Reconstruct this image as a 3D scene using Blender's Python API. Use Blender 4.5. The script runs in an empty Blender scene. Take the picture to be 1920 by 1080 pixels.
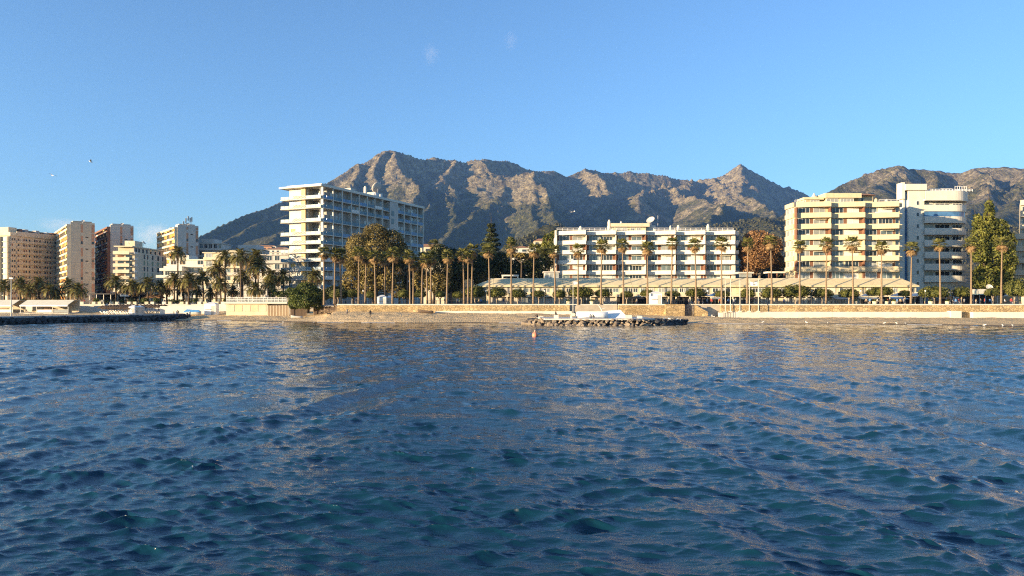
import bpy, bmesh, math, random
import numpy as np
from mathutils import Vector, Matrix, noise as mnoise

random.seed(7)
rng = np.random.default_rng(11)
scene = bpy.context.scene
COL = scene.collection
R = math.radians

# ------------------------------------------------------------------ camera
F, HY, EYE = 1400.0, 568.0, 4.5          # focal length in photo pixels, eye level row, eye height in metres
cam_d = bpy.data.cameras.new('camera')
cam_d.sensor_width = 36.0
cam_d.lens = 36.0 * F / 1920.0
cam_d.shift_y = (HY - 540.0) / 1920.0
cam_d.clip_start = 0.5
cam_d.clip_end = 60000
cam = bpy.data.objects.new('camera', cam_d)
cam.location = (0, 0, EYE)
cam.rotation_euler = (R(90), 0, 0)
COL.objects.link(cam)
scene.camera = cam

# ------------------------------------------------------------------ light
SUN_A, SUN_E = R(60), R(6.5)              # sun low behind the camera's left shoulder
SUN = Vector((-math.sin(SUN_A) * math.cos(SUN_E), -math.cos(SUN_A) * math.cos(SUN_E), math.sin(SUN_E)))
world = bpy.data.worlds.new('World')
scene.world = world
world.use_nodes = True
wn = world.node_tree
wn.nodes.clear()
sky = wn.nodes.new('ShaderNodeTexSky')
sky.sky_type = 'NISHITA'
sky.sun_disc = False
sky.sun_elevation = SUN_E
sky.sun_rotation = math.atan2(SUN.x, SUN.y)
sky.altitude = 0
sky.air_density = 1.0
sky.dust_density = 0.2
sky.ozone_density = 4.2
bg = wn.nodes.new('ShaderNodeBackground')
bg.inputs['Strength'].default_value = 0.138
wo = wn.nodes.new('ShaderNodeOutputWorld')
hs = wn.nodes.new('ShaderNodeHueSaturation')
hs.inputs['Saturation'].default_value = 0.94
wn.links.new(sky.outputs[0], hs.inputs['Color'])
wn.links.new(hs.outputs[0], bg.inputs[0])
wn.links.new(bg.outputs[0], wo.inputs[0])

sun_d = bpy.data.lights.new('sun', 'SUN')
sun_d.energy = 5.0
sun_d.angle = R(0.53)
sun_d.color = (1.0, 0.76, 0.46)
sun_o = bpy.data.objects.new('sun', sun_d)
sun_o.rotation_euler = SUN.to_track_quat('Z', 'Y').to_euler()
sun_o.location = (-200, -100, 80)
COL.objects.link(sun_o)

scene.view_settings.view_transform = 'Standard'
scene.view_settings.look = 'None'
scene.view_settings.gamma = 1.0
scene.view_settings.exposure = 1.47
scene.view_settings.use_curve_mapping = False
scene.render.engine = 'CYCLES'
scene.cycles.use_denoising = False
scene.cycles.pixel_filter_type = 'BLACKMAN_HARRIS'
scene.cycles.filter_width = 1.15
scene.cycles.max_bounces = 6
scene.cycles.diffuse_bounces = 3
scene.cycles.glossy_bounces = 3
scene.cycles.transmission_bounces = 3
scene.cycles.transparent_max_bounces = 6
scene.cycles.volume_bounces = 1
scene.cycles.caustics_reflective = False
scene.cycles.caustics_refractive = False

# ------------------------------------------------------------------ helpers
def PX(px, Y): return (px - 960.0) * Y / F
def PZ(py, Y): return EYE + (HY - py) * Y / F
def PT(px, py, Y): return (PX(px, Y), Y, PZ(py, Y))
def DW(py): return EYE * F / (py - HY)       # distance of a point on the sea surface

def tag(o, label=None, cat=None, group=None, kind=None):
    if label: o['label'] = label
    if cat: o['category'] = cat
    if group: o['group'] = group
    if kind: o['kind'] = kind
    return o

def empty(name, loc, rz=0.0):
    o = bpy.data.objects.new(name, None)
    o.location = loc
    o.rotation_euler = (0, 0, rz)
    o.empty_display_size = 0.5
    COL.objects.link(o)
    return o

def link(name, me, parent=None, loc=(0, 0, 0), rot=(0, 0, 0), scale=None):
    o = bpy.data.objects.new(name, me)
    o.location = loc
    o.rotation_euler = rot
    if scale is not None: o.scale = scale
    COL.objects.link(o)
    if parent is not None: o.parent = parent
    return o

def mesh(name, verts, faces, mats, smooth=False, mi=None):
    me = bpy.data.meshes.new(name)
    me.from_pydata([tuple(v) for v in verts], [], [tuple(f) for f in faces])
    for m in (mats if isinstance(mats, (list, tuple)) else [mats]): me.materials.append(m)
    if mi is not None: me.polygons.foreach_set('material_index', mi)
    if smooth: me.polygons.foreach_set('use_smooth', [True] * len(me.polygons))
    me.update()
    return me

def np_mesh(name, V, Q, mat, smooth=False):
    """big mesh from numpy: V (n,3), Q (m,k) with k = 3 or 4"""
    me = bpy.data.meshes.new(name)
    k = Q.shape[1]
    me.vertices.add(len(V)); me.vertices.foreach_set('co', np.ascontiguousarray(V, dtype=np.float32).ravel())
    me.loops.add(Q.size); me.loops.foreach_set('vertex_index', np.ascontiguousarray(Q, dtype=np.int32).ravel())
    me.polygons.add(len(Q)); me.polygons.foreach_set('loop_start', np.arange(0, Q.size, k, dtype=np.int32))
    me.polygons.foreach_set('loop_total', np.full(len(Q), k, dtype=np.int32))
    if smooth: me.polygons.foreach_set('use_smooth', np.ones(len(Q), dtype=bool))
    for m in (mat if isinstance(mat, (list, tuple)) else [mat]): me.materials.append(m)
    me.update(calc_edges=True)
    me.validate()
    return me

BOXF = [(0, 3, 2, 1), (4, 5, 6, 7), (0, 1, 5, 4), (1, 2, 6, 5), (2, 3, 7, 6), (3, 0, 4, 7)]
def boxv(x0, x1, y0, y1, z0, z1):
    return [(x0, y0, z0), (x1, y0, z0), (x1, y1, z0), (x0, y1, z0), (x0, y0, z1), (x1, y0, z1), (x1, y1, z1), (x0, y1, z1)]
_bc = {}
def box(name, parent, x0, x1, y0, y1, z0, z1, m):
    """one box-shaped part in its thing's own axes; alike boxes share mesh data"""
    k = (name, round(x1 - x0, 2), round(y1 - y0, 2), round(z1 - z0, 2), m.name)
    if k not in _bc:
        _bc[k] = mesh(name, boxv(0, x1 - x0, 0, y1 - y0, 0, z1 - z0), BOXF, m)
    return link(name, _bc[k], parent, (x0, y0, z0))

class MB:
    """collects boxes, bars, prisms and tubes into ONE mesh"""
    def __init__(s): s.v, s.f, s.m = [], [], []
    def add(s, V, Fs, m=0):
        b = len(s.v); s.v += [tuple(v) for v in V]
        for f in Fs: s.f.append(tuple(b + i for i in f)); s.m.append(m)
        return s
    def box(s, x0, x1, y0, y1, z0, z1, m=0): return s.add(boxv(x0, x1, y0, y1, z0, z1), BOXF, m)
    def prism(s, poly, z0, z1, m=0):
        n = len(poly)
        V = [(p[0], p[1], z0) for p in poly] + [(p[0], p[1], z1) for p in poly]
        Fs = [tuple(range(n - 1, -1, -1)), tuple(range(n, 2 * n))]
        Fs += [(i, (i + 1) % n, n + (i + 1) % n, n + i) for i in range(n)]
        return s.add(V, Fs, m)
    def tube(s, pts, rad, seg=6, m=0, cap=True):
        pts = [Vector(p) for p in pts]
        n = len(pts)
        rads = rad if isinstance(rad, (list, tuple)) else [rad] * n
        V, Fs = [], []
        for i, p in enumerate(pts):
            d = (pts[min(i + 1, n - 1)] - pts[max(i - 1, 0)])
            if d.length < 1e-9: d = Vector((0, 0, 1))
            d.normalize()
            a = d.cross(Vector((0, 1, 0)) if abs(d.y) < 0.9 else Vector((1, 0, 0))).normalized()
            b = d.cross(a).normalized()
            for k in range(seg):
                t = 2 * math.pi * k / seg
                V.append(p + (a * math.cos(t) + b * math.sin(t)) * rads[i])
        for i in range(n - 1):
            for k in range(seg):
                Fs.append((i * seg + k, i * seg + (k + 1) % seg, (i + 1) * seg + (k + 1) % seg, (i + 1) * seg + k))
        if cap:
            Fs.append(tuple(range(seg))); Fs.append(tuple((n - 1) * seg + k for k in range(seg - 1, -1, -1)))
        return s.add(V, Fs, m)
    def lathe(s, prof, seg=12, m=0, c=(0, 0, 0)):
        V, Fs = [], []
        for r, z in prof:
            for k in range(seg):
                t = 2 * math.pi * k / seg
                V.append((c[0] + r * math.cos(t), c[1] + r * math.sin(t), c[2] + z))
        for i in range(len(prof) - 1):
            for k in range(seg):
                Fs.append((i * seg + k, i * seg + (k + 1) % seg, (i + 1) * seg + (k + 1) % seg, (i + 1) * seg + k))
        Fs.append(tuple(range(seg - 1, -1, -1))); Fs.append(tuple((len(prof) - 1) * seg + k for k in range(seg)))
        return s.add(V, Fs, m)
    def mesh(s, name, mats, smooth=False): return mesh(name, s.v, s.f, mats, smooth, s.m)
    def build(s, name, mats, parent=None, loc=(0, 0, 0), rot=(0, 0, 0), smooth=False):
        return link(name, s.mesh(name, mats, smooth), parent, loc, rot)

def copy_tree(o, parent=None, kids=None):
    c = o.copy(); COL.objects.link(c)
    c.parent = parent
    for ch in list(o.children): copy_tree(ch, c)
    return c

ORD = ['first', 'second', 'third', 'fourth', 'fifth', 'sixth', 'seventh', 'eighth', 'ninth', 'tenth', 'eleventh', 'twelfth',
       'thirteenth', 'fourteenth', 'fifteenth', 'sixteenth', 'seventeenth', 'eighteenth', 'nineteenth', 'twentieth']
TENS = {2: 'twenty', 3: 'thirty', 4: 'forty', 5: 'fifty', 6: 'sixty', 7: 'seventy', 8: 'eighty', 9: 'ninety'}
def ordinal(i):                              # 0 based
    n = i + 1
    if n <= 20: return ORD[n - 1]
    t, u = divmod(n, 10)
    if u == 0: return TENS[t][:-1] + 'ieth'
    return TENS[t] + '-' + ORD[u - 1]

# value noise in numpy (periodic lattice hash), fractal versions
def _hash(ix, iy, seed):
    h = (ix.astype(np.int64) * 374761393 + iy.astype(np.int64) * 668265263 + seed * 974634211) & 0xffffffff
    h = ((h ^ (h >> 13)) * 1274126177) & 0xffffffff
    h = h ^ (h >> 16)
    return (h & 0xffff) / 65535.0
def vnoise(x, y, seed=0):
    ix, iy = np.floor(x), np.floor(y)
    fx, fy = x - ix, y - iy
    fx = fx * fx * fx * (fx * (fx * 6 - 15) + 10); fy = fy * fy * fy * (fy * (fy * 6 - 15) + 10)
    ix = ix.astype(np.int64); iy = iy.astype(np.int64)
    a = _hash(ix, iy, seed); b = _hash(ix + 1, iy, seed); c = _hash(ix, iy + 1, seed); d = _hash(ix + 1, iy + 1, seed)
    return (a + (b - a) * fx) * (1 - fy) + (c + (d - c) * fx) * fy
def fbm(x, y, octv=5, seed=0, gain=0.5):
    s, a, n = 0, 1.0, 0
    for o in range(octv):
        s = s + a * (vnoise(x, y, seed + o * 17) * 2 - 1); n += a
        x, y = (x * 0.8 - y * 0.6) * 2.03 + 3.1, (x * 0.6 + y * 0.8) * 2.03 + 1.7; a *= gain
    return s / n
def ridged(x, y, octv=5, seed=0, gain=0.5):
    s, a, n = 0, 1.0, 0
    for o in range(octv):
        s = s + a * (1 - np.abs(vnoise(x, y, seed + o * 17) * 2 - 1)) ** 2; n += a
        x, y = (x * 0.8 - y * 0.6) * 2.07 + 3.1, (x * 0.6 + y * 0.8) * 2.07 + 1.7; a *= gain
    return s / n

# ------------------------------------------------------------------ materials
MATS = {}
def mat(name, col, rough=0.8, var=0.12, scale=0.6, spec=0.3, metal=0.0, bump=0.0, bscale=None, col2=None, detail=4, stretch=None, stain=0.0):
    m = bpy.data.materials.new(name); m.use_nodes = True
    nt = m.node_tree; N = nt.nodes; L = nt.links
    b = N['Principled BSDF']
    b.inputs['Roughness'].default_value = rough
    b.inputs['Specular IOR Level'].default_value = spec
    b.inputs['Metallic'].default_value = metal
    tc = N.new('ShaderNodeNewGeometry')
    src = tc.outputs['Position']
    if stretch:
        mp = N.new('ShaderNodeMapping'); mp.inputs['Scale'].default_value = stretch
        L.new(src, mp.inputs['Vector']); src = mp.outputs[0]
    nz = N.new('ShaderNodeTexNoise'); nz.inputs['Scale'].default_value = scale; nz.inputs['Detail'].default_value = detail
    nz.inputs['Roughness'].default_value = 0.65
    L.new(src, nz.inputs['Vector'])
    cr = N.new('ShaderNodeValToRGB')
    c1 = col2 if col2 else tuple(max(0, c * (1 - var)) for c in col)
    c2 = col if col2 else tuple(min(1, c * (1 + var)) for c in col)
    cr.color_ramp.elements[0].position = 0.32; cr.color_ramp.elements[0].color = (*c1, 1)
    cr.color_ramp.elements[1].position = 0.68; cr.color_ramp.elements[1].color = (*c2, 1)
    L.new(nz.outputs['Fac'], cr.inputs['Fac'])
    out = cr.outputs[0]
    if stain > 0:      # rain streaks: noise stretched along the height
        mp2 = N.new('ShaderNodeMapping'); mp2.inputs['Scale'].default_value = (1.3, 1.3, 0.12)
        L.new(tc.outputs['Position'], mp2.inputs['Vector'])
        n2 = N.new('ShaderNodeTexNoise'); n2.inputs['Scale'].default_value = 1.0; n2.inputs['Detail'].default_value = 5
        L.new(mp2.outputs[0], n2.inputs['Vector'])
        r2 = N.new('ShaderNodeMapRange'); r2.inputs[1].default_value = 0.5; r2.inputs[2].default_value = 0.75
        r2.inputs[3].default_value = 1.0; r2.inputs[4].default_value = 1.0 - stain
        L.new(n2.outputs['Fac'], r2.inputs[0])
        mx = N.new('ShaderNodeMix'); mx.data_type = 'RGBA'; mx.blend_type = 'MULTIPLY'; mx.inputs[0].default_value = 1.0
        L.new(out, mx.inputs[6]); L.new(r2.outputs[0], mx.inputs[7]); out = mx.outputs[2]
    L.new(out, b.inputs['Base Color'])
    if bump > 0:
        n3 = N.new('ShaderNodeTexNoise'); n3.inputs['Scale'].default_value = bscale or scale * 6; n3.inputs['Detail'].default_value = 4
        L.new(src, n3.inputs['Vector'])
        bp = N.new('ShaderNodeBump'); bp.inputs['Strength'].default_value = bump; bp.inputs['Distance'].default_value = 0.2
        L.new(n3.outputs['Fac'], bp.inputs['Height']); L.new(bp.outputs[0], b.inputs['Normal'])
    MATS[name] = m
    return m

def glass_mat(name, col, rough=0.06, spec=0.6):
    """window pane seen from outside by day: dark room behind a reflecting pane"""
    return mat(name, col, rough, 0.35, 0.35, spec)

def leaf_mat(name, c1, c2, scale=0.5, trans=0.25, hue=None):
    m = bpy.data.materials.new(name); m.use_nodes = True
    nt = m.node_tree; N = nt.nodes; L = nt.links
    b = N['Principled BSDF']; b.inputs['Roughness'].default_value = 0.6; b.inputs['Specular IOR Level'].default_value = 0.25
    g = N.new('ShaderNodeNewGeometry')
    nz = N.new('ShaderNodeTexNoise'); nz.inputs['Scale'].default_value = scale; nz.inputs['Detail'].default_value = 3
    L.new(g.outputs['Position'], nz.inputs['Vector'])
    ad = N.new('ShaderNodeMath'); ad.operation = 'MULTIPLY_ADD'; ad.inputs[1].default_value = 0.30; 
    L.new(g.outputs['Random Per Island'], ad.inputs[0]); 
    sb = N.new('ShaderNodeMath'); sb.operation = 'SUBTRACT'; sb.inputs[1].default_value = 0.125
    L.new(nz.outputs['Fac'], sb.inputs[0]); L.new(sb.outputs[0], ad.inputs[2])
    cr = N.new('ShaderNodeValToRGB')
    cr.color_ramp.elements[0].position = 0.3; cr.color_ramp.elements[0].color = (*c1, 1)
    cr.color_ramp.elements[1].position = 0.72; cr.color_ramp.elements[1].color = (*c2, 1)
    L.new(ad.outputs[0], cr.inputs[0]); L.new(cr.outputs[0], b.inputs['Base Color'])
    tr = N.new('ShaderNodeBsdfTranslucent'); L.new(cr.outputs[0], tr.inputs['Color'])
    mx = N.new('ShaderNodeMixShader'); mx.inputs[0].default_value = trans
    L.new(b.outputs[0], mx.inputs[1]); L.new(tr.outputs[0], mx.inputs[2])
    L.new(mx.outputs[0], N['Material Output'].inputs['Surface'])
    MATS[name] = m
    return m
# ------------------------------------------------------------------ mountains, land and beach
def terrain_material():
    m = bpy.data.materials.new('mountain_ground'); m.use_nodes = True
    nt = m.node_tree; N = nt.nodes; L = nt.links
    b = N['Principled BSDF']; b.inputs['Roughness'].default_value = 0.95; b.inputs['Specular IOR Level'].default_value = 0.1
    g = N.new('ShaderNodeNewGeometry')
    def nz(sc, det=6, rough=0.6):
        n = N.new('ShaderNodeTexNoise'); n.inputs['Scale'].default_value = sc; n.inputs['Detail'].default_value = det; n.inputs['Roughness'].default_value = rough
        L.new(g.outputs['Position'], n.inputs['Vector']); return n.outputs['Fac']
    def ramp(src, p0, c0, p1, c1):
        r = N.new('ShaderNodeValToRGB'); r.color_ramp.elements[0].position = p0; r.color_ramp.elements[0].color = (*c0, 1)
        r.color_ramp.elements[1].position = p1; r.color_ramp.elements[1].color = (*c1, 1); L.new(src, r.inputs[0]); return r.outputs[0]
    def mixc(f, a, c):
        x = N.new('ShaderNodeMix'); x.data_type = 'RGBA'; L.new(f, x.inputs[0]); L.new(a, x.inputs[6]); L.new(c, x.inputs[7]); return x.outputs[2]
    rock = ramp(nz(0.02, 10, 0.78), 0.35, (0.07, 0.056, 0.030), 0.62, (0.40, 0.325, 0.185))
    scrub = ramp(nz(0.04, 8, 0.8), 0.38, (0.024, 0.032, 0.010), 0.64, (0.175, 0.155, 0.058))
    wood = ramp(nz(0.05, 8, 0.8), 0.40, (0.016, 0.022, 0.008), 0.64, (0.12, 0.105, 0.05))
    sx = N.new('ShaderNodeSeparateXYZ'); L.new(g.outputs['Position'], sx.inputs[0])
    # higher and broken ground is bare rock, lower ground scrub, the foothills pine wood
    hz = N.new('ShaderNodeMapRange'); hz.inputs[1].default_value = 350; hz.inputs[2].default_value = 1050; hz.inputs[3].default_value = -0.22; hz.inputs[4].default_value = 0.2
    L.new(sx.outputs[2], hz.inputs[0])
    ad = N.new('ShaderNodeMath'); ad.operation = 'ADD'; L.new(nz(0.0045, 7, 0.65), ad.inputs[0]); L.new(hz.outputs[0], ad.inputs[1])
    fr = N.new('ShaderNodeMapRange'); fr.inputs[1].default_value = 0.44; fr.inputs[2].default_value = 0.58; L.new(ad.outputs[0], fr.inputs[0])
    c = mixc(fr.outputs[0], scrub, rock)
    lo = N.new('ShaderNodeMapRange'); lo.inputs[1].default_value = 420; lo.inputs[2].default_value = 180; L.new(sx.outputs[2], lo.inputs[0])
    n4 = N.new('ShaderNodeMath'); n4.operation = 'MULTIPLY'; L.new(lo.outputs[0], n4.inputs[0])
    f4 = N.new('ShaderNodeMapRange'); f4.inputs[1].default_value = 0.3; f4.inputs[2].default_value = 0.5; L.new(nz(0.004, 4), f4.inputs[0]); L.new(f4.outputs[0], n4.inputs[1])
    c = mixc(n4.outputs[0], c, wood)
    sp = N.new('ShaderNodeMapRange'); sp.inputs[1].default_value = 0.42; sp.inputs[2].default_value = 0.60; sp.inputs[3].default_value = 0.66; sp.inputs[4].default_value = 1.4
    L.new(nz(0.055, 5, 0.72), sp.inputs[0])
    mm = N.new('ShaderNodeMix'); mm.data_type = 'RGBA'; mm.blend_type = 'MULTIPLY'; mm.inputs[0].default_value = 1; L.new(c, mm.inputs[6]); L.new(sp.outputs[0], mm.inputs[7]); c = mm.outputs[2]
    L.new(c, b.inputs['Base Color'])
    bp = N.new('ShaderNodeBump'); bp.inputs['Strength'].default_value = 0.9; bp.inputs['Distance'].default_value = 22.0
    L.new(nz(0.035, 6, 0.7), bp.inputs['Height']); L.new(bp.outputs[0], b.inputs['Normal'])
    return m
M_TERR = terrain_material()

def seg_field(X, Y, pts, sl, sr, floor=-1e9):
    """height of a ridge: crest line through pts, falling away by slope sl to the west and sr to the east"""
    Hh = np.full(X.shape, floor)
    for a, b in zip(pts[:-1], pts[1:]):
        dx, dy = b[0] - a[0], b[1] - a[1]
        L2 = dx * dx + dy * dy + 1e-6
        t = np.clip(((X - a[0]) * dx + (Y - a[1]) * dy) / L2, 0, 1)
        ex, ey = X - (a[0] + t * dx), Y - (a[1] + t * dy)
        d = np.sqrt(ex * ex + ey * ey)
        lit = np.clip(0.5 + 0.8 * (ex * -0.866 + ey * -0.5) / (d + 1e-6), 0, 1)      # 1 on the side towards the west
        s = sr + (sl - sr) * lit
        z = a[2] + t * (b[2] - a[2]) - s * d * (1.0 - 0.00007 * np.minimum(d, 3000))
        Hh = np.maximum(Hh, z)
    return Hh

def ridge(*p): return [PT(*q) for q in p]
RIDGES = [
 # skyline of the big massif, running away to the right
 (ridge((250,480,3700),(330,462,3900),(380,440,4100),(430,415,4300),(470,398,4500),(530,378,4800),(575,358,5000),(610,343,5150),(650,318,5300),(668,307,5400),(690,300,5450),(702,289,5500),(716,281,5560),(742,279,5600),(755,282,5640),(775,290,5700),(800,297,5760),(815,293,5800),(835,300,5850),(850,297,5900),(870,303,5950),(895,296,6000),(925,297,6100),(955,300,6250),(985,314,6400),(1010,320,6500),(1040,318,6600),(1063,329,6700),(1080,322,6800),(1100,314,6900),(1112,316,6950),(1135,323,7050),(1165,321,7150),(1200,322,7250),(1240,327,7350),(1270,335,7450),(1300,337,7500),(1340,332,7550),(1360,324,7600),(1380,311,7620),(1389,306,7640),(1400,314,7680),(1425,328,7720),(1450,340,7750),(1470,351,7800),(1482,349,7800),(1492,354,7800),(1512,364,7850),(1600,400,8000)), 0.8, 0.78),
 (ridge((625,362,4950),(560,398,4600),(490,428,4200),(420,452,3850),(360,480,3500)), 0.5, 0.62),
 (ridge((606,405,4300),(550,425,4050),(490,448,3700),(430,470,3400)), 0.5, 0.6),
 (ridge((600,430,3700),(560,445,3500),(500,465,3200)), 0.5, 0.6),
 (ridge((668,307,5400),(665,335,5150),(650,365,4850),(630,400,4400),(610,440,3900)), 0.75, 0.9),
 (ridge((716,281,5560),(704,305,5400),(700,325,5250),(712,345,5100)), 0.9, 1.0),
 (ridge((742,279,5600),(752,305,5400),(766,322,5250),(776,345,5050),(768,370,4850)), 0.9, 1.0),
 (ridge((855,300,5900),(838,330,5500),(815,360,5100),(797,388,4750),(785,425,4250),(772,465,3700),(765,490,3200)), 0.62, 0.8),
 (ridge((838,330,5500),(850,352,5200),(846,385,4850),(850,420,4400)), 0.62, 0.8),
 (ridge((900,297,6000),(918,315,5800),(936,332,5600),(946,350,5350),(937,369,5100),(912,384,4850),(880,402,4550),(850,425,4200),(815,452,3800),(790,480,3300)), 0.6, 0.85),
 (ridge((936,328,5700),(960,325,5650),(994,325,5600),(1000,345,5300),(1004,372,4950),(1003,395,4650),(1012,420,4250),(1020,450,3700)), 0.65, 0.9),
 (ridge((1000,340,5400),(1018,346,5250),(1031,372,4950),(1041,395,4600),(1052,418,4200),(1060,445,3600)), 0.7, 0.9),
 (ridge((1100,314,6900),(1118,327,6600),(1136,340,6350),(1150,360,6000)), 0.7, 0.85),
 (ridge((1300,337,7500),(1285,343,7000),(1258,348,6600),(1215,356,6200),(1195,372,5800)), 0.65, 0.7),
 (ridge((1258,348,6600),(1285,362,6200),(1315,373,5800),(1345,386,5200),(1350,400,4600),(1330,415,4000),(1290,430,3400)), 0.6, 0.7),
 (ridge((1389,306,7640),(1394,325,7200),(1385,343,6800),(1398,362,6300),(1430,380,5700),(1445,400,5000)), 0.6, 0.75),
 (ridge((1340,332,7550),(1345,350,7000),(1370,360,6500),(1395,378,5900)), 0.6, 0.7),
 # right hand range
 (ridge((1440,420,4200),(1500,377,4600),(1540,361,4750),(1580,345,4850),(1620,325,4950),(1660,313,5000),(1680,308,5000),(1700,315,5050),(1740,316,5050),(1770,322,5100),(1800,323,5100),(1830,314,5100),(1880,309,5100),(1920,313,5100),(2000,316,5150),(2150,330,5300),(2350,370,5500)), 0.7, 0.55),
 (ridge((1680,308,5000),(1650,345,4500),(1610,390,3900),(1580,430,3300)), 0.5, 0.6),
 (ridge((1740,316,5050),(1745,360,4400),(1720,410,3600)), 0.55, 0.6),
 (ridge((1830,314,5100),(1843,335,4750),(1850,365,4300),(1838,400,3800),(1820,440,3200)), 0.55, 0.75),
 (ridge((1935,314,5100),(1925,350,4500),(1900,390,3900),(1890,430,3300)), 0.55, 0.7),
 (ridge((2100,325,5300),(2060,370,4500),(2020,420,3600)), 0.55, 0.7),
 # wooded foothills
 (ridge((1240,455,2500),(1290,430,2700),(1340,412,2900),(1400,410,2900),(1450,404,3000),(1500,406,3000),(1560,425,2900)), 0.5, 0.55),
 (ridge((1100,465,2300),(1180,458,2300),(1260,442,2400),(1330,446,2300)), 0.45, 0.5),
 (ridge((870,497,1700),(950,466,1750),(1005,441,1800),(1045,421,1850),(1080,425,1900),(1150,448,1900),(1220,470,1800)), 0.6, 0.6),
 (ridge((1620,440,2400),(1720,425,2500),(1820,425,2400),(1950,420,2400),(2100,430,2400)), 0.35, 0.35),
]
def mountain_height(X, Y):
    wx = X + 150 * fbm(X / 700, Y / 700, 4, 3) + 46 * fbm(X / 150, Y / 150, 4, 9)
    wy = Y + 170 * fbm(X / 800 + 9, Y / 800, 4, 5) + 46 * fbm(X / 150, Y / 150 + 4, 4, 13)
    h = np.full(X.shape, -50.0)
    for i, (pts, sl, sr) in enumerate(RIDGES):
        kf = 1.0 if i > 22 else 1.75
        w = 0.15 if i in (0, 17) else 0.55
        if i == 0: sl, sr = 0.9, 0.86
        f = seg_field(X + w * (wx - X), Y + w * (wy - Y), pts, sl * (kf if i in (0, 17) or i > 22 else 0.92), sr * kf)
        k = 14.0
        d = np.clip(0.5 + 0.5 * (h - f) / k, 0, 1)
        h = f + (h - f) * d + k * d * (1 - d)           # smooth maximum
    rel = np.clip((h - 20) / 500, 0, 1)
    # gullies run down the slope: broken rock on the high ground, small folds below
    rough = np.clip(0.35 + 1.3 * fbm(X / 600 + 3, Y / 600, 3, 71) + np.clip((h - 650) / 500, 0, 0.9), 0.12, 1.25)
    det = (ridged(X / 380, Y / 380, 4, 21, 0.5) - 0.55) * 50 * rel
    det = det + ((ridged(X / 95, Y / 95, 5, 51, 0.62) - 0.55) * 72 + fbm(X / 40, Y / 40, 3, 87, 0.6) * 16) * np.clip(rel * 1.3, 0.1, 1) * rough
    crest = seg_field(X, Y, RIDGES[0][0], 1, 1)         # the skyline keeps its line
    crest2 = seg_field(X, Y, RIDGES[17][0], 1, 1)
    near = np.clip(np.minimum(np.abs(h - crest), np.abs(h - crest2)) / 160, 0.34, 1)
    h = h + det * near
    base = 4.0 + np.clip((Y - 300) / 1700, 0, 1) ** 1.5 * 62 + np.clip((Y - 2000) / 3000, 0, 1) * 60
    base = base + np.clip((Y - 600) / 800, 0, 1) * 14 * fbm(X / 260, Y / 260, 3, 77)
    k = 10.0
    d = np.clip(0.5 + 0.5 * (base - h) / k, 0, 1)
    return h + (base - h) * d + k * d * (1 - d)

gx = np.linspace(-5000, 5600, 740)
gy = np.concatenate([np.linspace(420, 2200, 70)[:-1], np.linspace(2200, 8300, 390)])
GX, GY = np.meshgrid(gx, gy)
GZ = mountain_height(GX, GY)
fade = np.clip((GY - 420) / 350, 0, 1)
GZ = 3.9 + (GZ - 3.9) * fade
nx, ny = len(gx), len(gy)
ids = np.arange(nx * ny).reshape(ny, nx)
Q = np.stack([ids[:-1, :-1].ravel(), ids[:-1, 1:].ravel(), ids[1:, 1:].ravel(), ids[1:, :-1].ravel()], 1)
o = link('mountains', np_mesh('mountains', np.stack([GX.ravel(), GY.ravel(), GZ.ravel()], 1), Q, M_TERR, True))
tag(o, 'rocky blue-shadowed mountain range with scrub and wooded foothills', 'mountains', kind='structure')

# pine wood on the foothills: one mass of small crowns
def foothill_wood():
    g = np.random.default_rng(3)
    n0 = 110000
    Y = 650 + (3300 - 650) * g.random(n0) ** 0.8
    px = -80 + 2080 * g.random(n0)
    X = (px - 960) * Y / F
    Z = 3.9 + (mountain_height(X[None], Y[None])[0] - 3.9) * np.clip((Y - 420) / 350, 0, 1)
    py = HY - (Z - EYE) * F / Y
    dens = vnoise(X / 90, Y / 90, 8) * 0.6 + vnoise(X / 30, Y / 30, 4) * 0.4
    ok = (py < 505) & (Z < 330) & (dens > 0.36)
    X, Y, Z = X[ok][:17000], Y[ok][:17000], Z[ok][:17000]
    t = (1 + 5 ** 0.5) / 2
    iv = np.array([(-1, t, 0), (1, t, 0), (-1, -t, 0), (1, -t, 0), (0, -1, t), (0, 1, t), (0, -1, -t), (0, 1, -t), (t, 0, -1), (t, 0, 1), (-t, 0, -1), (-t, 0, 1)]); iv /= np.linalg.norm(iv[0])
    fc = np.array([(0, 11, 5), (0, 5, 1), (0, 1, 7), (0, 7, 10), (0, 10, 11), (1, 5, 9), (5, 11, 4), (11, 10, 2), (10, 7, 6), (7, 1, 8), (3, 9, 4), (3, 4, 2), (3, 2, 6), (3, 6, 8), (3, 8, 9), (4, 9, 5), (2, 4, 11), (6, 2, 10), (8, 6, 7), (9, 8, 1)])
    n = len(X)
    r = (1.3 + 2.2 * g.random(n)) * np.clip(Y / 1800, 0.8, 1.5)
    V = iv[None] * (0.7 + 0.6 * g.random((n, 12)))[:, :, None] * np.stack([r, r, r * (0.9 + 0.7 * g.random(n))], 1)[:, None, :]
    V = V + np.stack([X, Y, Z + r * 0.6], 1)[:, None, :]
    Q = (fc[None] + (np.arange(n) * 12)[:, None, None]).reshape(-1, 3)
    return np_mesh('wood', V.reshape(-1, 3), Q, leaf_mat('pine_wood_leaf', (0.018, 0.022, 0.008), (0.10, 0.092, 0.036), 0.03, 0.0))
tag(link('hillside_wood', foothill_wood()), 'pine and scrub wood covering the foothills behind the town', 'wood', kind='stuff')
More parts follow.
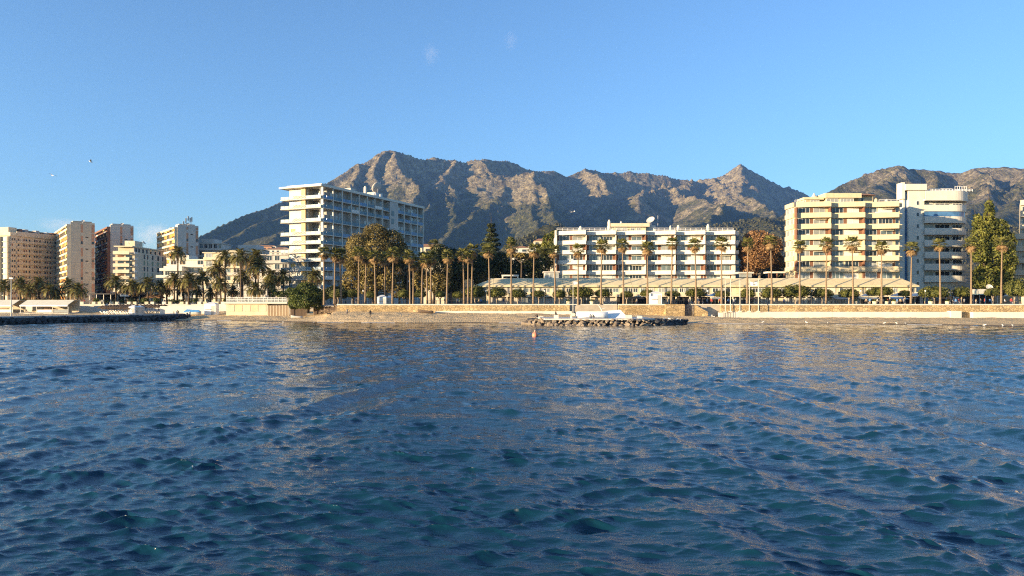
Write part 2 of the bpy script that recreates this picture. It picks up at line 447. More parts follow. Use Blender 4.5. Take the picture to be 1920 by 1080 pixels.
# ------------------------------------------------------------------ sea
def water_material():
    m = bpy.data.materials.new('sea_water'); m.use_nodes = True
    nt = m.node_tree; N = nt.nodes; L = nt.links
    b = N['Principled BSDF']
    b.inputs['Base Color'].default_value = (0.004, 0.034, 0.057, 1)
    b.inputs['Roughness'].default_value = 0.045
    b.inputs['IOR'].default_value = 1.333
    b.inputs['Specular IOR Level'].default_value = 0.5
    g = N.new('ShaderNodeNewGeometry')
    def nz(sc, stretch, det=4, rough=0.6):
        mp = N.new('ShaderNodeMapping'); mp.inputs['Scale'].default_value = stretch; mp.inputs['Rotation'].default_value = (0, 0, R(12))
        L.new(g.outputs['Position'], mp.inputs['Vector'])
        n = N.new('ShaderNodeTexNoise'); n.inputs['Scale'].default_value = sc; n.inputs['Detail'].default_value = det; n.inputs['Roughness'].default_value = rough
        L.new(mp.outputs[0], n.inputs['Vector']); return n.outputs['Fac']
    b1 = N.new('ShaderNodeBump'); b1.inputs['Strength'].default_value = 0.32; b1.inputs['Distance'].default_value = 0.10
    L.new(nz(2.2, (0.5, 1.5, 1), 6, 0.66), b1.inputs['Height'])
    b2 = N.new('ShaderNodeBump'); b2.inputs['Strength'].default_value = 0.18; b2.inputs['Distance'].default_value = 0.03
    L.new(nz(9.0, (0.6, 1.3, 1), 4, 0.6), b2.inputs['Height']); L.new(b1.outputs[0], b2.inputs['Normal'])
    b3 = N.new('ShaderNodeBump'); b3.inputs['Strength'].default_value = 0.26; b3.inputs['Distance'].default_value = 0.055
    L.new(nz(4.2, (0.45, 1.4, 1), 5, 0.62), b3.inputs['Height']); L.new(b2.outputs[0], b3.inputs['Normal'])
    L.new(b3.outputs[0], b.inputs['Normal'])
    # foam on the few breaking crests (vertex attribute worked out from the waves)
    at = N.new('ShaderNodeAttribute'); at.attribute_name = 'foam'
    fn = nz(3.2, (1, 1, 1), 5, 0.8)
    mu = N.new('ShaderNodeMath'); mu.operation = 'MULTIPLY'; L.new(at.outputs['Fac'], mu.inputs[0])
    mr = N.new('ShaderNodeMapRange'); mr.inputs[1].default_value = 0.45; mr.inputs[2].default_value = 0.62; L.new(fn, mr.inputs[0]); L.new(mr.outputs[0], mu.inputs[1])
    fo = N.new('ShaderNodeBsdfDiffuse'); fo.inputs['Color'].default_value = (0.75, 0.78, 0.78, 1)
    mx = N.new('ShaderNodeMixShader'); L.new(mu.outputs[0], mx.inputs[0]); L.new(b.outputs[0], mx.inputs[1]); L.new(fo.outputs[0], mx.inputs[2])
    L.new(mx.outputs[0], N['Material Output'].inputs['Surface'])
    return m
M_SEA = water_material()

def waves(x, y):
    """wind chop plus the two arms of an old wake; returns dx, dy, dz, crest measure"""
    dx = np.zeros_like(x); dy = np.zeros_like(x); dz = np.zeros_like(x); J = np.zeros_like(x)
    r = np.random.default_rng(5)
    wind = R(262)                                      # travelling towards the camera, a little to its left
    rad_ = np.sqrt(x * x + y * y); space = np.maximum(rad_ * 0.0024, np.clip(rad_ * rad_ / 3361 * 0.72, 0.02, np.where(rad_ < 125, 0.26, 0.5)))
    gust = 0.75 + 0.5 * vnoise(x / 23, y / 31, 91)
    n = 108
    env = None; band = -1
    for i in range(n):
        lam = 0.17 * (7.0 / 0.17) ** ((i + r.random()) / n)
        th = wind + r.normal(0, 0.46 if lam < 3 else 0.34)
        k = 2 * math.pi / lam
        st = 0.054 if lam < 0.55 else (0.050 if lam < 0.9 else (0.027 if lam < 1.6 else (0.015 if lam < 3.2 else 0.007)))
        a = st * lam / (2 * math.pi) * (0.6 + 0.8 * r.random())
        if i // 12 != band:        # wavelets come in groups with smoother water between them
            band = i // 12
            env = np.clip(vnoise(x / (3.4 * lam) + 7 * band, y / (2.0 * lam), 200 + band) * 2.6 - 0.75, 0.10, 1.75)
        ph = k * (x * math.cos(th) + y * math.sin(th)) + r.random() * 6.283
        c, s = np.cos(ph), np.sin(ph)
        g = env * (gust if lam < 5 else 1.0) * np.clip(lam / space - 1.6, 0, 1)
        dz += a * c * g
        dx -= a * s * math.cos(th) * 1.5 * g; dy -= a * s * math.sin(th) * 1.5 * g
        J += a * k * c * g
    # wake arms: crests run roughly along the view, leaning outwards towards the camera
    xc = -1.0
    ax = np.sqrt((x - xc) ** 2 + 3.0)
    sg = (x - xc) / ax
    for lam, amp, phi, o1 in ((2.9, 0.052, R(10), 0.3), (1.75, 0.026, R(12), 1.9), (4.4, 0.055, R(9), 4.0), (1.15, 0.016, R(13), 2.2), (0.7, 0.010, R(11), 3.2), (0.42, 0.007, R(12), 5.2)):
        k = 2 * math.pi / lam
        env = np.clip((ax - 2.5) / 4, 0, 1) * np.clip(vnoise((ax * math.cos(phi) + y * math.sin(phi)) / (1.6 * lam) + o1, y / 19 + sg * 3, 33) * 2.6 - 0.8, 0.04, 1.5) * np.clip(1.5 - y / 90, 0.12, 1)
        ph = k * (ax * math.cos(phi) + y * math.sin(phi)) + o1 + 2.4 * vnoise(x / 11, y / 11, 47)
        dz += amp * np.cos(ph) * env; dx -= amp * 0.8 * np.sin(ph) * math.cos(phi) * sg * env; dy -= amp * 0.8 * np.sin(ph) * math.sin(phi) * env
        J += amp * k * np.cos(ph) * env
    return dx, dy, dz, J

rr = [3.0]
while rr[-1] < 238:
    q = rr[-1]
    rr.append(q + min(max(q * q / 3361 * 0.72, 0.02), 0.26 if q < 125 else 0.5))
rr = np.array(rr)
rr = np.concatenate([rr, [245, 260, 300]])
fine = np.arange(-44, 44.01, 0.137)
th = np.radians(np.concatenate([np.arange(-180, -44, 4.0), fine, np.arange(48, 180, 4.0)]))
RR, TH = np.meshgrid(rr, th, indexing='ij')
WX, WY = RR * np.sin(TH), RR * np.cos(TH)
dx, dy, dz, J = waves(WX, WY)
# the chop dies down in the shallows near the shore and where the sheet is coarse
calm = np.clip((205 - WY) / 40, 0.12, 1.0)
coarse = np.where(np.abs(TH) > R(44.2), 0.0, 1.0)
calm = calm * coarse
V = np.stack([WX + dx * calm, WY + dy * calm, dz * calm], -1)
n_r, n_t = RR.shape
ids = np.arange(n_r * n_t).reshape(n_r, n_t)
idn = np.concatenate([ids, ids[:, :1]], 1)
Q = np.stack([idn[:-1, :-1].ravel(), idn[1:, :-1].ravel(), idn[1:, 1:].ravel(), idn[:-1, 1:].ravel()], 1)[:, ::-1]
# centre disc under the camera
V = V.reshape(-1, 3)
me = np_mesh('sea', V, Q, M_SEA, True)
fo = np.clip((J - 0.84) / 0.2, 0, 1) * np.where(RR < 100, 1, 0.7) * calm
at = me.attributes.new('foam', 'FLOAT', 'POINT'); at.data.foreach_set('value', fo.ravel().astype(np.float32))
o = link('sea', me); tag(o, 'choppy deep blue sea with streaks of golden reflected light', 'sea', kind='structure')
print('water', len(V), 'max J', J.max(), 'terr', nx * ny)
# ------------------------------------------------------------------ beach, promenade ground, sea wall
M_WHITE = mat('white_render', (0.64, 0.60, 0.51), 0.8, 0.06, 0.4, stain=0.10)
M_CREAM = mat('cream_render', (0.62, 0.54, 0.38), 0.85, 0.07, 0.4, stain=0.14)
M_YELL = mat('yellow_render', (0.62, 0.52, 0.33), 0.85, 0.07, 0.4, stain=0.14)
M_BEIGE = mat('beige_render', (0.56, 0.47, 0.34), 0.85, 0.08, 0.3, stain=0.12)
M_TAN = mat('tan_render', (0.55, 0.46, 0.33), 0.85, 0.08, 0.3, stain=0.12)
M_PALE = mat('pale_render', (0.52, 0.48, 0.42), 0.85, 0.07, 0.3, stain=0.12)
M_GREY = mat('grey_concrete', (0.38, 0.36, 0.33), 0.9, 0.12, 0.5, stain=0.15)
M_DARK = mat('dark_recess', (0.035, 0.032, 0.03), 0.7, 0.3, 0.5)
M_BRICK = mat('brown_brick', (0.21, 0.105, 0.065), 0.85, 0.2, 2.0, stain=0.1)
M_ORANGE = mat('orange_fabric', (0.62, 0.27, 0.05), 0.8, 0.2, 0.25)
M_YFAB = mat('yellow_fabric', (0.72, 0.48, 0.14), 0.8, 0.2, 0.25)
M_PINKSTRIP = mat('salmon_paint', (0.50, 0.27, 0.16), 0.85, 0.1, 0.3)
M_SHUT = mat('white_shutter', (0.72, 0.70, 0.64), 0.6, 0.06, 2.0)
M_FRAME = mat('white_frame', (0.74, 0.73, 0.70), 0.5, 0.04, 1.0)
M_FRAMED = mat('dark_frame', (0.09, 0.08, 0.07), 0.5, 0.1, 1.0)
M_GLASS = glass_mat('window_glass', (0.13, 0.17, 0.18))
M_GLASSD = glass_mat('dark_glass', (0.030, 0.040, 0.050))
M_GLASSC = mat('curtained_glass', (0.30, 0.31, 0.29), 0.12, 0.2, 0.5, 0.6)
M_BALU = mat('pale_blue_glass', (0.13, 0.22, 0.27), 0.35, 0.15, 0.4, 0.15)
M_BALUD = mat('blue_glass', (0.07, 0.17, 0.33), 0.2, 0.3, 0.4, 0.4)
M_METAL = mat('galvanised_metal', (0.55, 0.55, 0.55), 0.45, 0.08, 1.0, metal=0.4)
M_DMETAL = mat('dark_metal', (0.04, 0.04, 0.045), 0.5, 0.1, 1.0)
M_TILE = mat('terracotta_tile', (0.36, 0.19, 0.10), 0.85, 0.25, 1.5, bump=0.3)
M_YTILE = mat('pale_yellow_roof', (0.68, 0.57, 0.35), 0.95, 0.08, 0.5, 0.05, stain=0.1)
M_WOOD = mat('weathered_wood', (0.30, 0.22, 0.14), 0.85, 0.25, 0.8, stretch=(4, 4, 0.6), detail=6)
M_DWOOD = mat('dark_wood', (0.10, 0.07, 0.05), 0.85, 0.25, 0.8, stretch=(4, 4, 0.6))
M_THATCH = mat('dry_thatch', (0.085, 0.058, 0.035), 0.95, 0.35, 3.0, bump=0.5)
M_CANVAS = mat('cream_canvas', (0.74, 0.68, 0.52), 0.85, 0.06, 0.5)
M_WCANVAS = mat('white_canvas', (0.80, 0.79, 0.75), 0.85, 0.05, 0.5)
M_BLUE = mat('blue_tarp', (0.10, 0.30, 0.55), 0.6, 0.2, 0.8)
M_PAVE = mat('promenade_paving', (0.38, 0.33, 0.26), 0.85, 0.15, 0.6)
M_ROCK = mat('armour_rock', (0.34, 0.27, 0.19), 0.9, 0.1, 0.9, col2=(0.14, 0.11, 0.085), bump=0.8, bscale=2.5)
M_DROCK = mat('dark_shade_rock', (0.075, 0.072, 0.07), 0.75, 0.1, 0.9, col2=(0.03, 0.03, 0.032), bump=0.8, bscale=2.5)  # near-black tone carries the groyne's shade
M_CONC = mat('pale_concrete', (0.60, 0.56, 0.49), 0.85, 0.1, 0.6, stain=0.15)

def beach_material():
    m = mat('beach_sand', (0.72, 0.53, 0.30), 0.95, 0.1, 0.35, 0.05, col2=(0.56, 0.40, 0.215), bump=1.0, bscale=2.5, detail=8)
    nt = m.node_tree; N = nt.nodes; L = nt.links
    b = N['Principled BSDF']; old = b.inputs['Base Color'].links[0].from_socket
    g = N.new('ShaderNodeNewGeometry'); sx = N.new('ShaderNodeSeparateXYZ'); L.new(g.outputs['Position'], sx.inputs[0])
    nz = N.new('ShaderNodeTexNoise'); nz.inputs['Scale'].default_value = 0.12; nz.inputs['Detail'].default_value = 5
    L.new(g.outputs['Position'], nz.inputs['Vector'])
    ma = N.new('ShaderNodeMath'); ma.operation = 'MULTIPLY_ADD'; ma.inputs[1].default_value = -0.3; L.new(nz.outputs['Fac'], ma.inputs[0]); L.new(sx.outputs[2], ma.inputs[2])
    mr = N.new('ShaderNodeMapRange'); mr.inputs[1].default_value = -0.10; mr.inputs[2].default_value = 0.06; L.new(ma.outputs[0], mr.inputs[0])
    wet = N.new('ShaderNodeRGB'); wet.outputs[0].default_value = (0.10, 0.075, 0.05, 1)     # wet sand at the water's edge
    mx = N.new('ShaderNodeMix'); mx.data_type = 'RGBA'; L.new(mr.outputs[0], mx.inputs[0]); L.new(wet.outputs[0], mx.inputs[6]); L.new(old, mx.inputs[7])
    # tide wrack and raked pebbles
    n2 = N.new('ShaderNodeTexNoise'); n2.inputs['Scale'].default_value = 0.9; n2.inputs['Detail'].default_value = 8; n2.inputs['Roughness'].default_value = 0.75
    mp = N.new('ShaderNodeMapping'); mp.inputs['Scale'].default_value = (0.35, 1.6, 1); L.new(g.outputs['Position'], mp.inputs['Vector']); L.new(mp.outputs[0], n2.inputs['Vector'])
    r2 = N.new('ShaderNodeMapRange'); r2.inputs[1].default_value = 0.55; r2.inputs[2].default_value = 0.72; r2.inputs[3].default_value = 1.0; r2.inputs[4].default_value = 0.55; L.new(n2.outputs['Fac'], r2.inputs[0])
    m2 = N.new('ShaderNodeMix'); m2.data_type = 'RGBA'; m2.blend_type = 'MULTIPLY'; m2.inputs[0].default_value = 1; L.new(mx.outputs[2], m2.inputs[6]); L.new(r2.outputs[0], m2.inputs[7])
    L.new(m2.outputs[2], b.inputs['Base Color'])
    mg = N.new('ShaderNodeMapRange'); mg.inputs[1].default_value = -0.10; mg.inputs[2].default_value = 0.06; mg.inputs[3].default_value = 0.3; mg.inputs[4].default_value = 0.95; L.new(ma.outputs[0], mg.inputs[0]); L.new(mg.outputs[0], b.inputs['Roughness'])
    return m
M_SAND = beach_material()

def stone_material(name, ca, cb, cm, sc=1.6):
    """rubble masonry: irregular stones with recessed mortar"""
    m = bpy.data.materials.new(name); m.use_nodes = True
    nt = m.node_tree; N = nt.nodes; L = nt.links; b = N['Principled BSDF']; b.inputs['Roughness'].default_value = 0.9
    g = N.new('ShaderNodeNewGeometry')
    v = N.new('ShaderNodeTexVoronoi'); v.inputs['Scale'].default_value = sc; L.new(g.outputs['Position'], v.inputs['Vector'])
    e = N.new('ShaderNodeTexVoronoi'); e.feature = 'DISTANCE_TO_EDGE'; e.inputs['Scale'].default_value = sc; L.new(g.outputs['Position'], e.inputs['Vector'])
    sp = N.new('ShaderNodeSeparateColor'); L.new(v.outputs['Color'], sp.inputs[0])
    cr = N.new('ShaderNodeValToRGB'); cr.color_ramp.elements[0].color = (*ca, 1); cr.color_ramp.elements[1].color = (*cb, 1); L.new(sp.outputs[0], cr.inputs[0])
    mr = N.new('ShaderNodeMapRange'); mr.inputs[1].default_value = 0.02; mr.inputs[2].default_value = 0.07; L.new(e.outputs['Distance'], mr.inputs[0])
    mx = N.new('ShaderNodeMix'); mx.data_type = 'RGBA'; mx.inputs[6].default_value = (*cm, 1); L.new(mr.outputs[0], mx.inputs[0]); L.new(cr.outputs[0], mx.inputs[7])
    nz = N.new('ShaderNodeTexNoise'); nz.inputs['Scale'].default_value = 0.25; nz.inputs['Detail'].default_value = 6; L.new(g.outputs['Position'], nz.inputs['Vector'])
    r2 = N.new('ShaderNodeMapRange'); r2.inputs[1].default_value = 0.35; r2.inputs[2].default_value = 0.7; r2.inputs[3].default_value = 0.72; r2.inputs[4].default_value = 1.1; L.new(nz.outputs['Fac'], r2.inputs[0])
    m2 = N.new('ShaderNodeMix'); m2.data_type = 'RGBA'; m2.blend_type = 'MULTIPLY'; m2.inputs[0].default_value = 1; L.new(mx.outputs[2], m2.inputs[6]); L.new(r2.outputs[0], m2.inputs[7])
    L.new(m2.outputs[2], b.inputs['Base Color'])
    bp = N.new('ShaderNodeBump'); bp.inputs['Strength'].default_value = 0.8; bp.inputs['Distance'].default_value = 0.08; L.new(mr.outputs[0], bp.inputs['Height']); L.new(bp.outputs[0], b.inputs['Normal'])
    return m
M_STONE = stone_material('ochre_rubble_stone', (0.36, 0.25, 0.11), (0.60, 0.44, 0.23), (0.30, 0.22, 0.13))
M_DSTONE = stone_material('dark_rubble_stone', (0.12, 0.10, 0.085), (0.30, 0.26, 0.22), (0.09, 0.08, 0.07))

# waterline of the beach from the photograph: (pixel column, pixel row)
SH = [(-300, 601), (0, 600), (340, 600.5), (400, 601), (480, 603), (540, 604), (640, 605), (760, 606), (900, 605.5), (980, 606), (1290, 606), (1400, 608), (1600, 608.5), (1750, 609.5), (1920, 612.5), (2100, 614), (2400, 616)]
sh_y = np.array([DW(q[1]) for q in SH]); sh_x = np.array([PX(q[0], DW(q[1])) for q in SH])
WALL_Y = 187.0
PROM_Z = 4.0
def shore_y(x): return np.interp(x, sh_x, sh_y)
def beach_back_z(x):
    px = 960 + x * F / WALL_Y
    return np.interp(px, [300, 500, 640, 820, 1000, 1150, 1300, 1400, 1920], [1.75, 1.9, 2.4, 2.1, 1.85, 1.6, 1.15, 0.85, 0.75])
def back_y(x): return np.interp(x, [-55, -44], [236.0, WALL_Y])
def beach_z(x, y):
    ys = shore_y(x); yb = back_y(x)
    t = (y - ys) / np.maximum(yb - ys, 1)
    zb = beach_back_z(x)
    z = np.where(t >= 0, 0.0 + zb * (1 - (1 - np.clip(t, 0, 1)) ** 1.5), (y - ys) * 0.10)
    return z + 0.11 * fbm(x / 3, y / 2, 4, 61) * np.clip(t * 4, 0, 1) + 0.16 * np.clip(1 - np.abs((y - ys - 2.2) / 1.8), 0, 1) * (0.5 + 0.5 * np.sin(x / 7.0))
# finely humped sheet (footprints, raked hollows), rows follow the waterline
def relief(x, y):
    ys = shore_y(x); k = np.clip((y - ys - 1.0) / 5.0, 0, 1)
    return k * (0.13 * fbm(x / 1.5, y / 1.2, 3, 63, 0.55) + 0.16 * fbm(x / 6, y / 5, 2, 67))
bx_ = np.concatenate([np.arange(-330, -140, 1.6), np.arange(-140, 190, 0.42), np.arange(190, 262, 1.6)])
yf, yb = shore_y(bx_) , back_y(bx_) + 1.5
tt = np.concatenate([np.linspace(-30, -3, 8)[:-1], np.linspace(-3, 0, 8)[:-1]])
rows = [yf + t for t in tt] + [yf + (yb - yf) * u for u in np.linspace(0, 1, 74)]
BY = np.stack(rows); BX = np.broadcast_to(bx_, BY.shape)
BZ = beach_z(BX, BY) + relief(BX, BY)
ids = np.arange(BX.size).reshape(BX.shape)
Q = np.stack([ids[:-1, :-1].ravel(), ids[:-1, 1:].ravel(), ids[1:, 1:].ravel(), ids[1:, :-1].ravel()], 1)
tag(link('beach', np_mesh('beach', np.stack([BX.ravel(), BY.ravel(), BZ.ravel()], 1), Q, M_SAND, True)), 'narrow sandy beach along the water', 'beach', kind='structure')

def beach_h(x, y): return float(beach_z(np.array([x], dtype=float), np.array([y], dtype=float))[0])

gp = [(-600, 237.2), (-52, 237.2), (-44, WALL_Y + 0.8), (320, WALL_Y + 0.8), (320, 470), (-600, 470)]
g = MB().prism(gp, 0.5, PROM_Z, 0).build('promenade', [M_PAVE])
tag(g, 'paved promenade and town ground behind the sea wall', 'promenade', kind='structure')
# land around the bay out of frame, so that the sea does not run under the mountains
g = MB().add([(-30000, 470, 3.6), (30000, 470, 3.6), (30000, 30000, 3.6), (-30000, 30000, 3.6)], [(0, 1, 2, 3)]).build('ground', [mat('dry_ground', (0.16, 0.13, 0.08), 0.95, 0.2, 0.01)])
tag(g, 'flat dry ground running inland', 'ground', kind='structure')
g = MB().add([(-30000, -30000, -0.9), (30000, -30000, -0.9), (30000, 30000, -0.9), (-30000, 30000, -0.9)], [(0, 1, 2, 3)]).build('open_sea', [M_SEA])
tag(g, 'open sea beyond the bay', 'sea', kind='structure')

# sea wall with coping, white ledge, stairs and buttresses
W = empty('sea_wall', (0, WALL_Y, 0)); tag(W, 'long ochre rubble stone sea wall with white ledge below the promenade', 'wall')
def wx(px, Y=WALL_Y): return PX(px, Y)
zt = PROM_Z + 0.06
for (a, b, m) in ((632, 1068, M_STONE), (1160, 1246, M_STONE), (1352, 2300, M_STONE)):
    MB().prism([(wx(a), 0.0), (wx(b), 0.0), (wx(b), 1.2), (wx(a), 1.2)], 0.0, zt - 0.14, 0).build('wall', [m], W)
    box('coping', W, wx(a) - 0.05, wx(b) + 0.05, -0.14, 1.1, zt - 0.14, zt + 0.16, M_CONC)
# stair recess behind the beach pavement
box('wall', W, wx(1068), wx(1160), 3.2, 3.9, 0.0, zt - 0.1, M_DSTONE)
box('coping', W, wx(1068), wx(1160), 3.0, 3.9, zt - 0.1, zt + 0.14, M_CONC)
for i in range(9):
    box('step', W, wx(1100 + i * 6), wx(1160), 1.3, 3.1, 1.2 + i * 0.0, 1.5 + i * 0.28, M_CONC)
box('buttress', W, wx(1246), wx(1281), -1.6, 1.2, 0.0, zt + 0.1, M_STONE)
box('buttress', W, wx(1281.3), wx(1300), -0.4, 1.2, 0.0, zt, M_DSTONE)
# raked side wall of the second stair
V = [(wx(1300), -1.8, 0), (wx(1324), -1.8, 0), (wx(1324), -1.8, PZ(585, 185)), (wx(1300), -1.8, zt)]
V += [(p[0], p[1] + 0.5, p[2]) for p in V]
MB().add(V, [(0, 1, 2, 3), (7, 6, 5, 4), (0, 4, 5, 1), (1, 5, 6, 2), (2, 6, 7, 3), (3, 7, 4, 0)]).build('stair_wall', [M_STONE], W)
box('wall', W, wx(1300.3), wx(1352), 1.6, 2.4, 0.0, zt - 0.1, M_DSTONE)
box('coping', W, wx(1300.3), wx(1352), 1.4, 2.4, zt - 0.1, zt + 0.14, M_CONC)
for i in range(8):
    box('step', W, wx(1302 + i * 4.5), wx(1306.4 + i * 4.5), -1.25, 1.5, 0.4, 3.6 - i * 0.34, M_CONC)
# white ledges (seating) in front of the wall
def ledge(a, b, py0, py1, mm=M_WHITE, y0=-1.5):
    Y = WALL_Y + y0
    box('ledge', W, PX(a, Y), PX(b, Y), y0, -0.02, min(PZ(py1, Y), beach_h(PX((a + b) / 2, Y), Y)) - 0.4, PZ(py0, Y), mm)
ledge(816, 960, 583.3, 588.5); ledge(960.4, 1072, 583.6, 589.5)
ledge(1372, 1560, 584.6, 595.5); ledge(1560.4, 1783, 584.8, 596); ledge(1783.3, 1803, 583.2, 596, M_WHITE, -1.9)
ledge(1825, 2060, 585.2, 596); ledge(2060.4, 2300, 585.2, 596)
# ramp in front of the second stair with its side in shade
box('ledge', W, wx(1346), wx(1372) , -1.2, -0.05, 0.2, PZ(586, 186), M_WHITE)
for k in range(9):
    x = wx(1350 + k * 3)
    box('railing_post', W, x, x + 0.06, -1.6, -1.54, 0.6, PZ(583.5, 186), M_METAL)
# ------------------------------------------------------------------ buildings
_fc = {}
def frame_mesh(w, h, n, t=0.09):
    k = (round(w, 2), round(h, 2), n)
    if k not in _fc:
        mb = MB()
        mb.box(-0.02, w + 0.02, 0, 0.08, -t, 0).box(-0.02, w + 0.02, 0, 0.08, h, h + t)
        for i in range(n + 1):
            x = i * w / n
            mb.box(x - t / 2, x + t / 2, 0, 0.08, 0, h)
        _fc[k] = mb.mesh('window_frame', [M_FRAME])
    return _fc[k]
def window(b, x0, x1, y, z0, z1, g, n=2, framed=True, rz=0.0):
    """a glazed opening in a facade facing -y (or -x when rz is -90 degrees): pane with its frame"""
    w = box('window', b, 0, x1 - x0, 0, 0.07, 0, z1 - z0, g)
    if rz: w.rotation_euler = (0, 0, rz); w.location = (y - 0.05, x1, z0)     # on the x = const face, x0..x1 run along local y
    else: w.location = (x0, y - 0.05, z0)
    if framed:
        f = link('window_frame', frame_mesh(x1 - x0, z1 - z0, n), w, (0, -0.03, 0))
    return w
def cyl(name, b, x, y, z0, z1, r, m, seg=10, top=None):
    mb = MB(); mb.lathe([(r, 0), (r, z1 - z0)] if top is None else [(r, 0), (r, z1 - z0 - top), (r * 0.6, z1 - z0 - top * 0.3), (0.05, z1 - z0)], seg)
    return mb.build(name, [m], b, (x, y, z0), smooth=False)
_dc = {}
def dish(b, x, y, z, r, rot, name='satellite_dish', m=None):
    m = m or M_PALE
    k = (round(r, 2), m.name)
    if k not in _dc:
        mb = MB(); prof = [(0.02, 0)] + [(r * t, r * 0.35 * t * t) for t in (0.3, 0.6, 0.85, 1.0)] + [(r * 0.97, r * 0.36)] + [(r * t, r * 0.35 * t * t + 0.04) for t in (0.8, 0.5, 0.02)]
        mb.lathe(prof, 14); mb.tube([(0, 0, 0), (0, 0, r * 0.8)], 0.03, 4)
        _dc[k] = mb.mesh('dish', [m], True)
    d = link(name, _dc[k], b, (x, y, z), rot)
    st = MB().tube([(0, 0, 0), (0, 0, 0.9 + r * 0.6)], 0.07, 5).build('dish_mast', [M_METAL], b, (x, y, z - 0.9 - r * 0.6))
    return d
def rail(b, name, x0, x1, y, z0, z1, m=None, step=1.6, along='x'):
    """open railing: top and middle rails on thin posts, one part"""
    mb = MB(); n = max(1, int(abs(x1 - x0) / step))
    for z in (z1, (z0 + z1) / 2): mb.box(min(x0, x1), max(x0, x1), -0.05, 0.05, z - 0.07, z + 0.03)
    for i in range(n + 1):
        x = x0 + (x1 - x0) * i / n
        mb.box(x - 0.05, x + 0.05, -0.045, 0.045, z0, z1 - 0.07)
    return mb.build(name, [m or M_FRAME], b, (0, y, 0) if along == 'x' else (y, 0, 0), (0, 0, 0) if along == 'x' else (0, 0, math.pi / 2))

def sawtooth_block(b, x0, n, uw, levels, ph, dl, dr, m_par, m_wall, m_gap, zbase, seed, glass_p=0.62):
    """apartment front of n bays whose balconies step forward to the right; levels = z of each balcony floor"""
    r = random.Random(seed)
    par = MB().prism([(0.35, 0), (0.35, -dl), (uw - 0.25, -dr), (uw - 0.25, 0), (uw - 0.45, 0), (uw - 0.45, -dr + 0.26), (0.55, -dl + 0.22), (0.55, 0)], 0, ph)
    par_me = par.mesh('parapet', [m_par])
    slab_me = MB().prism([(0.02, 0), (0.33, -dl), (uw - 0.27, -dr), (uw - 0.02, -dr * 0.7), (uw - 0.02, 0)], -0.14, -0.003).mesh('balcony_slab', [m_par])
    for f, z in enumerate(levels):
        nxt = levels[f + 1] if f + 1 < len(levels) else None
        for i in range(n):
            X = x0 + i * uw
            p = link('parapet', par_me, b, (X, 0, z))
            link('balcony_slab', slab_me, p)
            if nxt is not None:
                box('partition', b, X - 0.11, X + 0.11, -dr * 0.62, 0, z + 0.003, nxt - 0.27, m_gap if r.random() < 0.5 else m_wall)
    zs = [zbase] + list(levels)
    for f in range(len(zs)):
        z = zs[f]
        top = zs[f + 1] if f + 1 < len(zs) else None
        if top is None: break
        for i in range(n):
            X = x0 + i * uw
            h0, h1 = z + 0.5, min(top - 0.32, z + 2.9)
            box('wall_panel', b, X + 0.14, X + 1.0, -0.035, -0.001, z + 0.02, top - 0.28, m_gap)
            style = r.random()
            a0, a1, c0, c1 = X + 1.05, X + 1.05 + uw * 0.33, X + uw * 0.56, X + uw * 0.9
            gm = [M_GLASS, M_GLASSD, M_GLASSC][0 if (q := r.random()) < 0.5 else (1 if q < 0.75 else 2)]
            window(b, a0, a1, -0.02, h0, h1, gm, 3)
            if style < glass_p:
                box('wall_panel', b, a1 + 0.1, c0 - 0.1, -0.035, -0.001, z + 0.02, top - 0.28, m_gap)
                window(b, c0, c1, -0.02, h0, h1, [M_GLASS, M_GLASSC, M_SHUT][r.randrange(3)], 2)
            elif style < 0.85:
                box('shutter', b, c0 - 0.8, c1, -0.08, -0.001, h0, h1, M_SHUT)
            else:
                window(b, c0 - 0.6, c1, -0.02, h0, h1, M_GLASSD, 4)
            box('wall_panel', b, c1 + 0.1, X + uw - 0.14, -0.035, -0.001, z + 0.02, top - 0.28, m_gap if r.random() < 0.6 else m_wall)
            # things kept on the balconies
            if f and r.random() < 0.4:
                box('awning', b, c0, c1, -1.2, -0.1, top - 0.6, top - 0.5, M_CANVAS)
            if f and r.random() < 0.35:
                box('balcony_chair', b, X + 3 + r.random() * 3, X + 3.7 + r.random() * 3, -0.9, -0.3, z + 0.01, z + 1.6, r.choice([M_SHUT, M_BRICK, M_GREY]))

# --- long low apartment block in the middle
MY = 236.0
mb_ = empty('apartment_block', (PX(1043, MY), MY, PROM_Z)); tag(mb_, 'long cream five storey apartment block with stepped balconies behind the fan palms', 'building')
uw = (PX(1374, MY) - PX(1043, MY)) / 6
lev = [PZ(y, MY) - PROM_Z - 0.56 for y in (511, 491.8, 473, 455, 436.8)]
box('wall', mb_, 0.0, uw * 6, 0.0, 14.0, 0.0, lev[-1] - 0.1, M_WHITE)
sawtooth_block(mb_, 0.0, 6, uw, lev, 1.12, 0.5, 3.3, M_WHITE, M_WHITE, M_BRICK, lev[0] - 3.05, 3)
for i in range(7):
    if i in (0, 6): box('end_pillar', mb_, i * uw - 0.5, i * uw + 0.02 if i == 0 else i * uw + 0.5, -1.1, 0.2, lev[0] - 3, lev[-1] + 1.3, M_WHITE)
rail(mb_, 'roof_railing', 0.2, uw * 2.4, -0.4, lev[-1] + 1.3, lev[-1] + 2.1); rail(mb_, 'roof_railing', uw * 3.3, uw * 6, -0.4, lev[-1] + 1.3, lev[-1] + 2.1)
def mx_(px): return PX(px, MY) - PX(1043, MY)
def mz_(py): return PZ(py, MY) - PROM_Z
ph_ = box('penthouse', mb_, mx_(1152), mx_(1212), 1.0, 9.0, lev[-1] - 0.05, mz_(425), M_CREAM)
box('roof_slab', mb_, mx_(1146), mx_(1218), 0.0, 10.0, mz_(425) + 0.003, mz_(418.5), M_CREAM)
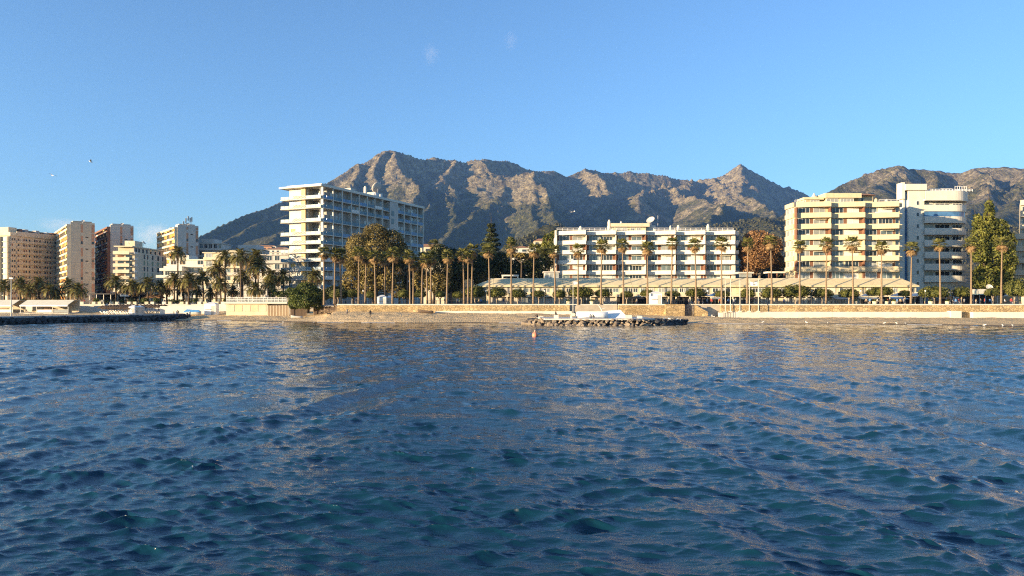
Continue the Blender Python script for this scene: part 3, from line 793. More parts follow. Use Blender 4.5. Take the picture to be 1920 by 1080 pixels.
for a in (1158, 1168, 1184, 1195): window(mb_, mx_(a), mx_(a + 7), 1.0, mz_(433), mz_(427), M_GLASSC, 2)
for px, t, r_ in ((1089, 423, 0.55), (1143, 411, 0.5), (1168, 412, 0.45), (1258, 422, 0.3), (1273, 421, 0.5), (1329, 419, 0.5)):
    cyl('chimney', mb_, mx_(px), 0.9 if px not in (1168,) else 4, lev[-1] - 0.05, mz_(t), r_, M_WHITE, 10, 0.8)
dish(mb_, mx_(1224), 3.0, mz_(412), 1.4, (R(50), 0, R(-40)))
box('roof_tank', mb_, mx_(1214), mx_(1232), 2.5, 5.0, lev[-1], mz_(421), M_WHITE)
cyl('antenna_mast', mb_, mx_(1237), 3.0, lev[-1], mz_(402), 0.07, M_METAL, 5)
# return wing on the right end
box('side_wing', mb_, uw * 6 + 0.003, uw * 6 + 1.4, 2.0, 12.0, 0.0, lev[-1] + 0.9, M_WHITE)
for z in lev[:]:
    box('side_balcony', mb_, uw * 6 + 0.5, uw * 6 + 2.0, 0.4, 1.99, z, z + 1.2, M_WHITE)
# glazed pavilion on the podium beside it
pv = empty('glazed_pavilion', (PX(1386, 226), 226, PROM_Z)); tag(pv, 'small glazed roof pavilion right of the long cream block', 'pavilion')
w_ = PX(1402, 226) - PX(1378, 226)
box('wall', pv, 0, w_, 0.2, 5, 0, PZ(520, 226) - PROM_Z - 0.3, M_WHITE)
box('roof_slab', pv, -0.4, w_ + 0.4, -0.6, 5.3, PZ(513, 226) - PROM_Z, PZ(510, 226) - PROM_Z, M_PALE)
box('glass_wall', pv, 0.05, w_ - 0.05, 0.0, 0.19, PZ(520, 226) - PROM_Z, PZ(513.3, 226) - PROM_Z, M_GLASSC)

# --- tall cream apartment tower on the right
AY = 215.0
ab = empty('apartment_tower', (PX(1490, AY), AY, PROM_Z)); tag(ab, 'tall cream yellow apartment tower with seven tiers of stepped balconies', 'building')
uw = (PX(1679, AY) - PX(1490, AY)) / 3
lev = [PZ(y, AY) - PROM_Z - 0.65 for y in (504.5, 484.2, 464.6, 445, 424.6, 404, 383.8)]
box('wall', ab, 0.0, uw * 3, 0.0, 7.0, 0.0, lev[-1] - 0.1, M_YELL)
sawtooth_block(ab, 0.0, 3, uw, lev, 1.3, 0.5, 2.6, M_YELL, M_YELL, M_BRICK, lev[0] - 3.05, 8)
def ax_(px): return PX(px, AY) - PX(1490, AY)
def az_(py): return PZ(py, AY) - PROM_Z
# left return: side face with balcony bands and windows
for k, z in enumerate(lev):
    box('side_spandrel', ab, -0.45, -0.002, 0.25, 6.6, z, z + 1.3, M_YELL)
    if k:
        window(ab, 1.0, 2.8, 0.0, lev[k - 1] + 1.4, z - 0.2, M_GLASSC, 2, True, R(-90)); window(ab, 3.8, 5.6, 0.0, lev[k - 1] + 1.4, z - 0.2, M_GLASS, 2, True, R(-90))
# right bay
box('side_bay', ab, uw * 3 + 0.002, uw * 3 + 1.7, 0.8, 6.5, 0, lev[-1] - 0.2, M_YELL)
for k, z in enumerate(lev):
    box('side_spandrel', ab, uw * 3 - 0.05, uw * 3 + 1.95, 0.0, 6.4, z, z + 1.3, M_YELL)
    if k: window(ab, uw * 3 + 0.2, uw * 3 + 1.4, 0.8, lev[k - 1] + 1.6, z - 0.2, M_GLASSC, 1)
# roof storey
zt_ = lev[-1] - 0.1
box('penthouse', ab, ax_(1513), ax_(1542), 2.0, 6.5, zt_, az_(373), M_YELL)
box('penthouse', ab, ax_(1552), ax_(1605), 1.2, 6.6, zt_, az_(370.6), M_YELL)
box('penthouse', ab, ax_(1606), ax_(1646), 3.0, 6.8, zt_, az_(365), M_YELL)
window(ab, ax_(1525), ax_(1541), 2.0, az_(379.5), az_(374), M_GLASSC, 3)
window(ab, ax_(1553), ax_(1575), 1.2, az_(380), az_(372), M_GLASSC, 3); window(ab, ax_(1579), ax_(1604), 1.2, az_(380), az_(372), M_GLASSC, 4)
window(ab, ax_(1623), ax_(1628), 3.0, az_(376), az_(369), M_GLASSD, 1)
box('roof_slab', ab, ax_(1549), ax_(1617), 0.5, 6.9, az_(370.3), az_(361.5), M_YELL)
box('roof_slab', ab, ax_(1511), ax_(1548.7), 1.3, 6.8, az_(372.8), az_(368.5), M_YELL)
V = [(ax_(1612), 1.8, az_(364.5)), (ax_(1650), 1.8, az_(364)), (ax_(1648), 7, az_(364)), (ax_(1614), 7, az_(364)), (ax_(1622), 4.4, az_(359)), (ax_(1640), 4.4, az_(359))]
MB().add(V, [(3, 2, 1, 0), (0, 1, 5, 4), (1, 2, 5), (2, 3, 4, 5), (3, 0, 4)]).build('tiled_roof', [M_TILE], ab)
rail(ab, 'roof_railing', ax_(1650), ax_(1684), 0.6, zt_ + 1.5, zt_ + 2.3); rail(ab, 'roof_railing', 0.3, ax_(1512), 0.6, zt_ + 1.5, zt_ + 2.2)
cyl('chimney', ab, ax_(1652), 3, zt_, az_(369), 0.5, M_YELL, 8, 0.6); cyl('chimney', ab, ax_(1669), 2, zt_, az_(371), 0.4, M_PALE, 8, 0.5)
MB().lathe([(0.9, 0), (0.85, 0.5), (0.5, 1.0), (0.06, 1.8)], 10).build('roof_cupola', [M_PALE], ab, (ax_(1540), 5.2, az_(368.5)))

# --- white block with rounded balconies
BYY = 229.0
bb = empty('rounded_apartment_block', (PX(1734, BYY), BYY, PROM_Z)); tag(bb, 'white apartment block with rounded wrap-around balconies and tall stair tower', 'building')
def bx2(px): return PX(px, BYY) - PX(1734, BYY)
def bz2(py): return PZ(py, BYY) - PROM_Z
WB = bx2(1829)
def bow(inset, y1=13.0, r0=6.4, x0=0.0):
    """plan outline with a straight front and a big rounded right corner"""
    r_ = r0 - inset
    c = (WB - r0, r0)
    pts = [(x0, inset)] + [(c[0] + r_ * math.sin(t), c[1] - r_ * math.cos(t)) for t in np.linspace(0, math.pi / 2, 12)] + [(WB - inset, y1)]
    return pts
def ring(in0, in1, z0, z1):
    a = bow(in0); c = bow(in1, 13.0)
    return MB().prism(a + c[::-1], z0, z1)
lev = [bz2(y) - 0.85 for y in (521.8, 499.6, 477.3, 455, 432.8, 410.8, 389)]
body = bow(2.3); MB().prism(body + [(0.0, 13)], 0, bz2(377)).build('wall', [M_WHITE], bb)
par_me = ring(0.0, 0.22, 0, 1.7).mesh('parapet', [M_WHITE]); slab_me = MB().prism(bow(0.03) + [(0, 12.9)], -0.3, -0.004).mesh('balcony_slab', [M_WHITE])
rr_ = random.Random(4)
for k, z in enumerate(lev):
    p = link('parapet', par_me, bb, (0, 0, z)); link('balcony_slab', slab_me, p)
    h1 = (lev[k + 1] - 0.32) if k + 1 < len(lev) else bz2(378)
    for j, (a, c_, g_) in enumerate(((1737, 1757, M_GLASSC if k % 3 else M_GLASS), (1760, 1788, M_GLASSD), (1793, 1812, M_GLASSD))):
        if k == 5 and j == 0: g_ = M_GLASSD
        window(bb, bx2(a) + 0.2, bx2(c_), 2.28, z + 0.5, h1 - 0.35, g_, 3 if j else 2)
    # facets round the corner
    for t in (0.75, 1.15):
        r_ = 6.4 - 2.3
        w_ = window(bb, 0, 1.5, 0, z + 0.5, h1 - 0.35, M_GLASSD, 1)
        w_.location = (WB - 6.4 + (r_ + 0.06) * math.sin(t) - 0.75 * math.cos(t), 6.4 - (r_ + 0.06) * math.cos(t) - 0.75 * math.sin(t), z + 0.5); w_.rotation_euler = (0, 0, t)
# glazed-in balcony on the sixth floor
MB().prism(bow(0.3)[:8] + bow(0.42)[:8][::-1], lev[5] + 1.7, bz2(392.5)).build('glass_screen', [M_BALUD], bb)
# ground and first floors
MB().prism(bow(1.0) + [(0, 12.5)], 0, lev[0] - 1.9).build('ground_floor', [M_GREY], bb)
for a in (1737, 1760, 1780, 1797): window(bb, bx2(a), bx2(a + 14), 1.0, lev[0] - 5.0, lev[0] - 2.6, M_GLASSC if a != 1797 else M_CREAM, 3)
ring(-1.6, 1.1, lev[0] - 7.2, lev[0] - 6.2).build('canopy', [M_PALE], bb)
# crown: deep curved parapet over the top floor
MB().prism(bow(-0.35) + [(0, 12.9)], bz2(376), bz2(375) + 0.3).build('roof_slab', [M_WHITE], bb)
ring(-0.35, 0.1, bz2(375) + 0.305, bz2(358)).build('roof_parapet', [M_WHITE], bb)
# stair tower with slit of dark glass
twx0, twx1 = bx2(1698), bx2(1736)
box('stair_tower', bb, twx0 + 1.4, twx1, 0.9, 4, 0, bz2(356), M_WHITE)
box('stair_tower', bb, twx0, twx0 + 0.55, 1.6, 4, 0, bz2(351), M_WHITE)
box('glass_slit', bb, twx0 + 0.552, twx0 + 1.398, 2.0, 3.9, 0, bz2(358), M_BALUD)
box('tower_cap', bb, twx0 + 0.2, bx2(1739), 0.3, 4.3, bz2(356) + 0.003, bz2(344.5), M_WHITE)
box('tower_cap', bb, twx0 - 0.6, twx0 + 0.19, 0.8, 4.2, bz2(372), bz2(341), M_WHITE)
for y in (380, 401.5, 423.5, 445.5, 467, 489, 510.5, 532):
    window(bb, bx2(1721), bx2(1726), 0.9, bz2(y + 3.5), bz2(y - 3.5), M_GLASSD, 1)
rail(bb, 'roof_railing', bx2(1740), bx2(1828), 1.2, bz2(358), bz2(353.5), step=1.0)
rail(bb, 'roof_railing', bx2(1800), bx2(1822), 2.6, bz2(358), bz2(347), step=0.7); rail(bb, 'roof_railing', bx2(1757), bx2(1800), 4, bz2(358), bz2(350), step=0.8)
dish(bb, bx2(1822), 7, bz2(352), 0.6, (R(60), 0, R(-40)))

# --- brown block at the right edge, in shade
rb = empty('brown_apartment_block', (PX(1899, 228), 228, PROM_Z), R(-33)); tag(rb, 'brownish apartment block cut by the right edge of the view', 'building')
def rx(px): return PX(px, 228) - PX(1899, 228)
def rz_(py): return PZ(py, 228) - PROM_Z
box('wall', rb, 0.4, 30, 1.5, 14, 0, rz_(440), M_BEIGE); box('wall', rb, rx(1911), 30, 3.5, 14.2, rz_(440), rz_(377), M_BEIGE)
for i, y in enumerate((444, 467, 489, 512, 535)):
    box('parapet', rb, 0, 30, 0.0, 0.25, rz_(y) - 0.7, rz_(y) + 0.9, M_BEIGE); box('balcony_slab', rb, 0.1, 30, 0.26, 1.5, rz_(y) - 0.75, rz_(y) - 0.45, M_BEIGE)
    for a in (1902, 1913, 1926, 1940): window(rb, rx(a), rx(a + 8), 1.5, rz_(y) - 3.0, rz_(y) - 1.0, M_GLASSD, 2)
for y in (380, 402, 424):
    box('parapet', rb, rx(1911), 30, 2.2, 2.45, rz_(y) - 0.7, rz_(y) + 0.9, M_BEIGE); box('balcony_slab', rb, rx(1911) + 0.1, 30, 2.46, 3.5, rz_(y) - 0.75, rz_(y) - 0.45, M_BEIGE)
    for a in (1914, 1927, 1940): window(rb, rx(a), rx(a + 9), 3.5, rz_(y) - 3.0, rz_(y) - 1.0, M_GLASSD, 2)

# --- white slab hotel left of centre: sunlit end, long front in shade
HYY = 247.0
hu = Vector((0.41, 0.912)); hb_ = empty('hotel', (PX(605, HYY), HYY, PROM_Z), math.atan2(hu.y, hu.x))
tag(hb_, 'large white slab hotel with blue balcony glass and sunlit gable end', 'hotel')
def hz(py): return PZ(py, HYY) - PROM_Z
hl = [hz(y) for y in (540, 523, 506, 489, 472.5, 456, 439, 414, 388.5, 371)]
HTOP = hz(345.5); HL, HD = 64.5, 15.0
cols = [0.2, 5.6, 10.5, 15.7, 20.4, 25.2, 29.9, 34.9, 39.4, 45.1, 49.8, 54.7, 59.6, 64.1]
M_HWALL = mat('shaded_recess_wall', (0.36, 0.345, 0.31), 0.85, 0.15, 0.3)  # wall greyed in colour to stand for shade behind the balconies
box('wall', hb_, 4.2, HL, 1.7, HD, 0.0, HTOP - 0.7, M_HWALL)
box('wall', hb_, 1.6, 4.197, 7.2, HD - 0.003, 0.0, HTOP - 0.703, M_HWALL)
box('roof_slab', hb_, -1.2, HL + 0.3, -0.35, HD + 2.4, HTOP - 0.68, HTOP - 0.1, M_WHITE)
box('roof_upstand', hb_, -0.6, HL, 0.0, HD - 0.5, HTOP - 0.098, HTOP + 0.25, M_WHITE)
box('stair_tower', hb_, 39.6, 44.9, -0.15, 2.5, 0.0, HTOP - 0.7, M_PALE)
for i, z in enumerate(hl[2:]):
    box('stair_window', hb_, 40.6, 42.4, -0.2, -0.151, z - 1.6, z + 0.4, M_GLASSD)
rr_ = random.Random(12)
for i, c in enumerate(cols):
    if c in (39.4,): continue
    box('column', hb_, c - 0.16, c + 0.16, -0.12, 0.35, 0.0, HTOP - 0.7, M_WHITE)
for k, z in enumerate(hl):
    for (a, c) in ((0.4, 39.55), (44.95, HL)):
        box('balcony_slab', hb_, a, c, -0.05, 1.69, z - 0.2, z, M_WHITE)
    nz_ = hl[k + 1] - 0.32 if k + 1 < len(hl) else HTOP - 0.72
    for j in range(len(cols) - 1):
        a, c = cols[j] + 0.18, cols[j + 1] - 0.18
        if 39 < a < 44: continue
        g_ = M_BALUD if rr_.random() < 0.45 else M_BALU
        if rr_.random() < 0.12: g_ = M_SHUT
        nn = 3
        for q in range(nn):
            xa = a + (c - a) * q / nn
            box('glass_panel', hb_, xa + 0.05, xa + (c - a) / nn - 0.05, 0.0, 0.06, z + 0.08, z + 1.05, g_)
        sty = rr_.random()
        hh = min(nz_ - 0.3, z + 2.5)
        if sty < 0.75:
            window(hb_, a + 0.4, a + 2.0, 1.7, z + 0.3, hh, M_GLASSD, 2)
            if nz_ - z > 3.6: window(hb_, a + 0.4, a + 2.0, 1.7, hh + 0.25, nz_ - 0.2, M_GLASSD, 2)
            if rr_.random() < 0.6: box('door_recess', hb_, a + 2.4, c - 0.3, 1.64, 1.69, z + 0.02, hh, M_GREY)
        else:
            window(hb_, a + 0.3, c - 0.4, 1.7, z + 0.3, hh, M_GLASSC, 3)
        if rr_.random() < 0.3: box('partition', hb_, c - 0.06, c + 0.06, 0.3, 1.69, z + 0.003, nz_, M_PALE)
# gable end (faces -x)
lat = MB()
for iy in range(18):
    for iz in range(4):
        if (iy + iz) % 2 == 0: lat.box(0, 0.1, iy * 0.3, iy * 0.3 + 0.3, iz * 0.27, iz * 0.27 + 0.27)
lat.box(0.003, 0.097, 0, 5.4, -0.06, -0.001).box(0.003, 0.097, 0, 5.4, 1.083, 1.14)
lat_me = lat.mesh('pierced_parapet', [M_WHITE])
box('gable_wall', hb_, 1.2, 1.59, 7.1, HD - 0.01, 0.0, HTOP - 0.7, M_WHITE)
box('gable_pier', hb_, 0.5, 1.19, 7.6, 9.3, 0.0, HTOP - 0.7, mat('ochre_panel', (0.62, 0.48, 0.26), 0.85, 0.08, 0.4))
box('corner_pier', hb_, 0.0, 0.5, 0.36, 0.75, 0.0, HTOP - 0.7, M_WHITE)
for k, z in enumerate(hl):
    nz_ = hl[k + 1] - 0.32 if k + 1 < len(hl) else HTOP - 0.72
    box('gable_slab', hb_, -0.95, 0.39, -0.06, HD + 2.0, z - 0.2, z, M_WHITE)
    box('gable_slab', hb_, 0.391, 3.5, HD + 0.05, HD + 2.0, z - 0.198, z - 0.002, M_WHITE)
    p_ = link('pierced_parapet', lat_me, hb_, (-0.93, 6.3, z + 0.07)); box('hole_shade_panel', p_, 0.16, 0.2, 0.05, 5.35, 0.0, 1.08, M_BEIGE)  # beige panel added for the shade seen through the holes
    for q in range(3): box('glass_panel', hb_, -0.9, -0.84, 0.1 + q * 2.05, 2.05 + q * 2.05, z + 0.06, z + 1.0, M_BALU)
    for q in range(3): box('glass_panel', hb_, -0.9, -0.84, 11.8 + q * 1.7, 13.4 + q * 1.7, z + 0.06, z + 1.0, M_BALU)
    box('glass_panel', hb_, -0.8, 3.4, HD + 1.92, HD + 1.98, z + 0.06, z + 1.0, M_BALU)
    hh = min(nz_ - 0.3, z + 2.4)
    box('gable_slab', hb_, 0.391, 4.19, -0.04, 7.09, z - 0.19, z - 0.003, M_WHITE)
    for (a, c, g_) in ((2.4, 4.2, M_GLASSD), (4.8, 6.6, M_GLASSC)):
        window(hb_, a, c, 4.2, z + 0.1, hh, g_, 2, True, R(-90))
    for (a, c, g_) in ((10.0, 11.6, M_GLASSC), (12.4, 14.4, rr_.choice([M_GLASSC, M_SHUT, M_YFAB]))):
        if rr_.random() < 0.85: window(hb_, a, c, 1.2, z + 0.35, hh, g_, 2, True, R(-90))
    if rr_.random() < 0.5: box('gable_panel', hb_, 0.9, 1.19, 9.4, 12.0, z, nz_, M_WHITE)
# roof plant
box('roof_house', hb_, 22, 25, 5, 10, HTOP + 0.25, HTOP + 2.2, M_PALE); box('roof_house', hb_, 36, 41, 4, 10, HTOP + 0.25, HTOP + 2.6, M_PALE)
cyl('chimney', hb_, 31, 5, HTOP + 0.25, HTOP + 4.2, 0.6, M_WHITE, 8, 0.7); box('roof_house', hb_, 12, 20, 6, 11, HTOP + 0.25, HTOP + 1.2, M_PALE)
dish(hb_, 39, 5, HTOP + 4.6, 2.2, (R(-55), R(20), 0))
for q in range(3): cyl('vent', hb_, 34 + q * 1.6, 2.5, HTOP + 0.25, HTOP + 1.7, 0.5, M_METAL, 8)

# --- low shopping terrace along the promenade
PY_ = 208.0
pb = empty('shopping_terrace', (PX(888, PY_), PY_, PROM_Z)); tag(pb, 'long low cream shopping terrace with sloping roof along the promenade', 'building')
def px_(p): return PX(p, PY_) - PX(888, PY_)
def pz_(p): return PZ(p, PY_) - PROM_Z
LW = px_(1722)
box('wall', pb, px_(912), LW - 0.3, 0.6, 22, 0, pz_(536), M_CREAM)
# roof in bays with raised joints
bays = [888, 925, 990, 1056, 1120, 1185, 1250, 1315, 1380, 1445, 1510, 1575, 1640, 1700, 1722]
for i, (a, c) in enumerate(zip(bays[:-1], bays[1:])):
    x0_, x1_ = px_(a) + (0.0 if i else 0), px_(c) - 0.06
    z0_, z1_ = pz_(535.5), pz_(521.5)
    e0 = 2.0 if i == 0 else 0.0; e1 = 3.0 if i == len(bays) - 2 else 0.0
    if i == 0: V = [(x0_, -0.6, z0_ - 0.1), (x1_, -0.6, z0_), (x1_, 3.4, z1_), (x1_ - 0.3, 3.4, z1_)]
    else: V = [(x0_, -0.6, z0_), (x1_, -0.6, z0_), (x1_ - e1, 3.4, z1_), (x0_ + e0, 3.4, z1_)]
    V = [(p[0], p[1], p[2] - 0.35) for p in V] + V
    MB().add(V, [(3, 2, 1, 0), (4, 5, 6, 7), (0, 1, 5, 4), (1, 2, 6, 5), (2, 3, 7, 6), (3, 0, 4, 7)]).build('roof_bay', [M_YTILE], pb)
box('fascia', pb, px_(900), LW - 0.2, -0.35, 0.59, pz_(537.6), pz_(535.5) - 0.36, M_CREAM)
box('terrace_deck', pb, px_(930), LW - 2.5, 3.45, 26, pz_(536) + 0.01, pz_(523), M_CREAM)
box('parapet', pb, px_(914), LW - 2.5, 3.5, 3.75, pz_(523) + 0.003, pz_(521.0), M_WHITE)
box('canopy_band', pb, px_(914), LW - 0.5, -0.9, 0.58, pz_(556.5), pz_(552), M_CREAM)
rr_ = random.Random(21)
x = 918
while x < 1712:
    w = rr_.choice([6, 8, 8, 9, 12])
    kind = rr_.random()
    if kind < 0.72:
        n_ = rr_.choice([1, 2, 3, 3])
        for q in range(n_):
            if x + w > 1715: break
            window(pb, px_(x), px_(x + w * 0.86), 0.6, pz_(547.5), pz_(540.5), rr_.choice([M_GLASS, M_GLASSD, M_GLASSC]), 2); x += w
    else:
        box('wall_panel', pb, px_(x), px_(x + 16), 0.45, 0.599, pz_(550), pz_(539), rr_.choice([M_YELL, M_WHITE, M_PALE])); x += 16
    x += rr_.choice([3, 5, 8])
x = 916
while x < 1710:
    w = rr_.choice([14, 18, 22, 26])
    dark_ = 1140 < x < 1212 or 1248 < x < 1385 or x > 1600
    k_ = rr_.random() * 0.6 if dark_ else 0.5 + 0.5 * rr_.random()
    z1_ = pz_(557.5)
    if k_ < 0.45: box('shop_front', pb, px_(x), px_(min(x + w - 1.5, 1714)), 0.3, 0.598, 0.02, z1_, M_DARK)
    elif k_ < 0.75: window(pb, px_(x), px_(min(x + w - 1.5, 1714)), 0.6, 0.15, z1_, M_GLASSD if k_ < 0.62 else M_GLASSC, 4)
    else: box('wall_panel', pb, px_(x), px_(min(x + w - 1.5, 1714)), 0.45, 0.599, 0.02, z1_, rr_.choice([M_PALE, M_CREAM, M_BEIGE]))
    box('pillar', pb, px_(x) - 0.35, px_(x) - 0.05, -0.8, -0.45, 0, pz_(556.5), M_CREAM)
    x += w
for (a, c, mm) in ((1168, 1204, M_DARK), (1330, 1352, M_CANVAS), (1558, 1582, M_GREY), (1606, 1640, M_CANVAS), (1664, 1692, M_BLUE), (1392, 1410, M_BRICK)):
    za, zc = pz_(557), pz_(560.5)
    V = [(px_(a), -0.92, za), (px_(c), -0.92, za), (px_(c), -3.6, zc), (px_(a), -3.6, zc)]
    V = [(p[0], p[1], p[2] - 0.12) for p in V] + V
    MB().add(V, [(0, 1, 2, 3), (7, 6, 5, 4), (0, 4, 5, 1), (1, 5, 6, 2), (2, 6, 7, 3), (3, 7, 4, 0)]).build('awning', [mm], pb)
# roof-top pergolas
pg = empty('roof_pergola', (PX(941, 222), 222, PZ(523, 222) - 0.1)); tag(pg, 'white roof-top pergola on the left end of the shopping terrace', 'pergola')
w_ = PX(972, 222) - PX(941, 222); h_ = 8.5 * 222 / F
for a in (0, w_ - 0.35):
    for d in (0, 3.6): box('post', pg, a, a + 0.35, d, d + 0.35, 0, h_ - 0.4, M_WHITE)
box('beam', pg, -0.1, w_ + 0.1, -0.1, 0.45, h_ - 0.398, h_, M_WHITE); box('beam', pg, -0.1, w_ + 0.1, 3.5, 4.05, h_ - 0.398, h_, M_WHITE)
for q in range(6): box('slat', pg, 0.2 + q * (w_ - 0.5) / 5, 0.34 + q * (w_ - 0.5) / 5, 0.46, 3.49, h_ - 0.3, h_ - 0.05, M_WHITE)
# glass screen and terrace rooms on the terrace roof
tr = empty('terrace_room', (PX(1021, 224), 224, PZ(523, 224))); tag(tr, 'glazed terrace room with flat roof left of the long cream block', 'pavilion')
w_ = PX(1048, 224) - PX(1021, 224)
box('wall', tr, 0, w_, 0.3, 5, 0, 1.9, M_WHITE); box('roof_slab', tr, -0.4, w_ + 0.3, -0.4, 5.2, 1.903, 2.3, M_PALE)
for q in range(3): window(tr, 0.2 + q * w_ / 3, (q + 1) * w_ / 3 - 0.2, 0.3, 0.1, 1.7, M_GLASSC, 1)
tp = empty('terrace_pergola', (PX(1440, 224), 224, PZ(522, 224))); tag(tp, 'low white pergola on the roof left of the cream tower', 'pergola')
w_ = PX(1473, 224) - PX(1440, 224)
box('roof_slab', tp, 0, w_, 0, 4, 1.6, 2.1, M_WHITE)
for a in (0.2, w_ / 2, w_ - 0.5):
    box('post', tp, a, a + 0.3, 0.2, 0.5, 0, 1.597, M_BRICK)

# --- left: group of tall blocks set at an angle
U = Vector((0.8, 0.6))
def tower(name, label, px, Y, top, W_, L_, floors, m_end, m_side, brown, seed, antennas=False):
    b = empty(name, (PX(px, Y), Y, PROM_Z - 0.4), math.atan2(U.y, U.x)); tag(b, label, 'building')
    H_ = PZ(top, Y) - PROM_Z + 0.4
    r = random.Random(seed)
    fh = (H_ - 2.5) / floors
    box('wall', b, 0.6, W_, 0.0, L_, 0, H_ - 1.4, m_end)
    box('end_wall', b, 0.5, W_ - 0.02, -0.35, -0.002, 0, H_, m_end)
    # end wall: salmon strips, stair slit windows, vents, floor joints
    for (f0, f1) in ((0.44, 0.53), (0.87, 0.99)):
        for k in range(floors // 2 + 1):
            z0 = k * 2 * fh + 0.3; z1 = min(z0 + 2 * fh * (0.72 if r.random() < 0.5 else 0.93), H_ - 1.0)
            if z1 > z0: box('painted_strip', b, W_ * f0, W_ * f1, -0.40, -0.351, z0, z1, M_PINKSTRIP)
        for k in range(1, floors, 3):
            window(b, W_ * f0 + 0.1, W_ * f1 - 0.1, -0.4, k * fh + 0.6, k * fh + 2.0, M_GLASSD, 1, False)
    for k in range(1, floors, 2):
        box('vent_slot', b, W_ * 0.63, W_ * 0.74, -0.42, -0.351, k * fh + 0.8, k * fh + 1.3, M_DARK)
        box('floor_joint', b, 0.6, W_ * 0.43, -0.38, -0.351, k * fh, k * fh + 0.12, M_GREY)
    # long side: tiers of balconies with awnings
    nb = max(5, int(L_ / 5.5)); bw = L_ / nb
    for j in range(nb + 1):
        box('fin', b, -1.0, 0.59, j * bw - 0.12 + (0.12 if j == 0 else 0), j * bw + 0.12, 1.5, H_ - 2.2, m_side)
    for k in range(floors):
        z = 1.5 + k * fh
        box('balcony_slab', b, -1.15, 0.59, 0.13, L_, z - 0.2, z, m_side)
        for j in range(nb):
            pmat = m_side if r.random() < 0.75 else M_WHITE
            box('parapet', b, -1.2, -1.05, j * bw + 0.15, (j + 1) * bw - 0.15, z + 0.003, z + 0.85, pmat)
            q = r.random()
            if q < 0.55: box('awning', b, -0.85, -0.7, j * bw + 0.4, (j + 1) * bw - 0.4, z + 1.3 + r.random() * 0.5, z + fh - 0.25, brown if r.random() < 0.7 else M_YFAB)
            window(b, j * bw + 0.6, (j + 1) * bw - 1.6, 0.6, z + 0.2, z + 2.2, M_GLASSD, 2, False, R(-90))
    box('roof_parapet', b, -1.2, 0.49, 0.0, L_, H_ - 2.19, H_ - 1.2, m_side)
    box('roof_house', b, 2, W_ - 1, 3, 12, H_ - 1.395, H_ + 1.0, m_end)
    for q in range(5): box('roof_unit', b, 1.5 + r.random() * (W_ - 4), 3 + r.random() * (W_ - 4), 15 + q * 5, 17 + q * 5, H_ - 1.395, H_ + 0.2 + r.random(), M_GREY)
    dish(b, W_ * 0.55, 1.6, H_ + 0.8, 0.9, (R(40), 0, R(-20)))
    if antennas:
        for q, (x, h) in enumerate(((4, 2.5), (5.2, 4.2), (6.4, 5.4), (7.4, 4.6), (8.2, 5.0))):
            a = cyl('antenna_mast', b, x, 2.2, H_ - 1.4, H_ + h, 0.1, M_METAL, 5)
            box('antenna_panel', b, x - 0.35, x + 0.35, 1.85, 2.1, H_ + h - 2.6, H_ + h - 0.2, M_PALE)
    return b
tower('sunlit_balcony_tower', 'tallest left tower with beige end wall and yellow balconies beside the wide beige block', 130, 400, 416, 12.0, 62, 13, M_TAN, M_CREAM, M_ORANGE, 1)
tower('shaded_balcony_tower', 'second tower from the left with balconies tinted brown for shade and beige end wall', 205, 430, 421, 12.6, 46, 13, M_PALE, M_BRICK, M_ORANGE, 2)  # brown side colour stands in for the neighbouring tower's shadow
tower('antenna_tower', 'beige tower topped by a cluster of telephone antennas', 331, 400, 421.5, 11.1, 43, 12, M_PALE, M_CREAM, M_ORANGE, 3, True)

# wide beige block at the left edge
wb = empty('wide_beige_block', (PX(20, 415), 415, PROM_Z - 0.4), math.atan2(0.95, 0.30)); tag(wb, 'wide beige block with long bands of small windows at the left edge', 'building')
H_ = PZ(433, 415) - PROM_Z + 0.4
box('wall', wb, 0, 36, 0.0, 34, 0, H_ - 1.0, M_BEIGE)
box('roof_parapet', wb, 3.4, 36, -0.6, -0.001, H_ - 2.6, H_, M_BEIGE)
fl = 3.0; r = random.Random(31)
for k in range(13):
    z = H_ - 5.2 - k * fl
    if z < 1: break
    if k: box('spandrel', wb, 3.4, 36, -0.6, -0.001, z + 1.75, z + 3.1, M_BEIGE)
    xs = [0.6, 2.0, 4.2, 7.6, 9.0, 11, 14.2, 15.6, 17.6, 21, 22.4, 24.4, 27.5, 29, 31, 33.4]
    for x in xs:
        if r.random() < 0.95: window(wb, x, x + 0.85, 0.0, z, z + 1.25, M_GLASSD if r.random() < 0.75 else M_BRICK, 1, False)
# left face (sunlit): grey glass bays in cream piers
for k in range(12):
    z = H_ - 5.0 - k * fl
    if z < 1: break
    for j in range(5):
        y = 2.2 + j * 6.2
        box('bay', wb, -1.5, -0.001, y - 1.6, y - 0.2, z - 0.9, z + 2.0, M_CREAM)
        window(wb, y, y + 3.4, 0.0, z - 0.6, z + 1.8, mat('grey_blind', (0.40, 0.42, 0.42), 0.5) if 'grey_blind' not in MATS else MATS['grey_blind'], 2, False, R(-90))
    box('spandrel', wb, -0.5, -0.002, 0.02, 33.5, z + 2.02, z + 2.4, M_CREAM)
box('roof_parapet', wb, -0.5, 3.39, -0.3, 33.9, H_ - 2.4, H_ - 0.6, M_CREAM)
box('roof_house', wb, 1.0, 6.0, 3, 16, H_ - 0.998, H_ + 2.4, M_CREAM)
for q in range(8): box('roof_unit', wb, 7 + q * 3.4, 8.4 + q * 3.4 + r.random(), 2, 5, H_ - 0.998, H_ + 0.6 + r.random() * 1.4, M_GREY if q % 2 else M_BRICK)
box('roof_house', wb, 10, 33, 6, 12, H_ - 0.998, H_ + 1.6, M_TAN)
cyl('antenna_mast', wb, 0.5, 9, H_ + 2.4, H_ + 5.0, 0.08, M_DMETAL, 5)

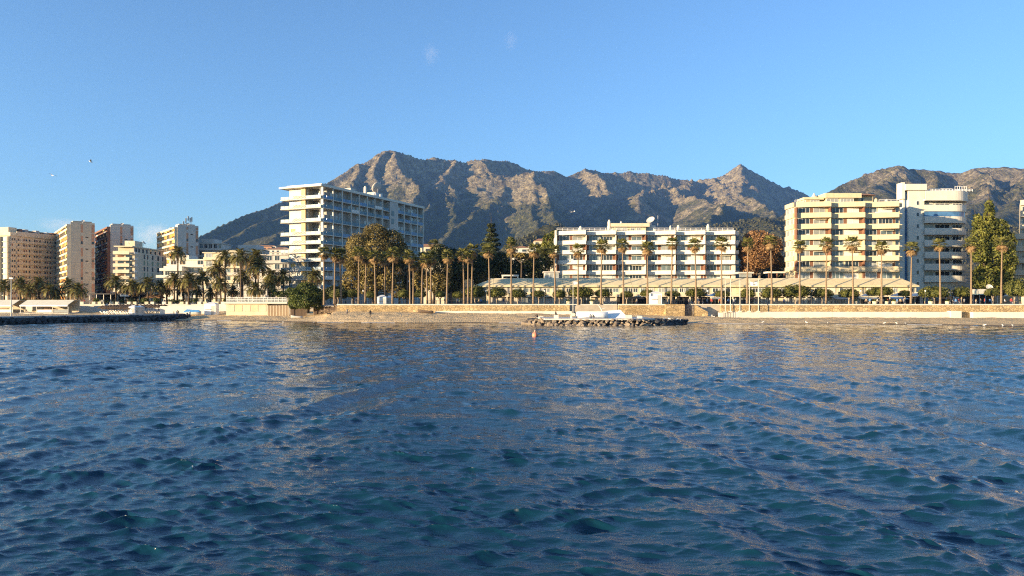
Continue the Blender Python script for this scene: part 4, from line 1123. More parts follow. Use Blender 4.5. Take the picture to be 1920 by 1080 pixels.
# cream block with rounded balconies and narrow green windows
cb = empty('cream_balcony_block', (PX(252.5, 368), 368, PROM_Z - 0.4), R(90)); tag(cb, 'cream block with wide bright balconies and narrow green windows on its side', 'building')
H_ = PZ(461, 368) - PROM_Z + 0.4
box('wall', cb, 0, 34, 0, 9.5, 0, H_ - 3.2, M_TAN)
box('top_floor', cb, 1.5, 33, 1.2, 9.0, H_ - 3.198, H_ - 0.5, M_TAN); box('roof_slab', cb, -1.0, 33.6, 0.6, 9.8, H_ - 0.498, H_, M_CREAM)
M_GREENW = mat('green_shutter', (0.20, 0.24, 0.15), 0.6, 0.1, 0.5)
for (x, w) in ((9, 1.4), (12.6, 1.0), (17.5, 1.6), (23.5, 1.8), (29, 1.2)):
    for k in range(9):
        z = H_ - 5.6 - k * 3.05
        if z > 0.5: window(cb, x, x + w, 0.0, z - 0.4, z + 1.9, M_GREENW if k % 2 else M_GLASSD, 1, False)
for k in range(10):
    z = H_ - 4.2 - k * 3.05
    if z < 0.6: break
    box('parapet', cb, -2.2, -2.0, 1.6, 9.6, z - 0.1, z + 1.55, M_CREAM); box('balcony_slab', cb, -1.99, -0.001, 0.4, 9.6, z - 0.12, z + 0.1, M_CREAM)
    box('parapet', cb, -1.99, 1.2, -0.9, -0.7, z + 0.2, z + 1.2, M_WHITE)
    window(cb, 1.2, 4.4, 0.0, z - 2.3, z - 0.3, M_GLASSD, 2, False, R(-90)); window(cb, 5.4, 8.4, 0.0, z - 2.3, z - 0.3, M_BRICK if k % 3 == 0 else M_GLASSD, 2, False, R(-90))
for x in (3, 6, 10, 14, 18, 23, 28): window(cb, x, x + 1.6, 1.2, H_ - 2.8, H_ - 0.9, M_GLASSD, 1, False)
box('roof_house', cb, 6, 14, 3, 8, H_, H_ + 3.0, M_CREAM); dish(cb, 3, 5, H_ + 1.6, 1.2, (R(50), 0, R(30))); dish(cb, 15, 3, H_ + 2.6, 1.2, (R(50), 0, R(10)))

# white terraced building, and the pale blocks behind the date palms
def flat_block(name, label, px0, px1, py0, Y, depth, m, floors, nwin, seed, shade=False, roof=None, slab=0.5, rot=0.0):
    b = empty(name, (PX(px0, Y), Y, PROM_Z - 0.4), rot); tag(b, label, 'building')
    W_ = PX(px1, Y) - PX(px0, Y); H_ = PZ(py0, Y) - PROM_Z + 0.4
    r = random.Random(seed); fh = H_ / floors
    box('wall', b, 0, W_, 0.0, depth, 0, H_ - 0.35, m); box('roof_slab', b, -0.6, W_ + 0.6, -slab, depth + 0.3, H_ - 0.348, H_, m)
    for k in range(floors):
        z = k * fh
        if k:
            box('balcony_slab', b, -0.3, W_ + 0.3, -1.3, -0.002, z - 0.25, z, m)
            for q in range(max(1, int(W_ / 9))):
                n_ = max(1, int(W_ / 9)); a = q * W_ / n_; c = (q + 1) * W_ / n_
                if r.random() < 0.8: box('parapet', b, a + 0.1, c - 0.1, -1.3, -1.14, z + 0.003, z + 0.95, m if r.random() < 0.7 else M_PALE)
        for q in range(nwin):
            a = (q + 0.18) * W_ / nwin; c = (q + 0.82) * W_ / nwin
            if r.random() < 0.85: window(b, a, c, 0.0, z + 0.5, z + fh - 0.55, r.choice([M_GLASSD, M_GLASS, M_GLASSC, M_DARK]), 2)
    if roof:
        a, c, h = roof; box('roof_house', b, W_ * a, W_ * c, 2, depth - 1, H_ + 0.002, H_ + h, m)
    return b
flat_block('white_terraced_building', 'white terraced building with wide horizontal balconies behind the tall date palm', 317, 384, 486, 320, 12, M_WHITE, 6, 4, 41, roof=(0.1, 0.5, 1.8))
t = empty('white_terrace_wing', (PX(302, 316), 316, PROM_Z - 0.4)); tag(t, 'stepped white terrace wing projecting left of the white terraced building', 'building')
for k, (a, c, y0, y1) in enumerate(((302, 344, 503, 508), (297, 350, 516, 521), (290, 340, 536, 542))):
    box('terrace_slab', t, PX(a, 316) - PX(302, 316), PX(c, 316) - PX(302, 316), -1.5 - k * 0.8, 3.9, PZ(y1, 316) - PROM_Z + 0.4, PZ(y0, 316) - PROM_Z + 0.4, M_WHITE)
box('wall', t, 0.8, PX(340, 316) - PX(302, 316), 0.5, 3.85, 0, PZ(497, 316) - PROM_Z, M_WHITE)
for q in range(6): window(t, 1.5 + (q % 3) * 2.6, 3.4 + (q % 3) * 2.6, 0.5, 7.5 + (q // 3) * 4.6, 9.6 + (q // 3) * 4.6, M_GLASSD, 2)
flat_block('grey_white_block', 'greyish white block with dark windows right of the antenna tower', 373, 417, 456, 420, 14, M_PALE, 9, 5, 42, roof=(0.05, 0.6, 2.6))
flat_block('flat_roofed_block', 'pale flat roofed block with small roof house behind the date palms', 428, 490, 467, 430, 14, M_PALE, 8, 7, 43, roof=(0.25, 0.85, 2.6))
flat_block('cream_villa_block', 'cream apartment house with dark balconies behind the tallest date palms', 383, 452, 473, 300, 14, M_CREAM, 7, 4, 44, roof=(0.55, 1.0, 0.9))
flat_block('pale_balcony_house', 'pale house with rows of balconies between date palms and hotel', 484, 541, 477, 305, 12, M_PALE, 6, 4, 45)
flat_block('low_white_house', 'low white house half hidden behind the date palm trunks', 446, 500, 512, 285, 10, M_WHITE, 4, 4, 46)
# ------------------------------------------------------------------ trees and palms
L_FAN = leaf_mat('fan_palm_leaf', (0.035, 0.048, 0.013), (0.22, 0.21, 0.06), 0.8)
L_DRY = leaf_mat('dry_palm_leaf', (0.16, 0.10, 0.045), (0.46, 0.31, 0.15), 0.8)
L_DATE = leaf_mat('date_palm_leaf', (0.04, 0.05, 0.014), (0.27, 0.23, 0.07), 0.8)
L_FICUS = leaf_mat('clipped_ficus_leaf', (0.035, 0.05, 0.012), (0.20, 0.20, 0.05), 0.9)
L_BROWN = leaf_mat('olive_brown_leaf', (0.07, 0.058, 0.02), (0.30, 0.235, 0.08), 0.35)
L_RUSSET = leaf_mat('russet_leaf', (0.15, 0.075, 0.03), (0.42, 0.24, 0.11), 0.35)
L_DARK = leaf_mat('dark_evergreen_leaf', (0.018, 0.028, 0.009), (0.085, 0.095, 0.032), 0.35)
L_GREEN = leaf_mat('bright_green_leaf', (0.04, 0.055, 0.012), (0.24, 0.24, 0.05), 0.35)
L_BUSH = leaf_mat('deep_green_leaf', (0.02, 0.035, 0.008), (0.13, 0.16, 0.035), 0.5)
M_PTRUNK = mat('palm_trunk', (0.23, 0.165, 0.105), 0.9, 0.25, 1.2, stretch=(1, 1, 5), bump=0.4)
M_DTRUNK = mat('date_palm_trunk', (0.12, 0.085, 0.055), 0.95, 0.3, 2.0, bump=0.6)
M_BARK = mat('pale_bark', (0.30, 0.25, 0.19), 0.9, 0.25, 1.5, bump=0.4)
M_DBARK = mat('dark_bark', (0.10, 0.075, 0.055), 0.9, 0.25, 1.5, bump=0.4)
M_FRUIT = mat('orange_dates', (0.50, 0.22, 0.05), 0.7, 0.2, 3.0)

def rot_to(d):
    return Vector(d).to_track_quat('Z', 'Y').to_matrix()
def fan_crown(seed):
    r = random.Random(seed); V, Fs, mi = [], [], []
    def leaf(az, el, pet, rad, m, droop):
        d = Vector((math.cos(az) * math.cos(el), math.sin(az) * math.cos(el), math.sin(el)))
        side = Vector((-math.sin(az), math.cos(az), 0)); up = side.cross(d) * -1
        c = d * pet + Vector((0, 0, -droop * pet * 0.4))
        b0 = len(V); V.append((0, 0, 0)); V.append(tuple(c + side * 0.03)); V.append(tuple(c - side * 0.03)); Fs.append((b0, b0 + 1, b0 + 2)); mi.append(m)
        nb = 9
        for i in range(nb):
            a = (i / (nb - 1) - 0.5) * 2.9
            dr = (d * math.cos(a) + side * math.sin(a)).normalized()
            L = rad * (0.75 + 0.25 * math.cos(a)) * (0.85 + 0.3 * r.random())
            tip = c + dr * L + Vector((0, 0, -droop * L * 0.45 - 0.06 * r.random())) + up * 0.1 * (r.random() - 0.5)
            w = (side * math.cos(a) - d * math.sin(a)) * 0.085
            mid = c + dr * L * 0.55 + up * 0.05
            b = len(V); V.extend([tuple(c), tuple(mid + w), tuple(tip), tuple(mid - w)]); Fs.append((b, b + 1, b + 2, b + 3)); mi.append(m)
    for i in range(30):
        el = math.asin(min(0.98, -0.25 + 1.2 * (i / 30)))
        leaf(i * 2.39996 + r.random() * 0.4, el + r.uniform(-0.1, 0.1), r.uniform(0.75, 1.0), r.uniform(0.75, 0.95), 0, 0.45 if el < 0.4 else 0.15)
    for i in range(20):
        leaf(i * 2.39996 + r.random(), r.uniform(-1.25, -0.45), r.uniform(0.5, 0.8), r.uniform(0.6, 0.85), 1, 0.7)
    return mesh('crown', V, Fs, [L_FAN, L_DRY], False, mi)
FANS = [fan_crown(s) for s in range(5)]
def trunk_mesh(r0, r1, m, lean, bulge=1.0, seg=8, n=8):
    pts = [(lean * math.sin(1.2 * t) * t, 0.35 * lean * t * (1 - t), t) for t in np.linspace(0, 1, n)]
    rad = [r0 * bulge * (1 - t) ** 3 * 0.5 + r0 + (r1 - r0) * t for t in np.linspace(0, 1, n)]
    # unit height: the object is stretched along z, so only the radii are in metres
    return MB().tube(pts, rad, seg).mesh('trunk', [m], True)
FTRUNK = [trunk_mesh(0.21, 0.13, M_PTRUNK, l) for l in (0.0, 0.25, -0.3)]
def fan_palm(px, py, Y, label, group, i, base=PROM_Z, sc=1.0):
    h = PZ(py, Y) - base
    t = empty('fan_palm', (PX(px, Y), Y, base)); tag(t, label, 'palm tree', group)
    k = i % 3; l = (0.0, 0.25, -0.3)[k]
    if h < 8: k, l = 0, 0
    link('trunk', FTRUNK[k], t, (0, 0, 0), (0, 0, 0), (1, 1, h))
    x = l * math.sin(1.2)
    link('crown', FANS[i % 5], t, (x, 0, h - 0.1), (0, 0, i * 1.3), (sc * (0.93 + 0.15 * ((i * 7) % 5) / 4),) * 3)
    # short ruff of cut leaf bases below the crown
    MB().lathe([(0.17, 0), (0.30, 0.5), (0.26, 1.2), (0.12, 1.35)], 7).build('leaf_bases', [L_DRY], t, (x * 0.97, 0, h - 1.6), smooth=True)
    return t
fp = [(607.5, 473, 190), (627, 476, 191), (639.5, 478, 192), (672.5, 474, 189), (685, 481, 197), (704, 480, 189), (722, 484, 200), (736, 476, 189), (769, 480, 189), (775, 493, 195),
      (791, 482, 192), (801, 487, 189), (808, 482, 195), (838, 479, 188.5), (870, 476, 193), (877.6, 480, 189.5), (884.6, 468, 193), (918, 469, 190), (958.7, 461, 190), (1000, 468, 190), (1041, 470, 190),
      (1084, 468, 190), (1127, 461, 190), (1169, 459, 190), (1214, 464, 190), (1259, 455, 190), (1305, 458, 190), (1353, 456, 190), (1401, 457, 190), (1447, 453, 190),
      (1499.6, 461, 190), (1549, 457, 190), (1599.5, 456, 190), (1653, 463, 190), (1708, 465, 190), (1763, 457, 190), (1821, 457, 190), (1877.5, 455, 190), (1936, 458, 190)]
fp.sort()
for i, (x, y, Y) in enumerate(fp):
    if x < 1900: lb = f'tall slender fan palm on the promenade, {ordinal(i)} fan palm from the left'
    else: lb = 'fan palm just beyond the right edge of the view'
    fan_palm(x, y, Y, lb, 'fan palms along the promenade', i, PROM_Z, 1.34)
fp2 = [(815, 458, 245), (958, 452, 260), (1012, 474, 240), (662, 495, 215), (749, 497, 214), (763, 500, 216), (1118, 556, 196)]
for i, (x, y, Y) in enumerate(fp2[:6]):
    fan_palm(x, y, Y, f'fan palm among the dark trees behind the promenade row, {ordinal(sorted(q[0] for q in fp2[:6]).index(x))} of these from the left', 'fan palms standing back among the trees', i + 2, PROM_Z, 1.25)

def date_crown(seed, n=46, Lr=3.0, old=10):
    r = random.Random(seed); V, Fs, mi = [], [], []
    for i in range(n):
        az = i * 2.39996 + r.uniform(-0.2, 0.2)
        el = math.radians(82 - 105 * (i / n) ** 0.85 + r.uniform(-6, 6))
        L = Lr * r.uniform(0.85, 1.12)
        m = 1 if i > n - old else 0
        pts = []; p = Vector((0, 0, 0)); e = el
        for s in range(7):
            pts.append(p.copy())
            p = p + Vector((math.cos(az) * math.cos(e), math.sin(az) * math.cos(e), math.sin(e))) * (L / 6)
            e -= math.radians(13 + 5 * r.random())
        side = Vector((-math.sin(az), math.cos(az), 0))
        for s in range(6):
            a, b = pts[s], pts[s + 1]
            d = (b - a).normalized(); up = side.cross(d)
            q = len(V); V.extend([tuple(a + side * 0.035), tuple(a - side * 0.035), tuple(b)]); Fs.append((q, q + 1, q + 2)); mi.append(m)
            for h in (0.0, 0.33, 0.66):
                if s == 0 and h < 0.6: continue
                for sg in (-1, 1):
                    c = a + (b - a) * h
                    ll = (0.75 if s < 4 else 0.55) * r.uniform(0.8, 1.15)
                    tip = c + d * ll * 0.75 + side * sg * ll * 0.7 - up * ll * 0.12 + Vector((0, 0, -0.12))
                    q = len(V); V.extend([tuple(c), tuple(c + d * 0.21), tuple(tip)]); Fs.append((q, q + 1, q + 2)); mi.append(m)
    return mesh('crown', V, Fs, [L_DATE, L_DRY], False, mi)
DATES = [date_crown(s, 54 + 3 * s, 3.0, 5 + 2 * s) for s in range(4)]
DTRUNK = [trunk_mesh(0.24, 0.20, M_DTRUNK, l) for l in (0.0, 0.2, -0.25)]
fruit_me = MB()
for q in range(7):
    a = q * 0.9
    fruit_me.tube([(0, 0, 0), (0.45 * math.cos(a), 0.45 * math.sin(a), -0.1), (0.7 * math.cos(a), 0.7 * math.sin(a), -0.75)], [0.04, 0.10, 0.16], 5)
fruit_me = fruit_me.mesh('date_bunch', [M_FRUIT])
dp = [(8, 535, 238, 1.0), (38, 532, 238, 1.0), (56, 544, 236, 0.9), (73, 531, 238, 1.0), (93, 543, 237, 0.9), (109, 550, 240, 0.85), (128, 534, 241, 1.0), (145, 543, 232, 1.05),
      (218, 528, 240, 1.15), (247, 536, 238, 1.0), (262, 540, 246, 0.9), (277, 532, 238, 1.1), (301, 537, 240, 0.95), (313, 541, 246, 0.85), (327, 524, 238, 1.05), (332.6, 474, 244, 1.05),
      (354, 525, 236, 1.15), (381.5, 519, 240, 1.05), (406, 504, 245, 1.1), (422, 481, 244, 1.1), (414, 531, 238, 1.0), (369, 545, 248, 0.8), (395, 548, 248, 0.8), (436, 545, 246, 0.85), (452, 481, 238, 1.2), (455, 519, 243, 1.1),
      (479, 481, 246, 1.2), (484, 499, 242, 1.25), (479, 541, 236, 1.0), (505, 533, 240, 1.0), (510, 517, 242, 1.1), (531, 518, 244, 1.05), (588, 517, 232, 1.0), (236, 545, 248, 0.8), (345, 543, 247, 0.8)]
dp.sort()
for i, (x, y, Y, sc) in enumerate(dp):
    base = PROM_Z
    h = PZ(y, Y) - base
    t = empty('date_palm', (PX(x, Y), Y, base))
    fr = x in (452, 505, 414)
    tag(t, f'date palm with arching feathery fronds, {ordinal(i)} date palm from the left' + (', hung with orange fruit' if fr else ''), 'palm tree', 'date palms on the left promenade')
    k = i % 3; l = (0.0, 0.2, -0.25)[k]
    link('trunk', DTRUNK[k], t, (0, 0, 0), (0, 0, 0), (1.1, 1.1, h))
    link('crown', DATES[i % 4], t, (l * math.sin(1.2), 0, h), (0, 0, i * 2.1), (sc * 1.25,) * 3)
    if fr: link('date_bunch', fruit_me, t, (l * math.sin(1.2), 0, h - 0.1), (0, 0, i), (1.6, 1.6, 1.4))

def leaf_cloud(blobs, n, size, seed, shell=0.72, flat=0.0):
    """n leaf faces spread through the outer part of a crown made of ellipsoids (cx,cy,cz,rx,ry,rz)"""
    g = np.random.default_rng(seed)
    B = np.array(blobs, dtype=float)
    vol = (B[:, 3] * B[:, 4] * B[:, 5]) ** (2 / 3); pr = vol / vol.sum()
    k = g.choice(len(B), n, p=pr)
    d = g.normal(size=(n, 3)); d /= np.linalg.norm(d, axis=1)[:, None]
    rad = shell + (1.05 - shell) * g.random(n) ** 0.6
    # twigs: pull leaves into small clusters so that gaps open between them
    nc = max(12, n // 26)
    cd = g.normal(size=(nc, 3)); cd /= np.linalg.norm(cd, axis=1)[:, None]
    ci = g.integers(0, nc, n)
    pull = g.random(n)[:, None] * 0.0 + 0.78
    d2 = cd[ci] + g.normal(size=(n, 3)) * 0.17
    d = np.where(g.random(n)[:, None] < pull, d2, d); d /= np.linalg.norm(d, axis=1)[:, None]
    bump = 0.90 + 0.16 * g.random(nc)[ci]
    P = B[k, :3] + d * B[k, 3:6] * (rad * bump)[:, None]
    if flat: P[:, 2] = np.maximum(P[:, 2], B[k, 2] - B[k, 5] * flat + g.random(n) * 0.2)
    nrm = d * 0.7 + g.normal(size=(n, 3)) * 0.55; nrm /= np.linalg.norm(nrm, axis=1)[:, None]
    ref = g.normal(size=(n, 3)); a = np.cross(nrm, ref); a /= np.linalg.norm(a, axis=1)[:, None]; b = np.cross(nrm, a)
    s = size * (0.6 + 0.8 * g.random(n))[:, None]
    bend = nrm * s * 0.25
    V = np.stack([P - a * s, P - b * s * 0.55 + bend, P + a * s, P + b * s * 0.55 + bend], 1).reshape(-1, 3)
    return V, np.arange(4 * n).reshape(n, 4)
def limbs(blobs, base, r0, seed, top=None):
    r = random.Random(seed); mb = MB()
    B = sorted(blobs, key=lambda q: q[2])
    zc = sum(q[2] for q in B) / len(B)
    fork = Vector((base[0], base[1], base[2] + (min(q[2] - q[5] * 0.4 for q in B) - base[2]) * 0.85 + 0.3))
    mb.tube([base, tuple((Vector(base) + fork) / 2 + Vector((r.uniform(-.3, .3), r.uniform(-.3, .3), 0))), tuple(fork)], [r0 * 1.25, r0, r0 * 0.85], 8)
    for q in blobs:
        e = Vector(q[:3]); m = (fork + e) / 2 + Vector((r.uniform(-.1, .1) * q[3], r.uniform(-.1, .1) * q[4], -0.1 * q[5]))
        mb.tube([tuple(fork - Vector((0, 0, r0 * 0.5))), tuple(m), tuple(e), tuple(e + (e - fork) * 0.25)], [r0 * 0.55, r0 * 0.38, r0 * 0.2, 0.03], 5)
        for s in range(3):
            d = Vector((r.uniform(-1, 1), r.uniform(-1, 1), r.uniform(-0.2, 1))).normalized()
            mb.tube([tuple(e), tuple(e + Vector((d.x * q[3], d.y * q[4], d.z * q[5])) * 0.85)], [r0 * 0.18, 0.02], 4)
    return mb
def px_blobs(lst, Y, depth=1.0):
    """ellipsoids given by their place in the view: (px, py, half width px, half height px, depth offset in m)"""
    out = []
    for (px, py, w, h, dy) in lst:
        y = Y + dy
        out.append((PX(px, y), y, PZ(py, y), w * y / F, max(w, h * 0.8) * y / F * 0.85 * depth, h * y / F))
    return out
def tree(name, label, cat, lst, Y, base_px, lm, bark, n, size, seed, r0=0.45, base_z=PROM_Z, shell=0.6, group=None, depth=1.0):
    bl = px_blobs(lst, Y, depth)
    loc = (PX(base_px, Y), Y, base_z)
    t = empty(name, loc); tag(t, label, cat, group)
    bl = [(b[0] - loc[0], b[1] - loc[1], b[2] - loc[2], b[3], b[4], b[5]) for b in bl]
    V, Q = leaf_cloud(bl, n, size, seed, shell)
    link('crown', np_mesh('crown', V, Q, lm), t)
    limbs(bl, (0, 0, 0), r0, seed).build('trunk', [bark], t, smooth=True)
    return t
tree('brown_crowned_tree', 'big round olive-brown tree in front of the white hotel', 'tree',
     [(705, 440, 26, 20, 0), (672, 462, 24, 24, -2), (735, 455, 24, 24, 1), (706, 475, 34, 26, -3), (662, 490, 20, 20, 0), (750, 480, 18, 26, 0), (690, 510, 26, 22, 0), (735, 512, 22, 22, 1)], 214, 706, L_BROWN, M_DBARK, 21000, 0.26, 1, 0.6)
tree('vine_covered_tree', 'tangled brownish tree between the hotel and the fan palm cluster', 'tree',
     [(805, 505, 22, 22, 0), (820, 530, 24, 20, -2), (790, 525, 16, 20, 0), (835, 510, 14, 16, 0)], 206, 812, L_BROWN, M_DBARK, 5200, 0.28, 2, 0.35)
tree('shaded_brown_tree', 'shaded brown tree low behind the white kiosk', 'tree',
     [(690, 535, 24, 18, 0), (660, 525, 18, 20, 1), (725, 530, 20, 18, 0), (745, 545, 14, 14, 0)], 211, 700, L_BROWN, M_DBARK, 4200, 0.3, 3, 0.35)
tree('dark_evergreen_tree', 'dark evergreen tree left of the shopping terrace', 'tree',
     [(845, 485, 22, 20, 0), (825, 478, 20, 20, 4), (860, 505, 26, 22, 0), (842, 530, 28, 24, 2)], 226, 846, L_DARK, M_DBARK, 7000, 0.36, 4, 0.45)
tree('dense_evergreen_tree', 'dense dark tree just behind the left end of the terrace roof', 'tree',
     [(915, 500, 22, 22, 0), (935, 490, 20, 18, 2), (905, 520, 22, 18, -2), (945, 512, 22, 20, 2), (890, 500, 18, 26, 4)], 232, 920, L_DARK, M_DBARK, 7000, 0.36, 5, 0.45)
tree('shady_hedge_tree', 'dark broad tree below the hillside villa', 'tree',
     [(985, 495, 24, 18, 0), (1010, 498, 22, 20, 2), (1030, 480, 16, 22, 6), (965, 505, 18, 18, 0), (1000, 515, 30, 14, 0)], 236, 995, L_DARK, M_DBARK, 7000, 0.38, 6, 0.45)
tree('golden_bush_tree', 'small golden-topped tree in front of the dark trees', 'tree',
     [(975, 479, 16, 5, 0), (995, 480, 16, 5, 1), (960, 478, 10, 6, 0)], 229, 978, leaf_mat('golden_leaf', (0.12, 0.10, 0.03), (0.30, 0.22, 0.07), 0.5), M_DBARK, 1500, 0.3, 7, 0.25)
tree('round_hill_tree', 'round green tree at the left end of the long cream block', 'tree',
     [(1030, 455, 14, 18, 0), (1018, 470, 14, 14, 2), (1042, 445, 12, 14, 4)], 262, 1030, L_GREEN, M_DBARK, 3200, 0.36, 8, 0.35)
tree('russet_plane_tree', 'russet brown plane tree between the two cream buildings', 'tree',
     [(1420, 450, 26, 18, 0), (1445, 462, 22, 22, -2), (1400, 470, 18, 22, 0), (1425, 480, 30, 24, -2), (1405, 500, 18, 20, 0), (1452, 490, 18, 18, 2)], 238, 1424, L_RUSSET, M_BARK, 11500, 0.32, 9, 0.6)
tree('shaded_tree', 'dark shaded tree low beneath the russet plane tree', 'tree',
     [(1440, 512, 22, 16, 0), (1462, 505, 14, 20, 1), (1410, 518, 18, 10, 0)], 243, 1440, L_DARK, M_DBARK, 2600, 0.36, 10, 0.4)
def spire(px, top, bot, half, Y, steps, seed):
    r = random.Random(seed); out = []
    for i in range(steps):
        t = (i + 0.5) / steps
        out.append((px + r.uniform(-0.18, 0.18) * half * t, top + (bot - top) * t, max(2.5, half * (0.15 + 0.85 * t ** 0.8) * r.uniform(0.75, 1.1)), (bot - top) / steps * 0.85, r.uniform(-1, 1)))
    return out
tree('spreading_cypress', 'big bright green cypress right of the rounded white block', 'tree',
     spire(1855, 380, 470, 26, 221, 6, 3) + [(1838, 438, 15, 20, -1), (1832, 415, 8, 14, 0), (1874, 428, 16, 18, 0), (1888, 455, 15, 22, 1), (1836, 470, 17, 24, -2), (1865, 480, 28, 28, 0), (1892, 490, 12, 26, 0), (1850, 520, 26, 24, 0), (1882, 520, 18, 24, 0)], 221, 1860, L_GREEN, M_DBARK, 13000, 0.36, 11, 0.7)
tree('dark_background_tree', 'dark tree mass behind the cypress at promenade level', 'tree',
     [(1846, 520, 20, 26, 0), (1870, 530, 22, 24, 2), (1890, 515, 14, 30, 2), (1835, 535, 14, 18, 0)], 250, 1862, L_DARK, M_DBARK, 4500, 0.45, 12, 0.45)
tree('gap_conifer', 'narrow green conifer in the gap between tower and rounded block', 'tree',
     spire(1693, 408, 520, 11, 246, 7, 5) + [(1690, 520, 10, 25, 0)], 246, 1693, L_GREEN, M_DBARK, 3600, 0.33, 13, 0.4)
tree('araucaria', 'pointed dark Norfolk pine standing before the mountain', 'tree', [(q[0], q[1], q[2] * 1.5, q[3] * 0.5, q[4]) for q in spire(921, 418, 508, 22, 262, 10, 8)], 262, 921, L_DARK, M_DBARK, 6000, 0.34, 14, 0.45)
tree('beach_tree', 'broad deep green tree overhanging the beach shacks', 'tree',
     [(575, 543, 20, 14, 0), (557, 556, 16, 16, -1), (590, 556, 18, 16, 0), (572, 565, 26, 14, -2), (552, 570, 12, 10, 0), (597, 570, 12, 10, 0)], 194, 576, L_BUSH, M_DBARK, 7500, 0.24, 15, 0.5, 2.1)
tree('roadside_bush', 'rounded green bush between date palms and the beach tree', 'bush', [(515, 551, 12, 8, 0), (530, 553, 12, 8, 0), (545, 548, 10, 9, 0)], 238, 528, L_BUSH, M_DBARK, 1500, 0.26, 16, 0.2)
tree('hotel_front_tree', 'dark tree in the shade at the foot of the hotel', 'tree', [(625, 548, 16, 12, 0), (645, 545, 14, 14, 1), (610, 552, 10, 10, 0)], 212, 630, L_DARK, M_DBARK, 2400, 0.3, 17, 0.25)
tree('garden_tree', 'dark garden tree right of the hotel foot', 'tree', [(770, 530, 18, 24, 0), (782, 510, 14, 18, 2), (765, 550, 16, 12, 0)], 224, 772, L_DARK, M_DBARK, 3200, 0.34, 18, 0.35)
hd = empty('clipped_hedge', (PX(40, 243), 243, PROM_Z)); tag(hd, 'long clipped green hedge behind the left restaurants', 'hedge')
w_ = PX(106, 243) - PX(40, 243)
V, Q = leaf_cloud([(w_ * (i + 0.5) / 7, 0, 0.9, w_ / 11, 0.7, 0.95) for i in range(7)], 2600, 0.18, 19, 0.7); link('foliage', np_mesh('foliage', V, Q, L_BUSH), hd)

# clipped ficus along the promenade: mushroom crowns on pale trunks, three shapes reused
def ficus_parts(seed):
    g = random.Random(seed)
    bl = [(0, 0, 0, 1, 1, 1.0)] + [(0.55 * math.cos(a), 0.55 * math.sin(a), -0.05 + 0.12 * g.random(), 0.62, 0.62, 0.8) for a in (0.4, 1.5, 2.7, 3.9, 5.2)]
    V, Q = leaf_cloud(bl, 2600, 0.085, seed, 0.86, 0.55)
    return np_mesh('crown', V, Q, L_FICUS)
FIC = [ficus_parts(40 + s) for s in range(4)]
def ficus_core():
    mb = MB(); mb.lathe([(0.1, -0.42), (0.92, -0.4), (1.08, -0.05), (0.92, 0.42), (0.55, 0.78), (0.1, 0.9)], 12); return mb.mesh('crown_core', [L_FICUS], True)
FCORE = ficus_core()
def ficus_trunk(seed):
    g = random.Random(seed); mb = MB()
    mb.tube([(0, 0, 0), (g.uniform(-.15, .15), 0, 1.2), (0.05, 0, 2.0)], [0.24, 0.17, 0.15], 7)
    for k in range(3):
        a = k * 2.1 + g.random(); mb.tube([(0.02, 0, 1.5), (0.5 * math.cos(a), 0.5 * math.sin(a), 2.4), (1.0 * math.cos(a), 1.0 * math.sin(a), 3.4)], [0.14, 0.1, 0.05], 5)
    return mb.mesh('trunk', [M_BARK], True)
FTR = [ficus_trunk(s) for s in range(3)]
fic = [(634, 30, 543, 557, 205), (661, 28, 543, 557, 206), (694, 21, 546, 558, 200), (757, 21, 543, 557, 197), (788, 22, 543, 557, 196), (825, 18, 545, 557, 196), (858, 20, 546, 558, 196), (891, 35, 535, 557, 197), (932, 34, 539, 556, 196), (971, 32, 542, 557, 196), (1010, 28, 544, 556, 196), (1049, 25, 543, 557, 196),
       (1090, 45, 538, 556, 196), (1131, 29, 542, 556, 196), (1175, 23, 545, 557, 197), (1214, 26, 543, 555, 197), (1261, 26, 545, 556, 196), (1305, 37, 540, 556, 196), (1354, 28, 544, 556, 196), (1402, 27, 541, 557, 196), (1446, 36, 539, 557, 196), (1492, 52, 534, 556, 196),
       (1541, 38, 540, 556, 196), (1592, 33, 541, 557, 196), (1650, 44, 538, 554, 196), (1697, 21, 544, 555, 197), (1752, 48, 536, 557, 196), (1803, 32, 538, 556, 196), (1861, 27, 540, 554, 196), (1910, 42, 523, 555, 194)]
for i, (px, w, y0, y1, Y) in enumerate(fic):
    t = empty('clipped_ficus', (PX(px, Y), Y, PROM_Z)); tag(t, f'clipped mushroom-shaped ficus on the promenade, {ordinal(i)} ficus from the left', 'tree', 'clipped ficus trees along the promenade')
    hw = w * 0.5 * Y / F; h = (y1 - y0) * Y / F; zc = PZ(y1, Y) - PROM_Z + h * 0.35
    c = link('crown', FIC[i % 4], t, (0, 0, zc), (0, 0, i * 1.9), (hw * 1.0, hw * 0.95, h * 0.66))
    link('crown_fill', FCORE, c, (0, 0, 0), (0, 0, 0), (0.86, 0.86, 0.86))  # solid leaf-coloured core fills the crown against see-through
    link('trunk', FTR[i % 3], t, (0, 0, 0), (0, 0, i), (1, 1, max(0.5, (zc) / 3.0)))
